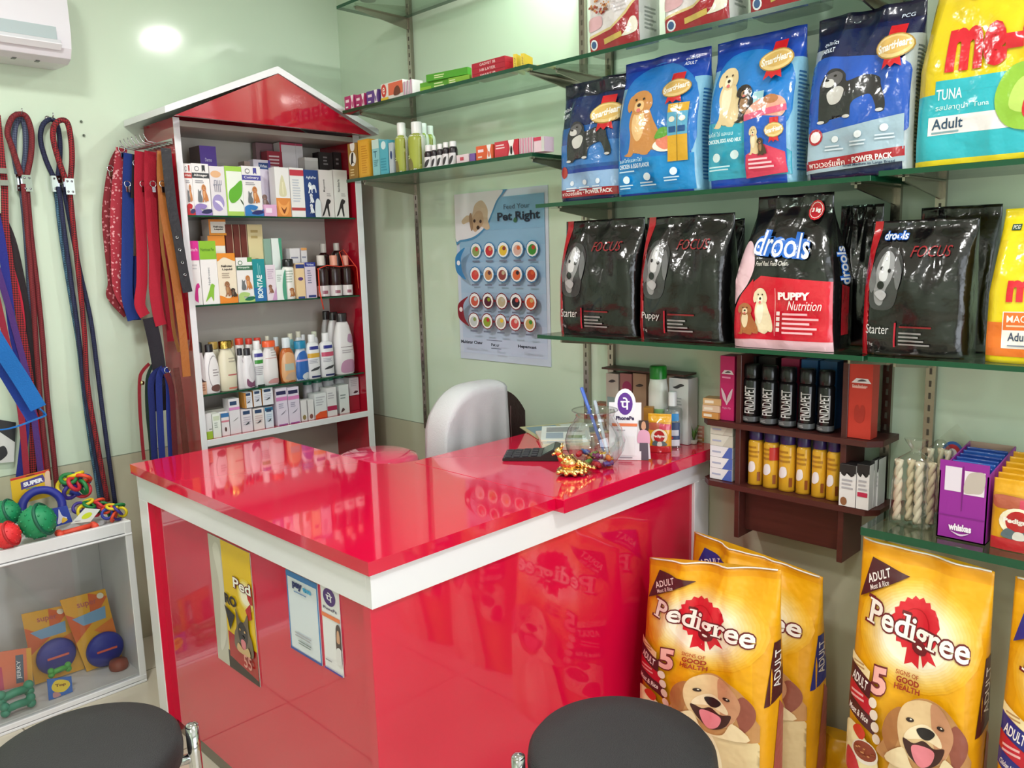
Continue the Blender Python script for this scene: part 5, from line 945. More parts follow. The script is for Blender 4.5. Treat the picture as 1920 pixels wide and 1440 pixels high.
part = [('r', 0, .78, 1, .8, 'C8901A'), ('s', [(.05, .6), (.05, .77), (.9, .74), (.9, .64), (.4, .6)], 'B05A44'), ('r', .5, .6, 1, .74, 'C8405A'), ('e', .5, .42, .36, .2, 'F2E8CC'), ('e', .5, .42, .24, .16, 'B82A2C'), ('t', 'Pedigree', .22, .38, .8, .47, 'F4ECE4', dict(bold=.05)), ('r', 0, 0, 1, .17, 'BE2A30'), ('s', [(.2, .2), (.3, .32), (.5, .28), (.7, .3), (.85, .2), (.5, .17)], '5A6A70'), ('s', [(.42, .18), (.45, .28), (.6, .28), (.62, .18)], 'D8D4CC')]
for i in range(6):
    pouch('dog_food_pouch', y0-y1, ph-.006*(5-i)*0+.006*i, 'DCA01E', part if i < 2 else [], (X0+.012+.03*i, (y0+y1)/2, ZL+.0008), RZ, 'yellow dog food pouch right of the purple carton, %s from the front' % ('first', 'second', 'third', 'fourth', 'fifth', 'sixth')[i], 'yellow dog food pouches on the low shelf', th=.022)
# chew sticks in clear bags
def chews(yc, X, n, wd, ht, lab, top=True):
    t = thing('chew_stick_bag', lab, 'dog treats', (X, yc, ZL+.0008), RZ)
    for i in range(n):
        x = -wd/2+wd*(i+.5)/n; pts = []; r = wd/n*.27
        q = MB()
        for k in range(2):
            q.tube([(x+r*.6*cos(j*.9+k*pi), r*.6*sin(j*.9+k*pi)+(.008 if i % 2 else -.006), .006+ht*.86*j/18) for j in range(19)], r*1.05, M(('D9CBB4', 'CDBB9E')[i % 2], 'leather'), 7)
        q.build('chew_stick', t)
    q = MB(); q.lathe([(wd*.56, 0), (wd*.58, .01), (wd*.55, ht*.6), (wd*.5, ht*.88), (wd*.2, ht*1.0)]+([(wd*.1, ht*1.04), (wd*.26, ht*1.16), (wd*.3, ht*1.2)] if top else [(wd*.1, ht*1.02)]), CLEAR(), n=20, sy=.6); q.build('clear_wrapper', t)
chews(yr(1712, 2.04, ZL), 2.035, 4, .095, zz(850, 2.04, yr(1710, 2.04, ZL))-ZL, 'clear bag of twisted white chew sticks standing on the low glass shelf')
chews(yr(1756, 2.15, ZL), 2.15, 3, .06, .19, 'second bag of twisted chew sticks behind the first, beside the purple carton', False)
t = thing('hanging_tag', 'clear plastic header card with a blue and red badge leaning above the chew sticks', 'packaging', (2.17, yr(1775, 2.17, 1.0), ZL), RZ)
q = MB(); q.prism([(-.045, .0), (.05, .0), (.055, .2), (.02, .235), (-.03, .18)], -.001, .001, CLEAR(), 'y'); q.build('clear_card', t)
q = MB().art(lambda u, v, L: Vector((-.01+.05*u, -.002-L, .13+.06*v)), [('e', .5, .5, .5, .5, '2C5A9A'), ('e', .5, .52, .36, .36, 'B02A34'), ('e', .5, .5, .2, .2, 'E4E0E0')]); q.build('badge', t)
# ================================================================== things on the counter
ZT = .8918
def at(px, py, z=ZT): return onz(px, py, z)
# calculator
c = at(998, 856); t = thing('calculator', 'black desk calculator with raised display on the red counter', 'calculator', (c.x, c.y, ZT), radians(-52))
q = MB(); q.prism([(-.085, 0), (.085, 0), (.085, .03), (.07, .034), (.03, .014), (-.085, .008)], -.055, .055, M('1B191D', 'plastic'), 'y'); bevel(q.build('case', t), .002, 2)
q = MB(); q.prism([(.034, .0165), (.068, .0338), (.068, .0345), (.034, .0172)], -.045, .045, M('5E6A66', 'gloss'), 'y'); q.build('display', t)
for i in range(4):
    for j in range(4): MB().box(-.078+.026*i, -.048+.026*j, .0088+.0016*i, -.06+.026*i, -.03+.026*j, .0112+.0016*i, M('35333A', 'rubber')).build('key', t)
# booklets and papers
bk = [(1035, 836, .15, .2, .012, 'D8CBB8', 'cream booklet at the bottom of the pile behind the calculator', -.75), (1033, 834, .15, .2, .006, 'C8C2BC', 'thin grey booklet in the middle of the pile behind the calculator', -.7), (1040, 830, .16, .21, .005, 'D9DEDC', 'white open leaflet on top of the pile behind the calculator', -.85)]
z = ZT
for px, py, a, b_, h_, col, lab, rz in bk:
    c = at(px, py); q = MB(); q.box(-a/2, -b_/2, 0, a/2, b_/2, h_, M(col, 'paper'), side=M('E6DCCB', 'paper'))
    q.art(lambda u, v, L: Vector((-a/2+a*u, -b_/2+b_*v, h_+L)), [('r', .1, .1, .45, .5, '9AA8B8'), ('r', .5, .1, .9, .3, '8FA07A'), ('l', .1, .55, .9, .9, 5, '8A8A92')], 'paper')
    tag(q.build('booklet', loc=(c.x+.055, c.y+.0, z), rz=rz), lab, 'booklet'); z += h_+.0006
c = at(1062, 806); q = MB().box(-.14, -.1, 0, .14, .1, .003, M('B9B48C', 'paper')); q.art(lambda u, v, L: Vector((-.14+.28*u, -.1+.2*v, .003+L)), [('r', .05, .1, .45, .9, '7A94A0'), ('r', .5, .1, .95, .45, '4A6A84'), ('r', .5, .55, .95, .9, 'C8CEC8')], 'paper')
tag(q.build('leaflet', loc=(c.x, c.y, ZT), rz=-.5), 'printed blue and green leaflets spread out near the fish bowl', 'leaflet')
# glass bowl with sweets
c = at(1122, 884); BC = c+Vector((.055, .055, 0)); t = thing('glass_bowl', 'round clear glass bowl with sweets and pens on the red counter', 'bowl', (BC.x, BC.y, ZT))
gm = glassm('bowl_glass', (.90, .93, .92), .13)
prof = [(.0, .0), (.04, .0), (.062, .012), (.083, .045), (.088, .075), (.078, .108), (.062, .13), (.055, .142), (.058, .155), (.066, .162)]
MB().lathe(prof, gm, n=40).build('bowl_wall', t); MB().tube([(.066*cos(a*pi/16), .066*sin(a*pi/16), .162) for a in range(32)], .0018, gm, 6, closed=True).build('rim', t)
rd = random.Random(5)
for i in range(16):
    col = ['C8343A', '3A6AB8', 'E0B83A', '5A9A4A', 'B88A5A', 'DADAD8', '6A3A6A', 'D8823A'][i % 8]; a = rd.random()*6.28; r = .052*rd.random()**.5; k = i//8
    o = MB().lathe([(.001, -.016), (.008, -.015), (.004, -.009), (.0085, -.005), (.0085, .005), (.004, .009), (.008, .015), (.001, .016)], M(col, 'foil'), n=8).build('sweet', loc=(BC.x+r*cos(a), BC.y+r*sin(a), ZT+.012+.016*k), rot=(pi/2, rd.random()*3, rd.random()*3))
    tag(o, 'wrapped sweet lying in the bottom of the glass bowl', 'sweet', 'wrapped sweets in the glass bowl')
for i, (dx, dy, col, hh, lab) in enumerate(((-.035, .02, '4A6AC0', .23, 'blue pen sticking out of the glass bowl, leaning left'), (.0, .0, 'A8B0BC', .19, 'silver pen sticking out of the glass bowl'))):
    p0 = Vector((.03-.02*i, -.01-.03*i, .03)); p1 = Vector((dx, dy, hh)); q = MB(); q.tube([p0, p0.lerp(p1, .1), p1], [.002, .005, .005], M(col, 'plastic'), 8)
    tag(q.build('pen', loc=(BC.x, BC.y, ZT)), lab, 'pen')
# golden figurine: dragon turtle like figure
c = at(1078, 896); G = M('E6BC78', 'gold'); t = thing('golden_figurine', 'shiny golden figurine on a knobbly base in front of the glass bowl', 'figurine', (c.x+.02, c.y+.03, ZT), radians(-45))
rd = random.Random(9); q = MB(); q.ball((0, 0, .012), .034, G, 16, (1.25, .8, .35))
for i in range(34):
    a = i*.62; r = .018+.022*rd.random(); q.ball((r*1.3*cos(a), r*.8*sin(a), .008+.006*rd.random()), .0075, G, 8)
q.build('base', t)
q = MB(); q.ball((-.006, 0, .034), .024, G, 14, (1.1, .9, .95)); q.tube([(-.02, 0, .035), (-.03, -.002, .052), (-.033, -.004, .062)], [.012, .009, .008], G, 8); q.ball((-.034, -.004, .068), .0125, G, 12)
for s_ in (-1, 1): q.tube([(-.03, s_*.006, .072), (-.024, s_*.014, .084), (-.02, s_*.017, .088)], [.003, .0025, .001], G, 6)
q.tube([(-.044, -.006, .064), (-.054, -.008, .06)], [.005, .003], G, 6); q.build('figure', t)
q = MB(); q.tube([(.01, 0, .034), (.035, .004, .03), (.058, .008, .016), (.07, .008, .012)], [.011, .008, .005, .004], G, 8)
for k in range(5): q.ball((.02+.011*k, -.006+.004*k, .03-.004*k), .007, G, 8)
q.build('tail', t)
q = MB()
for k in range(9): a = k*.7; q.ball((-.01+.019*cos(a), .017*sin(a), .042+.009*(k % 2)), .006, G, 8)
q.build('shell_beads', t)
# payment card stand
def payart(purple=True):
    a = [('r', 0, 0, 1, .80, 'E9E6EC'), ('e', .5, .78, .33, .21, 'EDE9F2'), ('e', .5, .78, .235, .155, '5F2D91')] 
    a += [('t', 'पे', .36, .70, .64, .87, 'F4F0F8', dict(bold=.02)), ('t', 'PhonePe', .22, .555, .78, .61, '2E1A4C', dict(bold=.04)), ('r', .1, .47, .88, .51, 'E27A4E'), ('l', .25, .40, .6, .43, 1, 'A8A4B0')]
    return a
def woman(x0, y0, x1, y1): return inbox([('s', [(.2, .8), (.18, 1), (.5, 1.04), (.82, 1), (.85, .78), (.7, .72), (.35, .72)], '3E2E2C'), ('s', [(.34, .82), (.4, .96), (.6, .96), (.66, .82), (.5, .76)], 'C8967A'), ('s', [(.15, .7), (.35, .76), (.65, .76), (.9, .68), (.95, .45), (.8, .42), (.2, .42), (.05, .5)], 'D8A0BC'), ('p', [(.2, .0), (.22, .44), (.8, .44), (.85, 0)], '5A5260')], x0, y0, x1, y1)
c0, c1 = at(1138, 872), at(1204, 862); c = (c0+c1)/2+Vector((.026, .018, 0)); sw, sh = .095, .215
t = thing('payment_card_stand', 'white upright payment card with a round purple badge on the counter', 'sign', (c.x, c.y, ZT), radians(-58))
q = MB(); pts = [(-sw/2, 0), (sw/2, 0), (sw/2, sh*.8)]+[(.33*sw*cos(k*pi/10), sh*.78+.21*sh*sin(k*pi/10)) for k in range(11)]+[(-sw/2, sh*.8)]
q.prism(pts, -.001, .001, M('E9E6EC', 'card'), 'y'); q.art(lambda u, v, L: Vector((-sw/2+sw*u, -.001-L, sh*v)), payart()+[('r', .3, .06, .8, .33, 'E4E2E6'), ('l', .3, .02, .8, .05, 1, '9A96A0')]); o = q.build('card', t); o.rotation_euler = (-.06, 0, 0)
q = MB(); q.prism([(.016, 0), (.06, 0), (.018, .12)], -.002, .002, M('DAD7DC', 'card'), 'x'); q.build('prop', t)
q = MB(); hw, hh = .04, .12; q.prism([(.0+sw/2-.012, .0), (sw/2+.028, .004), (sw/2+.022, .075), (sw/2+.012, .115), (sw/2-.006, .115), (sw/2-.012, .075)], .0015, .003, M('D9D4DC', 'card'), 'y')
q.art(lambda u, v, L: Vector((sw/2-.014+.042*u, .0015-L, .12*v)), woman(0, 0, 1, 1)); q.build('person_cutout', t)
# pouch, bottles, boxes behind the card
def C(px, py, back=0): v = at(px, py); return Vector((v.x+back*.7, v.y+back*.7, ZT))
c = C(1237, 846); pouch('dog_food_pouch', .072, .118, 'DCA01E', part, (c.x, c.y, ZT), radians(-62), 'yellow dog food pouch standing on the counter beside the payment card', None, th=.03)
c = C(1222, 842, .05); carton('carton', .03, .03, .125, 'A8762C', [], (c.x, c.y, ZT), radians(-62), 'brown-yellow packet edge behind the yellow pouch on the counter')
c = C(1262, 838, .01)
bottle('sanitizer_bottle', .062, .13, .175, (c.x, c.y, ZT), radians(-55), 'C8D0D2', 'E6E6EA', [('r', .3, .05, .75, .2, 'D8DCE4'), ('r', .3, .2, .75, .62, '27406E'), ('r', .35, .66, .7, .84, '2A86C8'), ('r', .38, .3, .7, .44, 'C8CCD8'), ('e', .45, .25, .06, .04, 'C8342E')], 'clear sanitizer bottle with blue label and white flip cap', kind='round', flat=.75, capw=.42, bodymat=glassm('clear_bottle', (.88, .92, .92), .1, .03), neck=.2)
Rbot(1209, 1240, 712, 688, 2.12, ZT, 'D8DAD2', '127A1E', [('r', .1, .1, .95, .55, '8FB87A'), ('l', .3, .3, .8, .45, 2, 'E6ECE0')], 'pale bottle with a large bright green cap', name='shampoo_bottle', kind='round', flat=.9, capw=.86, e=1)
mb_art = [('s', [(.2, .86), (.35, .88), (.6, .92), (.8, .9), (.6, .87), (.4, .84)], '3A3A3E'), ('l', .2, .58, .85, .72, 3, 'B4B4BA'), ('r', .75, .0, .76, .3, 'C0C0C4')]
Rbox(1254, 1290, 710, 2.172, ZT, .055, 'DCDCDE', mb_art, 'tall white box with a small black running dog, right of the green-capped bottle', side='D2D2D6')
for i, (a_, b_, col, art, lab) in enumerate(((1137, 1160, 'BDB2A8', [('s', [(.2, .86), (.5, .9), (.8, .88), (.5, .85)], '3A3438'), ('r', .1, .4, .9, .6, '8AA0A0')], 'grey-beige tall box with tiny dog, left of the three behind the payment card'), (1163, 1185, 'A06A68', [('e', .6, .78, .4, .1, '9A2A5C')], 'dull pink tall box, middle of the three behind the payment card'), (1187, 1212, 'A88A72', [('s', [(.2, .8), (.5, .84), (.8, .82), (.5, .79)], '3A2A24')], 'brown tall box, right of the three behind the payment card'))):
    Rbox(a_, b_, 701, 2.182, ZT, .045, col, art, lab)
y0, y1 = yr(1130, 2.17, 1.06), yr(1284, 2.17, 1.06); q = MB().box(2.165, y1, 0, 2.235, y0, .006, M('4A302A', 'card')); zt = zz(701, 2.182, (y0+y1)/2+.03)
tag(q.build('flat_board', loc=(0, 0, zt+.008)), 'dark brown flat packet lying across the three tall boxes', 'packet')
Rbox(1114, 1138, 756, 2.19, ZT, .035, '8E5A44', [('s', [(.2, .5), (.3, .8), (.6, .85), (.8, .6), (.6, .4)], '5A2420'), ('r', .2, .1, .8, .3, 'B8A08A')], 'narrow brown printed box behind the glass bowl')
# small pot plant
c = C(1301, 832); t = thing('potted_grass', 'tiny spiky green plant at the end of the counter', 'plant', (c.x, c.y+.0, ZT))
MB().lathe([(.009, 0), (.012, .014), (.011, .014), (0, .013)], M('C8C4BC', 'gloss'), n=14).build('pot', t)
q = MB(); rd = random.Random(2)
for i in range(16):
    a = rd.random()*6.28; r = .016*rd.random()+.004; hh = .03+.025*rd.random(); q.tube([(0, 0, .012), (r*.5*cos(a), r*.5*sin(a), .012+hh*.6), (r*cos(a), r*sin(a), .012+hh)], [.0018, .0015, .0004], M(('4E7A34', '6A9A4A')[i % 2], 'card'), 4)
q.build('leaves', t)
for i in range(4):
    c = C(1318, 826, .01); carton('carton', .035, .05, .0125, ('B8864A', 'C88A7A', 'D8A08A', 'D0988A')[i], [('r', .1, .3, .7, .7, 'E8D4C4')], (c.x, c.y, ZT+.013*i), radians(-75), 'small pink-brown flat box, %s of the pile at the wall end of the counter' % ('lowest', 'second', 'third', 'topmost')[i], 'box')

# ================================================================== notices stuck on the counter side
XS = CX+.0325
def notice(name, q4, base, art, lab, cat='notice', fr=None):
    """q4: picture corners top-left, bottom-left, bottom-right (x) on the plane x = XS"""
    (x0, t0), (x1, b1), (x2, b2) = q4
    y0 = onx((x0+x1)/2, (t0+b1)/2, XS).y; y1 = onx(x2, b2, XS).y; z1 = min(.80, onx(x0, t0, XS).z); z0 = onx((x1+x2)/2, (b1+b2)/2, XS).z
    w_, h_ = y0-y1, z1-z0; q = MB(); q.box(XS-.002, y1, z0, XS-.0002, y0, z1, M(base, 'gloss'))
    q.art(lambda u, v, L: Vector((XS-.002-L, y0-w_*u, z0+h_*v)), art, 'gloss'); return tag(q.build(name), lab, cat)
notice('dog_food_poster', ((393, 1000), (409, 1236), (489, 1283)), 'D8D4C8', [('r', 0, 0, .32, 1, 'BDB8AC'), ('s', [(.1, .1), (.2, .6), (.1, .9), (.28, .9), (.3, .3)], 'CFCBC0'), ('r', .32, .14, 1, 1, 'E0B818'), ('r', .3, .0, 1, .14, '2A1A18'), ('p', [(.34, .1), (1, .04), (1, .26), (.34, .3)], 'A8201E')]+
       white_glow(.85, .66, .2, .12, 'E0B818', 4)+[('e', .98, .68, .1, .07, 'B8201E'), ('p', [(.82, .55), (.88, .48), (.95, .5), (.95, .62)], 'B8201E')]+outline_t('Ped', .58, .68, .98, .76, 'F2EEE4', '6A1A20', .07)+[('t', 'RO', .34, .52, .62, .6, '2A2418', dict(bold=.05)), ('p', [(.32, .5), (.56, .46), (.42, .32)], '2A2424')]+
       inbox([('s', [(.1, .0), (.05, .35), (.2, .6), (.2, 1), (.38, .78), (.6, .78), (.8, 1), (.82, .6), (.95, .35), (.9, 0)], '6A5A48'), ('s', [(.3, .3), (.28, .6), (.5, .75), (.72, .6), (.7, .3), (.5, .15)], '2E2620'), ('s', [(.38, .28), (.5, .34), (.62, .28), (.58, .06), (.5, .02), (.42, .06)], 'D87A84'), ('e', .38, .55, .04, .03, 'C8A068'), ('e', .62, .55, .04, .03, 'C8A068'), ('e', .5, .4, .07, .04, '0E0C0C'), ('s', [(.2, .0), (.25, .2), (.5, .1), (.75, .2), (.8, 0)], 'C8A474')], .5, .2, .96, .52)+[('t', '55', .72, .1, .9, .2, 'D88A80')], 'poster of a yellow dog food pack with a shepherd dog, on the counter side', 'poster')
notice('payment_notice', ((537, 1066), (548, 1212), (606, 1250)), 'D5DCE6', [('r', 0, 0, .03, 1, '3A86C8'), ('r', .97, 0, 1, 1, '3A86C8'), ('r', 0, .93, 1, 1, '3A78B8'), ('r', 0, 0, 1, .03, '2E4A9A'), ('t', 'pay', .2, .80, .52, .89, '1E2E66', dict(bold=.06)), ('t', 'tm', .54, .82, .8, .88, '2FA8DE', dict(bold=.06)), ('l', .25, .76, .8, .79, 1, '6A8AB8'), ('l', .2, .2, .85, .27, 2, 'A8A8B0'), ('l', .3, .12, .9, .18, 2, '7A8A8A')], 'white payment notice with blue borders on the counter side', 'notice')
notice('payment_notice', ((601, 1085), (612, 1250), (646, 1270)), 'E2E0E6', [('e', .47, .84, .34, .1, '4A2478'), ('t', 'पे', .3, .79, .64, .89, 'F0ECF6', dict(bold=.02)), ('t', 'PhonePe', .1, .69, .85, .725, '3E2A5C'), ('r', 0, .60, 1, .645, 'E07848'), ('s', [(.72, .3), (.75, .52), (.88, .58), (1, .52), (1, .2), (.8, .2)], '4A3A3A'), ('s', [(.78, .38), (.82, .5), (.92, .5), (.95, .38)], 'C8967A'), ('s', [(.72, .14), (.76, .3), (1, .3), (1, .14)], 'D8D4DA'), ('r', 0, 0, 1, .02, '3A2A9A'), ('l', .1, .1, .6, .13, 1, '8A8A94')], 'white payment notice with purple badge and orange bar on the counter side', 'notice')

# ================================================================== chair behind the counter
t = thing('office_chair', 'dark brown leather office chair behind the counter, half covered by a towel', 'chair', (1.945, 2.30, 0))
LE = M('2E1518', 'leather')
q = MB(); bw, bt = .195, .04
def ctop(u): return .555-.10*abs(u)**3.2
pts = [(-bw, 0)]+[(bw*(k/14), ctop(k/14)) for k in range(-14, 15)]+[(bw, 0)]
q.prism(pts, -bt, bt, LE, 'y'); o = q.build('backrest', t, loc=(0, -.2, .475), rot=(0, 0, 0)); bevel(o, .02, 4)
q = MB()
for k in range(4):
    x = -bw+.35*bw+.42*bw*k; q.tube([(x, -.2412, .55), (x+.006, -.2415, .75), (x-.004, -.2415, .9), (x, -.2405, .96)], .0014, M('8A6A6A', 'cloth'), 5)
q.build('stitching', t)
o = MB().box(-.15, -.15, .42, .19, .28, .5, LE).build('seat', t); bevel(o, .03, 4)
MB().lathe([(.028, .12), (.028, .42)], M('8A8A8E', 'chrome'), n=16).build('gas_column', t)
for k in range(5):
    a = k*2*pi/5; MB().tube([(.02*cos(a), .02*sin(a), .13), (.14*cos(a), .14*sin(a), .1), (.25*cos(a), .25*sin(a), .07)], [.022, .018, .013], M('1A1A1C', 'plastic'), 8).build('leg', t)
    MB().ball((.26*cos(a), .26*sin(a), .031), .03, M('101012', 'rubber'), 12, (1, .7, 1)).build('castor', t)
# towel over the left part of the backrest
q = MB(); NU, NV = 22, 44; vs = []; CXC = 1.945; TX0, TX1 = CXC-.25, CXC+.085; rd = random.Random(3)
def backtop(x): return .475+ctop(max(-1.04, min(1.04, (x-CXC)/.195)))
for j in range(NV+1):
    s_ = j/NV
    for i in range(NU+1):
        x = x0_ = TX0+(TX1-TX0)*i/NU; zt = backtop(x)+.012; wv = .005*sin(x*70+s_*5)+.006*sin(x*33+2)
        if s_ < .42: k = s_/.42; y = 2.10+.052+.01*(1-k)+.3*wv; z = zt-.30*(1-k)
        elif s_ < .55: k = (s_-.42)/.13; a = pi*k; y = 2.10+.056*cos(a); z = zt+.018*sin(a)
        else: k = (s_-.55)/.45; y = 2.10-.056-.012*k-wv*k*1.6; z = zt-.40*k; x += -.03*k*(1-i/NU)
        ov = max(0, CXC-.2-x0_)
        if ov: x = CXC-.204-.25*ov-(CXC-.2-x0_-(x0_-x))*0; z -= 5*ov
        vs.append((x, y, z))
fs = [(j*(NU+1)+i, j*(NU+1)+i+1, (j+1)*(NU+1)+i+1, (j+1)*(NU+1)+i) for j in range(NV) for i in range(NU)]
q.add(vs, fs, M('CFCED4', 'cloth'), True); o = q.build('towel'); so = o.modifiers.new('thick', 'SOLIDIFY'); so.thickness = .006; so.offset = 0
tag(o, 'white towel hanging over the brown chair back', 'towel')
# round red stool top behind the inner corner
t = thing('round_stool', 'round glossy red seat behind the inner corner of the counter, left of the towel', 'stool', (1.585, 2.235, 0))
MB().lathe([(.128, .775), (.143, .785), (.146, .815), (.138, .838), (.11, .848), (0, .852)], M('D23A5E', 'lam'), n=48).build('seat', t)
MB().lathe([(.03, .03), (.03, .776)], M('9A9A9E', 'chrome'), n=18).build('column', t); MB().lathe([(.15, 0), (.15, .012), (.04, .034), (0, .034)], M('9A9A9E', 'chrome'), n=32).build('foot', t)

# ================================================================== black stools in front
def stool(c, lab, posts):
    t = thing('bar_stool', lab, 'stool', (c[0], c[1], 0)); CH = M('C4C4C8', 'chrome')
    r = .157; MB().lathe([(r*.93, .64), (r*.99, .648), (r, .668), (r*.985, .686), (r*.93, .697), (r*.6, .703), (0, .705)], M('1E1D20', 'seat'), n=64).build('seat', t)
    MB().lathe([(r*.9, .628), (r*.9, .64)], M('1A1A1C', 'plastic'), n=40).build('seat_base', t)
    for i, a in enumerate(posts):
        a = radians(a); R = r+.016
        if i: MB().tube([(.11*cos(a), .11*sin(a), .63), (.13*cos(a), .13*sin(a), .4), (.2*cos(a), .2*sin(a), .012)], .0115, CH, 14).build('leg', t); continue
        MB().tube([(R*cos(a), R*sin(a), .69), (R*cos(a), R*sin(a), .64), ((R+.005)*cos(a), (R+.005)*sin(a), .4), ((R+.035)*cos(a), (R+.035)*sin(a), .012)], .0115, CH, 14).build('leg', t)
        MB().ball((R*cos(a), R*sin(a), .691), .0118, CH, 12, (1, 1, .5)).build('end_cap', t)
        MB().tube([(R*cos(a), R*sin(a), .632), ((r*.5)*cos(a), (r*.5)*sin(a), .622)], .009, CH, 10).build('seat_bracket', t)
    MB().tube([((r+.02)*cos(k*pi/20), (r+.02)*sin(k*pi/20), .25) for k in range(40)], .008, CH, 10, closed=True).build('foot_ring', t)
    return t
a = onz(360, 1362, .69); b_ = onz(972, 1420, .69)
s1 = (.372, 1.416); s2 = (.994, .754)
a1 = math.degrees(math.atan2(a.y-s1[1], a.x-s1[0])); a2 = math.degrees(math.atan2(b_.y-s2[1], b_.x-s2[0]))
stool(s1, 'black padded stool with chrome legs at the lower left of the picture', (a1, a1-110, a1-180, a1-250))
stool(s2, 'black padded stool with chrome legs in front of the counter and yellow sack', (a2, a2+65, a2+125, a2+180+15) if False else (a2, a2+95, a2+180, a2+255))
# ================================================================== air conditioner
t = thing('air_conditioner', 'white split air conditioner high on the left wall, cut by the picture edge', 'air conditioner', (.63, YW-.21, 2.16))
AC = M('D9D6DE', 'plastic'); L_ = (-.63, -(YW-.21), -2.128)
Yb = YW-.002; Yf = YW-.205
prof = [(Yb, 2.165), (Yf+.06, 2.158), (Yf+.025, 2.17), (Yf+.008, 2.20), (Yf, 2.25), (Yf+.004, 2.40), (Yf+.03, 2.44), (Yb, 2.45)]
o = MB().prism(prof, .22, 1.03, AC, 'x').build('housing', t, loc=L_); bevel(o, .002, 2)
MB().box(.26, Yf-.0015, 2.222, .985, Yf+.01, 2.262, M('A9B6BA', 'plastic')).build('air_outlet', t, loc=L_)
MB().prism([(Yf+.004, 2.19), (Yf-.012, 2.206), (Yf-.012, 2.209), (Yf+.006, 2.194)], .25, .995, M('E2E0E6', 'gloss'), 'x').box(.25, Yf-.004, 2.208, .995, Yf, 2.221, M('C9C9CE', 'plastic')).build('flap', t, loc=L_)
for x in (.86, .93): MB().box(x, Yf+.055, 2.1565, x+.012, Yf+.075, 2.159, M('4A4A4A', 'plastic')).build('screw_recess', t, loc=L_)

# ================================================================== leashes on the left wall
def P3(px, py, y): v = ony(px, py, y); return v
def ropem(c1, c2):
    key = ('rope', c1, c2)
    if key in MATS: return MATS[key]
    m, nt, ln, b = nodes('braided_rope_'+c1); co = coord(nt); mp = nt.new('ShaderNodeMapping'); mp.inputs['Scale'].default_value = (1, 1, .9); mp.inputs['Rotation'].default_value = (.0, .7, 0)
    ck = nt.new('ShaderNodeTexChecker'); ck.inputs['Scale'].default_value = 190; ck.inputs[1].default_value = rgb(c1); ck.inputs[2].default_value = rgb(c2)
    ln.new(co, mp.inputs[0]); ln.new(mp.outputs[0], ck.inputs[0]); ln.new(ck.outputs[0], b.inputs['Base Color']); b.inputs['Roughness'].default_value = .8
    bump(nt, ln, b, ck.outputs[1], .4, .002); MATS[key] = m; return m
def flowerm(c1, c2):
    m, nt, ln, b = nodes('flowered_webbing_'+c1); co = coord(nt); v = nt.new('ShaderNodeTexVoronoi'); v.inputs['Scale'].default_value = 75; ln.new(co, v.inputs['Vector'])
    w_ = nt.new('ShaderNodeTexNoise'); w_.inputs['Scale'].default_value = 120; ln.new(co, w_.inputs['Vector']); a_ = nt.new('ShaderNodeMath'); a_.operation = 'ADD'; ln.new(v.outputs['Distance'], a_.inputs[0]); ln.new(w_.outputs[0], a_.inputs[1])
    l_ = nt.new('ShaderNodeMath'); l_.operation = 'LESS_THAN'; l_.inputs[1].default_value = .78; ln.new(a_.outputs[0], l_.inputs[0])
    x_ = nt.new('ShaderNodeMix'); x_.data_type = 'RGBA'; x_.inputs[6].default_value = rgb(c1); x_.inputs[7].default_value = rgb(c2); ln.new(l_.outputs[0], x_.inputs[0]); ln.new(x_.outputs[2], b.inputs['Base Color']); b.inputs['Roughness'].default_value = .8
    return m
def spl(pts, n=6):
    out = []; k = len(pts)
    for i in range(k-1):
        p0, p1, p2, p3 = pts[max(i-1, 0)], pts[i], pts[i+1], pts[min(i+2, k-1)]
        for q in range(n):
            s_ = q/n; out.append(.5*((2*p1)+(p2-p0)*s_+(2*p0-5*p1+4*p2-p3)*s_*s_+(3*p1-p0-3*p2+p3)*s_**3))
    out.append(pts[-1]); return out
SIL = M('C8C8CC', 'chrome')
def rope(lab, loop, strands, clasp, mats, y, r=.0095, cat='dog leash', hook=None, name='dog_leash', grp=None):
    o0 = P3(*clasp[:2], y); t = thing(name, lab, cat, o0, group=grp); L = tuple(-v for v in o0)
    q = MB(); q.tube(spl([P3(a, b, y-.008) for a, b in loop], 8), r, mats[0], 8); q.build('handle_loop', t, loc=L)
    for i, s_ in enumerate(strands):
        q = MB(); q.tube(spl([P3(a, b, y-.004-.010*i) for a, b in s_], 6), r*.95, mats[(i+1) % len(mats)], 8); q.build('rope', t, loc=L)
    q = MB(); hw = (clasp[2])/2
    c = P3(clasp[0], clasp[1], y-.012); q.box(c.x-hw, c.y-.009, c.z-.028, c.x+hw, c.y+.009, c.z+.028, SIL)
    for dz in (-.018, .018): q.ball((c.x+hw*.5, c.y-.0095, c.z+dz), .004, M('7A7A80', 'metal'), 8, (1, .4, 1)); q.ball((c.x-hw*.5, c.y-.0095, c.z+dz), .004, M('7A7A80', 'metal'), 8, (1, .4, 1))
    o = q.build('metal_clamp', t, loc=L); bevel(o, .002, 1)
    return t
MR, NV_, RD, TL = ropem('5A161E', '7A2228'), ropem('171B36', '262C50'), ropem('981A24', '3C1018'), ropem('203A50', '4E7690')
SB = ropem('3A3E58', '566078')
rope('maroon rope leash hanging on the first wall hook from the left', [(40, 330), (22, 275), (14, 248), (22, 222), (36, 214), (50, 220), (59, 250), (58, 290), (50, 330)], [[(50, 345), (58, 440), (70, 540), (80, 640), (88, 740), (98, 830), (108, 925)], [(44, 345), (52, 440), (62, 560), (70, 680), (78, 780), (92, 900)]], (50, 344, .03), [MR, MR, MR], 3.243)
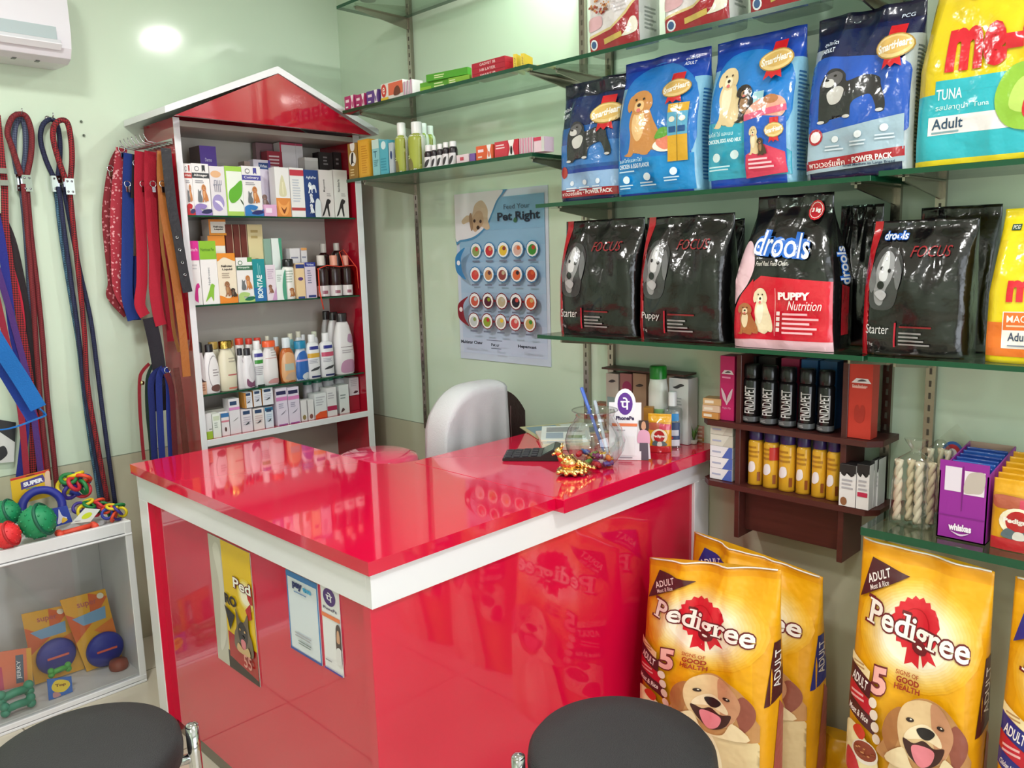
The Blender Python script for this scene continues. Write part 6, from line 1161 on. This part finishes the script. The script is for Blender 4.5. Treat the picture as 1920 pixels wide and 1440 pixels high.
rope('slate blue rope leash hanging behind the maroon one', [(34, 330), (26, 285), (28, 240), (38, 222), (47, 240), (48, 290), (42, 330)], [[(40, 345), (47, 420), (54, 520), (60, 620), (68, 740), (80, 880)]], (37, 343, .024), [SB, SB], 3.271)
rope('navy rope leash with grey flecks on the second wall hook', [(102, 335), (86, 300), (76, 262), (80, 235), (94, 224), (106, 232), (112, 262), (112, 300), (108, 335)], [[(104, 345), (112, 420), (122, 490), (135, 570), (148, 650), (158, 740), (170, 830), (188, 940)], [(118, 345), (134, 430), (150, 510), (170, 600), (182, 690), (196, 800), (216, 945)], [(110, 350), (120, 430), (132, 520), (146, 620), (160, 740), (176, 840), (196, 945)]], (106, 345, .034), [NV_, TL, NV_], 3.266, r=.0085)
rope('red rope leash in front of the navy one on the second wall hook', [(124, 340), (110, 300), (100, 262), (101, 238), (112, 226), (126, 230), (133, 262), (135, 300), (132, 340)], [[(130, 350), (138, 430), (148, 520), (158, 620), (164, 720), (180, 820), (202, 940)]], (130, 350, .03), [RD, RD], 3.226, r=.0095)
for px, py, lab in ((36, 214, 'steel hook holding the maroon leash'), (94, 222, 'steel hook holding the navy and red leashes'), (152, 228, 'bare wall plug high on the left wall, upper one'), (157, 254, 'bare wall plug high on the left wall, lower one')):
    c = P3(px, py, 3.25); q = MB()
    if px < 100: q.tube([(c.x, YW-.001, c.z+.004), (c.x, c.y-.028, c.z-.002), (c.x, c.y-.036, c.z+.006), (c.x, c.y-.036, c.z+.014)], .0022, SIL, 6); q.lathe([(.009, 0), (.009, .003), (0, .003)], SIL, n=10, T=Matrix.Translation((c.x, YW-.001, c.z+.004)) @ Matrix.Rotation(pi/2, 4, 'X'))
    else: c = P3(px, py, YW-.002); q.lathe([(.004, 0), (.005, .004), (.002, .008)], M('7A8078', 'metal'), n=8, T=Matrix.Translation((c.x, YW-.001, c.z)) @ Matrix.Rotation(pi/2, 4, 'X'))
    tag(q.build('wall_hook' if px < 100 else 'wall_plug'), lab, 'hook' if px < 100 else 'wall plug')
# webbing leashes at the left frame edge
def webbing(lab, pts, y, wd, col, cat='dog leash', ring=None, name='dog_leash', th=.003, eyelets=None, grp=None, up=(0, -1, 0)):
    Q = [P3(p[0], p[1], p[2] if len(p) > 2 else y) for p in pts]; t = thing(name, lab, cat, Q[0], group=grp); L = tuple(-v for v in Q[0])
    m = M(col, 'cloth') if isinstance(col, str) else col
    q = MB(); q.tube(spl(Q, 5), 0, m, 4, flat=(wd, th), up=up); q.build('strap', t, loc=L)
    if ring:
        c = P3(ring[0], ring[1], ring[2] if len(ring) > 2 else y-.01); q = MB(); q.tube([(c.x+.011*cos(k*pi/6), c.y, c.z+.011*sin(k*pi/6)) for k in range(12)], .0018, SIL, 6, closed=True)
        q.box(c.x-.006, c.y-.004, c.z-.03, c.x+.006, c.y+.004, c.z-.011, SIL); q.build('metal_snap', t, loc=L)
    for a, b in eyelets or []:
        c = P3(a, b, y-.004); q = MB(); q.tube([(c.x+.0045*cos(k*pi/5), c.y, c.z+.0045*sin(k*pi/5)) for k in range(10)], .0014, SIL, 5, closed=True); q.build('eyelet', t, loc=L)
    return t
webbing('red webbing leash at the left picture edge with a riveted metal end', [(-6, 215), (2, 290), (8, 345), (10, 420), (20, 500), (36, 590), (52, 680), (62, 780), (60, 900)], 3.23, .022, RD, ring=None)
q = MB(); c = P3(7, 330, 3.215)
q.box(c.x-.016, c.y-.004, c.z-.032, c.x+.012, c.y+.004, c.z-.014, SIL).build('rivet_plate', bpy.data.objects[[o.name for o in COL.objects if o.get('label', '').startswith('red webbing')][0]], loc=tuple(-v for v in P3(-6, 215, 3.23)))
q = MB(); q.box(c.x-.016, c.y-.004, c.z+.008, c.x+.012, c.y+.004, c.z+.026, SIL)
q.build('rivet_plate', bpy.data.objects[[o.name for o in COL.objects if o.get('label', '').startswith('red webbing')][0]], loc=tuple(-v for v in P3(-6, 215, 3.23)))
webbing('royal blue webbing leash at the left picture edge', [(-14, 380), (2, 450), (14, 540), (24, 620), (40, 700), (48, 790), (36, 905)], 3.215, .026, '23287E')
webbing('black webbing leash between the blue and red ones at the left edge', [(0, 400), (22, 450), (38, 520), (48, 580), (60, 660), (64, 760), (70, 900)], 3.255, .026, '2A2226')
webbing('crimson webbing leash right of the royal blue one', [(-8, 440), (18, 500), (36, 570), (44, 650), (54, 740), (76, 820), (88, 900)], 3.235, .024, 'B01A34')
webbing('purple webbing leash behind the bright blue strap', [(-16, 470), (12, 560), (34, 640), (54, 720), (66, 800), (78, 900)], 3.205, .02, '4A2A6E')
webbing('dark red webbing leash low at the left edge', [(-10, 540), (8, 620), (26, 700), (40, 780), (50, 890)], 3.19, .02, '8A1E34')
# bright blue harness strap nearer to the camera
t = thing('dog_harness', 'bright blue flat nylon harness strap hanging in from the left edge', 'dog harness', P3(83, 778, 2.75)); L = tuple(-v for v in P3(83, 778, 2.75))
BB = M('1263AE', 'cloth')
q = MB(); q.tube(spl([P3(-60, 545, 2.74), P3(-6, 640, 2.74), P3(40, 712, 2.75), P3(72, 765, 2.75)], 6), 0, BB, 4, flat=(.045, .004), up=(-.3, -1, .1)); q.build('broad_strap', t, loc=L)
q = MB(); q.tube(spl([P3(74, 766, 2.75), P3(84, 778, 2.755), P3(62, 788, 2.74), P3(30, 800, 2.73), P3(0, 806, 2.72), P3(-40, 806, 2.72)], 6), 0, BB, 4, flat=(.004, .016), up=(0, -1, 0)); q.build('lower_strap', t, loc=L)
q = MB(); q.tube(spl([P3(-60, 600, 2.80), P3(-4, 680, 2.80), P3(30, 735, 2.80), P3(62, 788, 2.79)], 6), 0, M('1E3C94', 'cloth'), 4, flat=(.032, .004), up=(-.3, -1, .1)); q.build('back_strap', t, loc=L)
c = P3(-60, 545, 2.74); q = MB(); q.tube([(c.x, YW-.001, c.z+.02), (c.x, 2.74, c.z+.012), (c.x, 2.715, c.z+.016), (c.x, 2.705, c.z+.035)], .004, SIL, 8); q.build('hanger_rod', t, loc=L)

# ================================================================== collars and leashes on the cabinet side
t = thing('hook_rail', 'row of chrome hooks on the left side of the red cabinet', 'hook rail', (1.30, 3.14, 1.94)); L = (-1.30, -3.14, -1.94)
MB().box(1.318, 3.02, 1.935, 1.3245, 3.265, 1.955, SIL).build('rail', t, loc=L)
for k in range(7):
    y = 3.03+.037*k; MB().tube([(1.32, y, 1.945), (1.27, y, 1.935), (1.235, y, 1.94), (1.225, y, 1.955), (1.222, y, 1.968)], .0022, SIL, 6).build('hook', t, loc=L)
floral = flowerm('A82C3C', 'E0A0A4'); GC = 'collars and leashes on the cabinet side'
webbing('dark red flowered harness, leftmost of the bunch on the cabinet side', [(224, 284), (212, 310), (203, 360), (199, 410), (204, 470), (210, 530), (208, 556), (238, 590)], 3.245, .03, flowerm('7A1C26', 'C07A80'), cat='dog harness', ring=(207, 316, 3.23), name='dog_harness', grp=GC)
webbing('pinkish red flowered strap next to the dark red flowered harness', [(228, 278), (222, 330), (217, 400), (218, 470), (222, 540), (240, 575)], 3.225, .04, floral, ring=(228, 280, 3.21), name='dog_collar', cat='dog collar', grp=GC)
webbing('royal blue nylon strap in the bunch on the cabinet side', [(243, 288), (241, 330), (240, 400), (239, 470), (238, 550), (250, 600)], 3.195, .042, '1B3680', ring=(239, 345, 3.175), grp=GC)
webbing('second royal blue strap hanging lowest under the first', [(250, 480), (252, 540), (256, 600)], 3.21, .034, '182F74', grp=GC)
webbing('short black strap with silver snap between blue and red ones', [(254, 290), (253, 330), (251, 372)], 3.17, .022, '201A1E', ring=(255, 306, 3.155), grp=GC)
webbing('bright red nylon strap, left one of two wide ones', [(263, 284), (262, 340), (263, 400), (266, 470), (266, 530), (262, 570), (272, 592)], 3.15, .04, 'B01A34', ring=(268, 345, 3.13), grp=GC)
webbing('bright red nylon strap, right one of two wide ones', [(282, 284), (281, 340), (285, 420), (290, 480), (290, 540), (296, 585), (302, 610)], 3.115, .042, 'A81830', ring=(287, 345, 3.095), grp=GC)
webbing('dark crimson strap with small metal studs behind the tan one', [(292, 300), (296, 400), (308, 500), (316, 560), (322, 640)], 3.135, .034, '9A1A30', grp=GC)
webbing('tan leather leash hanging long in front of the cabinet side', [(303, 284), (302, 330), (308, 400), (322, 480), (334, 560), (344, 640), (350, 706)], 2.992, .03, M('A8642E', 'leather'), ring=(305, 345, 2.98), grp=GC)
webbing('thin tan leather leash twisting left of the broad one', [(298, 286), (300, 380), (304, 460), (316, 540), (326, 620), (336, 660)], 3.085, .012, M('9A6A3A', 'leather'), grp=GC)
webbing('black leather collar with a row of silver eyelets over the cabinet edge', [(311, 278), (316, 330), (323, 390), (334, 450), (346, 520), (352, 548)], 2.962, .036, M('26242A', 'leather'), name='dog_collar', cat='dog collar', eyelets=[(332, 445), (337, 468), (342, 492), (347, 515)], grp=GC)
webbing('black broad strap hanging below the red ones', [(280, 596), (290, 640), (298, 690), (302, 740), (304, 770)], 3.12, .05, '26232C', grp=GC)
t = thing('dog_leash', 'thin red loop leash low on the cabinet side, left of the blue ones', 'dog leash', P3(270, 700, 3.16)); L = tuple(-v for v in P3(270, 700, 3.16))
MB().tube(spl([P3(280, 682, 3.16), P3(268, 695, 3.16), P3(262, 712, 3.16), P3(262, 760, 3.16), P3(266, 820, 3.16), P3(270, 862, 3.16)], 6), 0, M('8E1E2A', 'cloth'), 4, flat=(.012, .003), up=(0, -1, 0)).build('strap', t, loc=L)
MB().ball(tuple(P3(267, 718, 3.15)), .009, M('B8A878', 'gold'), 8, (1, .5, 1)).build('slider', t, loc=L)
for i, (x, c, lab) in enumerate(((284, '1B2668', 'left'), (298, '1E2E7A', 'middle'), (316, '1A2A7C', 'right'))):
    webbing('blue nylon leash low on the cabinet side, %s one of three' % lab, [(306, 690), (x, 712), (x+2, 780), (x+6, 860), (x+10, 930)], 3.10-.028*i, .024, c, ring=(306+4*i, 694, 3.08-.02*i), grp='blue leashes low on the cabinet side')
webbing('brown leather leash hanging at the cabinet edge above the counter', [(330, 690), (338, 740), (344, 800), (350, 860), (356, 920)], 2.985, .022, M('5A2A22', 'leather'), grp=GC)
webbing('maroon leash among the low ones on the cabinet side', [(312, 700), (322, 730), (326, 800), (330, 880), (334, 930)], 3.02, .02, '5E1A22', grp=GC)
webbing('dark green strap between the red loop and the blue leashes', [(286, 684), (276, 712), (276, 770), (282, 830), (286, 900)], 3.14, .012, '23382E', grp=GC)

# ================================================================== display case with toys
DX0, DX1, DY, DZ = .12, 1.006, 2.92, .612
t = thing('toy_display_case', 'low white framed glass display case against the left wall', 'display case', (DX0, DY, 0)); L = (-DX0, -DY, 0)
AL, PN = M('E0E0E4', 'gloss'), M('CDCBCA', 'card')
DB = lambda mb, n, bw=.002: bevel(mb.build(n, t, loc=L), bw, 1)
DB(MB().box(DX0, DY, DZ-.042, DX1, DY+.016, DZ, AL).box(DX0, DY-.004, DZ-.052, DX1, DY+.012, DZ-.045, AL), 'top_rail')
DB(MB().box(DX0, DY-.003, .012, DX1, DY+.016, .03, AL), 'bottom_rail'); DB(MB().box(DX0, DY-.003, .0, DX1, DY+.016, .010, AL), 'bottom_rail')
for x in (DX0, DX1-.024): DB(MB().box(x, DY-.002, 0, x+.024, DY+.02, DZ-.001, AL), 'corner_post')
DB(MB().box(DX1-.012, DY+.02, 0, DX1, YW-.02, DZ-.003, AL), 'side_panel'); DB(MB().box(DX0, DY+.02, 0, DX0+.012, YW-.02, DZ-.003, AL), 'side_panel')
DB(MB().box(DX0+.012, YW-.03, 0, DX1-.012, YW-.02, DZ-.003, PN), 'back_panel')
DB(MB().box(DX0+.012, DY+.018, DZ-.03, DX1-.012, YW-.03, DZ-.018, AL), 'top_board'); DB(MB().box(DX0+.012, DY+.018, .02, DX1-.012, YW-.03, .032, PN), 'floor_board')
MB().box(DX0+.024, DY+.004, .03, DX1-.024, DY+.008, DZ-.042, glassm('case_glass', (.96, .97, .97), .04)).build('glass_front', t, loc=L)
ZC2 = DZ-.0175
def backing(name, q4, y, base, art, lab, cat='pet toy', th=.003, zmin=-9):
    """flat card on the plane y; q4 = bottom-left, bottom-right, top-right, top-left in picture positions"""
    Q = [P3(a, b, y) for a, b in q4]
    for v in Q:
        v.z = max(v.z, zmin)
        if zmin < .1 and zmin > -1: v.x = min(v.x, .985)
    o0 = Q[0]; t = thing(name, lab, cat, o0); q = MB()
    def F(u, v, Lf): p = Q[0].lerp(Q[1], u).lerp(Q[3].lerp(Q[2], u), v); return Vector((p.x, p.y-Lf, p.z))-o0
    vs = [F(0, 0, 0), F(1, 0, 0), F(1, 1, 0), F(0, 1, 0)]; vb = [v+Vector((0, th, 0)) for v in vs]
    q.add(vs+vb, [(0, 1, 2, 3), (7, 6, 5, 4), (0, 4, 5, 1), (1, 5, 6, 2), (2, 6, 7, 3), (3, 7, 4, 0)], M(base, 'card')); q.art(F, art, 'card'); q.build('card', t); return t, o0
t, o0 = backing('toy_packet', ((25, 948), (98, 930), (92, 880), (19, 898)), 3.12, 'E0B420', [('r', 0, .92, 1, 1, 'C8342A'), ('e', .5, .95, .12, .03, '6A2A18'), ('p', [(.24, .5), (.24, .78), (.82, .88), (.88, .6)], '4A3E86'), ('t', 'SUPER', .3, .6, .82, .76, 'EDEDF2', dict(bold=.06, rot=4)), ('l', .35, .46, .75, .53, 1, '5A9AA8'), ('s', [(.85, .4), (.88, .9), (1, .92), (1, .4)], 'D8B8A0')], 'yellow toy card printed SUPER standing on the display case')
t2 = thing('ring_toy', 'thick royal blue rubber ring lying against the yellow card', 'pet toy', P3(84, 962, 3.055)); rr = .062
MB().tube([(rr*cos(k*pi/16), rr*.3*sin(k*pi/16)+.02, rr*.9*sin(k*pi/16)+.018) for k in range(32)], .014, M('20288C', 'rubber'), 12, closed=True).build('ring', t2)
def dball(px, py, y, r, lab, col='178A58', dk='0E5A44'):
    c = P3(px, py, y); c.z = max(c.z, ZC2+r+.003); t = thing('dental_ball', lab, 'pet toy', c); q = MB(); q.ball((0, 0, 0), r, M(col, 'rubber'), 26)
    for i in range(70):
        zc = 1-2*(i+.5)/70; a = i*2.39996; s_ = (1-zc*zc)**.5; q.ball((r*s_*cos(a), r*s_*sin(a), r*zc), r*.07, M(col, 'rubber'), 6)
    q.build('ball', t); q = MB(); T_ = Matrix.Rotation(.9, 3, 'Z') @ Matrix.Rotation(1.2, 3, 'X')
    q.tube([T_ @ Vector((r*.95*cos(k*pi/16), r*.95*sin(k*pi/16), r*.42)) for k in range(32)], r*.1, M(dk, 'rubber'), 8, closed=True); q.build('groove_ring', t); return t
dball(70, 978, 2.968, .056, 'large bumpy green ball with a dark ring at the front of the display case')
dball(12, 962, 3.07, .043, 'smaller bumpy green ball at the left edge behind the red ball')
dball(12, 1004, 2.95, .042, 'red rubber ball at the left edge of the display case top', 'DE2A30', 'B01A22')
backing('toy_packet', ((98, 990), (136, 978), (126, 948), (92, 955)), 3.0, '27409E', [('s', [(.3, .1), (.4, .5), (.5, .9), (.6, .5), (.8, .3)], 'D8D8E8'), ('s', [(.5, .1), (.6, .4), (.8, .2)], 'E0B83A')], 'small blue toy card right of the big green ball')
def loops(px, py, y, R_, n, lab, seed, sc=(1, 1, 1)):
    c = P3(px, py, y); c.z = max(c.z, ZC2+R_*sc[2]+.012); t = thing('loop_ball_toy', lab, 'pet toy', c); cols = ('E0C81E', '1E7A3E', 'E04A2A', '3A2A86', 'C8283A', '2A3A9A')
    for i in range(n):
        zc = 1-2*(i+.5)/n; a = i*2.39996+seed; s_ = (1-zc*zc)**.5; d = Vector((s_*cos(a)*sc[0], s_*sin(a)*sc[1], zc*sc[2])); ctr = d*R_*.72
        nrm = Vector((s_*cos(a+1.2), s_*sin(a+1.2), zc+.4)).normalized(); u = nrm.orthogonal().normalized(); v = nrm.cross(u); r = R_*.5
        MB().tube([ctr+u*(r*cos(k*pi/8))+v*(r*sin(k*pi/8)) for k in range(16)], R_*.15, M(cols[i % 6], 'rubber'), 8, closed=True).build('loop', t)
loops(141, 908, 3.12, .048, 12, 'round toy of many coloured rubber loops behind the leash ends', 1)
loops(170, 952, 3.055, .038, 11, 'long toy of coloured rubber loops, left half in front of the leash ends', 2, (1.5, .9, .8))
loops(214, 962, 2.99, .034, 10, 'toy of coloured rubber loops at the right corner of the case', 4, (1.1, .9, .9))
backing('price_tag', ((133, 982), (170, 978), (188, 955), (160, 953)), 2.965, 'D8DDD8', [('e', .5, .5, .25, .25, 'C8D82A'), ('l', .1, .1, .5, .2, 1, '9A9AA0')], 'white tag with a lime spot leaning on the loop toys', 'tag')
c = P3(145, 992, 2.95); t = thing('bone_toy', 'flat orange-red rubber bone at the front rail of the display case', 'pet toy', (c.x, c.y, ZC2+.0185))
q = MB(); q.tube([(-.05, .0, 0), (.05, .01, 0)], .01, M('DC4A34', 'rubber'), 10)
for s_ in (-1, 1):
    for k in (-1, 1): q.ball((s_*.055, k*.01+.005, 0), .0125, M('DC4A34', 'rubber'), 12)
q.build('bone', t)
backing('packet', ((-40, 872), (26, 866), (30, 792), (-40, 780)), 3.262, 'C9C9C6', [('p', [(.5, .75), (1, .5), (1, 1), (.5, 1)], '1E1E20'), ('s', [(.55, .05), (.5, .3), (.7, .4), (.8, .2)], '1A1A1C')], 'grey and black packet hanging at the left picture edge under the blue strap', 'packet')
# inside the case
sun = [('p', [(.0, .4), (.5, .6), (.0, .8)], 'D8642E'), ('p', [(.6, 1), (.5, .6), (1, .9)], 'D8642E'), ('p', [(1, .3), (.5, .5), (1, .6)], 'E07A2E'), ('p', [(.1, .72), (.9, .78), (.85, .62), (.3, .6)], '7AA4C8'), ('t', 'super', .3, .82, .75, .9, 'B85A5A'), ('e', .85, .93, .08, .04, 'E6DEC8')]
for q4, dpx, dpy, y, lab in ((((66, 1284), (160, 1262), (122, 1135), (40, 1152)), 104, 1228, 3.12, 'orange toy packet with a blue disc, left one inside the display case'), (((166, 1286), (252, 1262), (197, 1104), (112, 1126)), 196, 1224, 3.09, 'orange toy packet with a blue disc, right one inside the display case')):
    t, o0 = backing('toy_packet', q4, y, 'E2A62A', sun, lab, zmin=.0345)
    c = P3(dpx, dpy, y); c.z = max(c.z, .101); c = c-o0; q = MB(); T_ = Matrix.Translation((c.x, -.004, c.z)) @ Matrix.Rotation(pi/2, 4, 'X'); q.lathe([(.064, 0), (.066, .008), (.058, .02), (.03, .028), (0, .03)], M('1E2A8C', 'rubber'), n=36, T=T_); q.box(c.x-.035, -.0362, c.z+.002, c.x+.035, -.033, c.z+.009, M('D8604A', 'rubber')); q.build('disc', t)
backing('toy_packet', ((0-22, 1300), (62, 1282), (58, 1214), (-22, 1226)), 3.06, 'E27A5A', [('p', [(.0, .0), (.35, .0), (.3, .6), (0, .7)], 'C8486A'), ('p', [(.62, .1), (.8, .1), (.8, .85), (.62, .85)], '5A6A7A'), ('t', 'JERKY', .45, .4, .95, .52, 'E6E6E6', dict(rot=90)), ('r', .88, 0, 1, 1, 'D8A03A')], 'salmon and orange packet at the left inside the display case', 'packet', zmin=.0345)
def bone(px, py, y, sz, col, lab, rz=0):
    c = P3(px, py, y); t = thing('bone_toy', lab, 'pet toy', (c.x, c.y, max(.034+sz*.32, c.z)), rz); q = MB(); q.tube([(-sz*.7, 0, 0), (0, 0, sz*.05), (sz*.7, 0, 0)], sz*.26, M(col, 'rubber'), 12)
    for s_ in (-1, 1):
        for k in (-1, 1): q.ball((s_*sz*.78, 0, k*sz*.2), sz*.3, M(col, 'rubber'), 14)
    q.build('bone', t)
bone(28, 1300, 3.0, .055, '2E8A6A', 'green rubber bone, upper one inside the display case', .1)
bone(34, 1322, 2.965, .05, '2A8468', 'green rubber bone, lower one at the glass of the display case', .05)
bone(112, 1256, 3.0, .036, '3E9A3A', 'small leaf green rubber bone hanging on the blue tag', .1)
backing('toy_card', ((92, 1316), (138, 1310), (134, 1268), (88, 1274)), 2.975, '2E66B8', [('s', [(.3, .3), (.15, .55), (.3, .85), (.55, .9), (.85, .75), (.9, .45), (.65, .2)], 'E6C83A'), ('t', 'Top', .3, .5, .75, .7, '8A5A1A', dict(bold=.05)), ('s', [(.2, .05), (.2, .3), (.4, .25), (.5, .05)], 'C08A8A')], 'blue card with a yellow star burst inside the display case', zmin=.0345)
c = P3(226, 1262, 3.02); t = thing('toy_tin', 'low rust-red toy half hidden behind the right blue disc', 'pet toy', (c.x, 3.03, .0335)); MB().lathe([(.03, 0), (.034, .01), (.03, .03), (0, .034)], M('8A3A28', 'rubber'), n=20).build('toy_body', t)
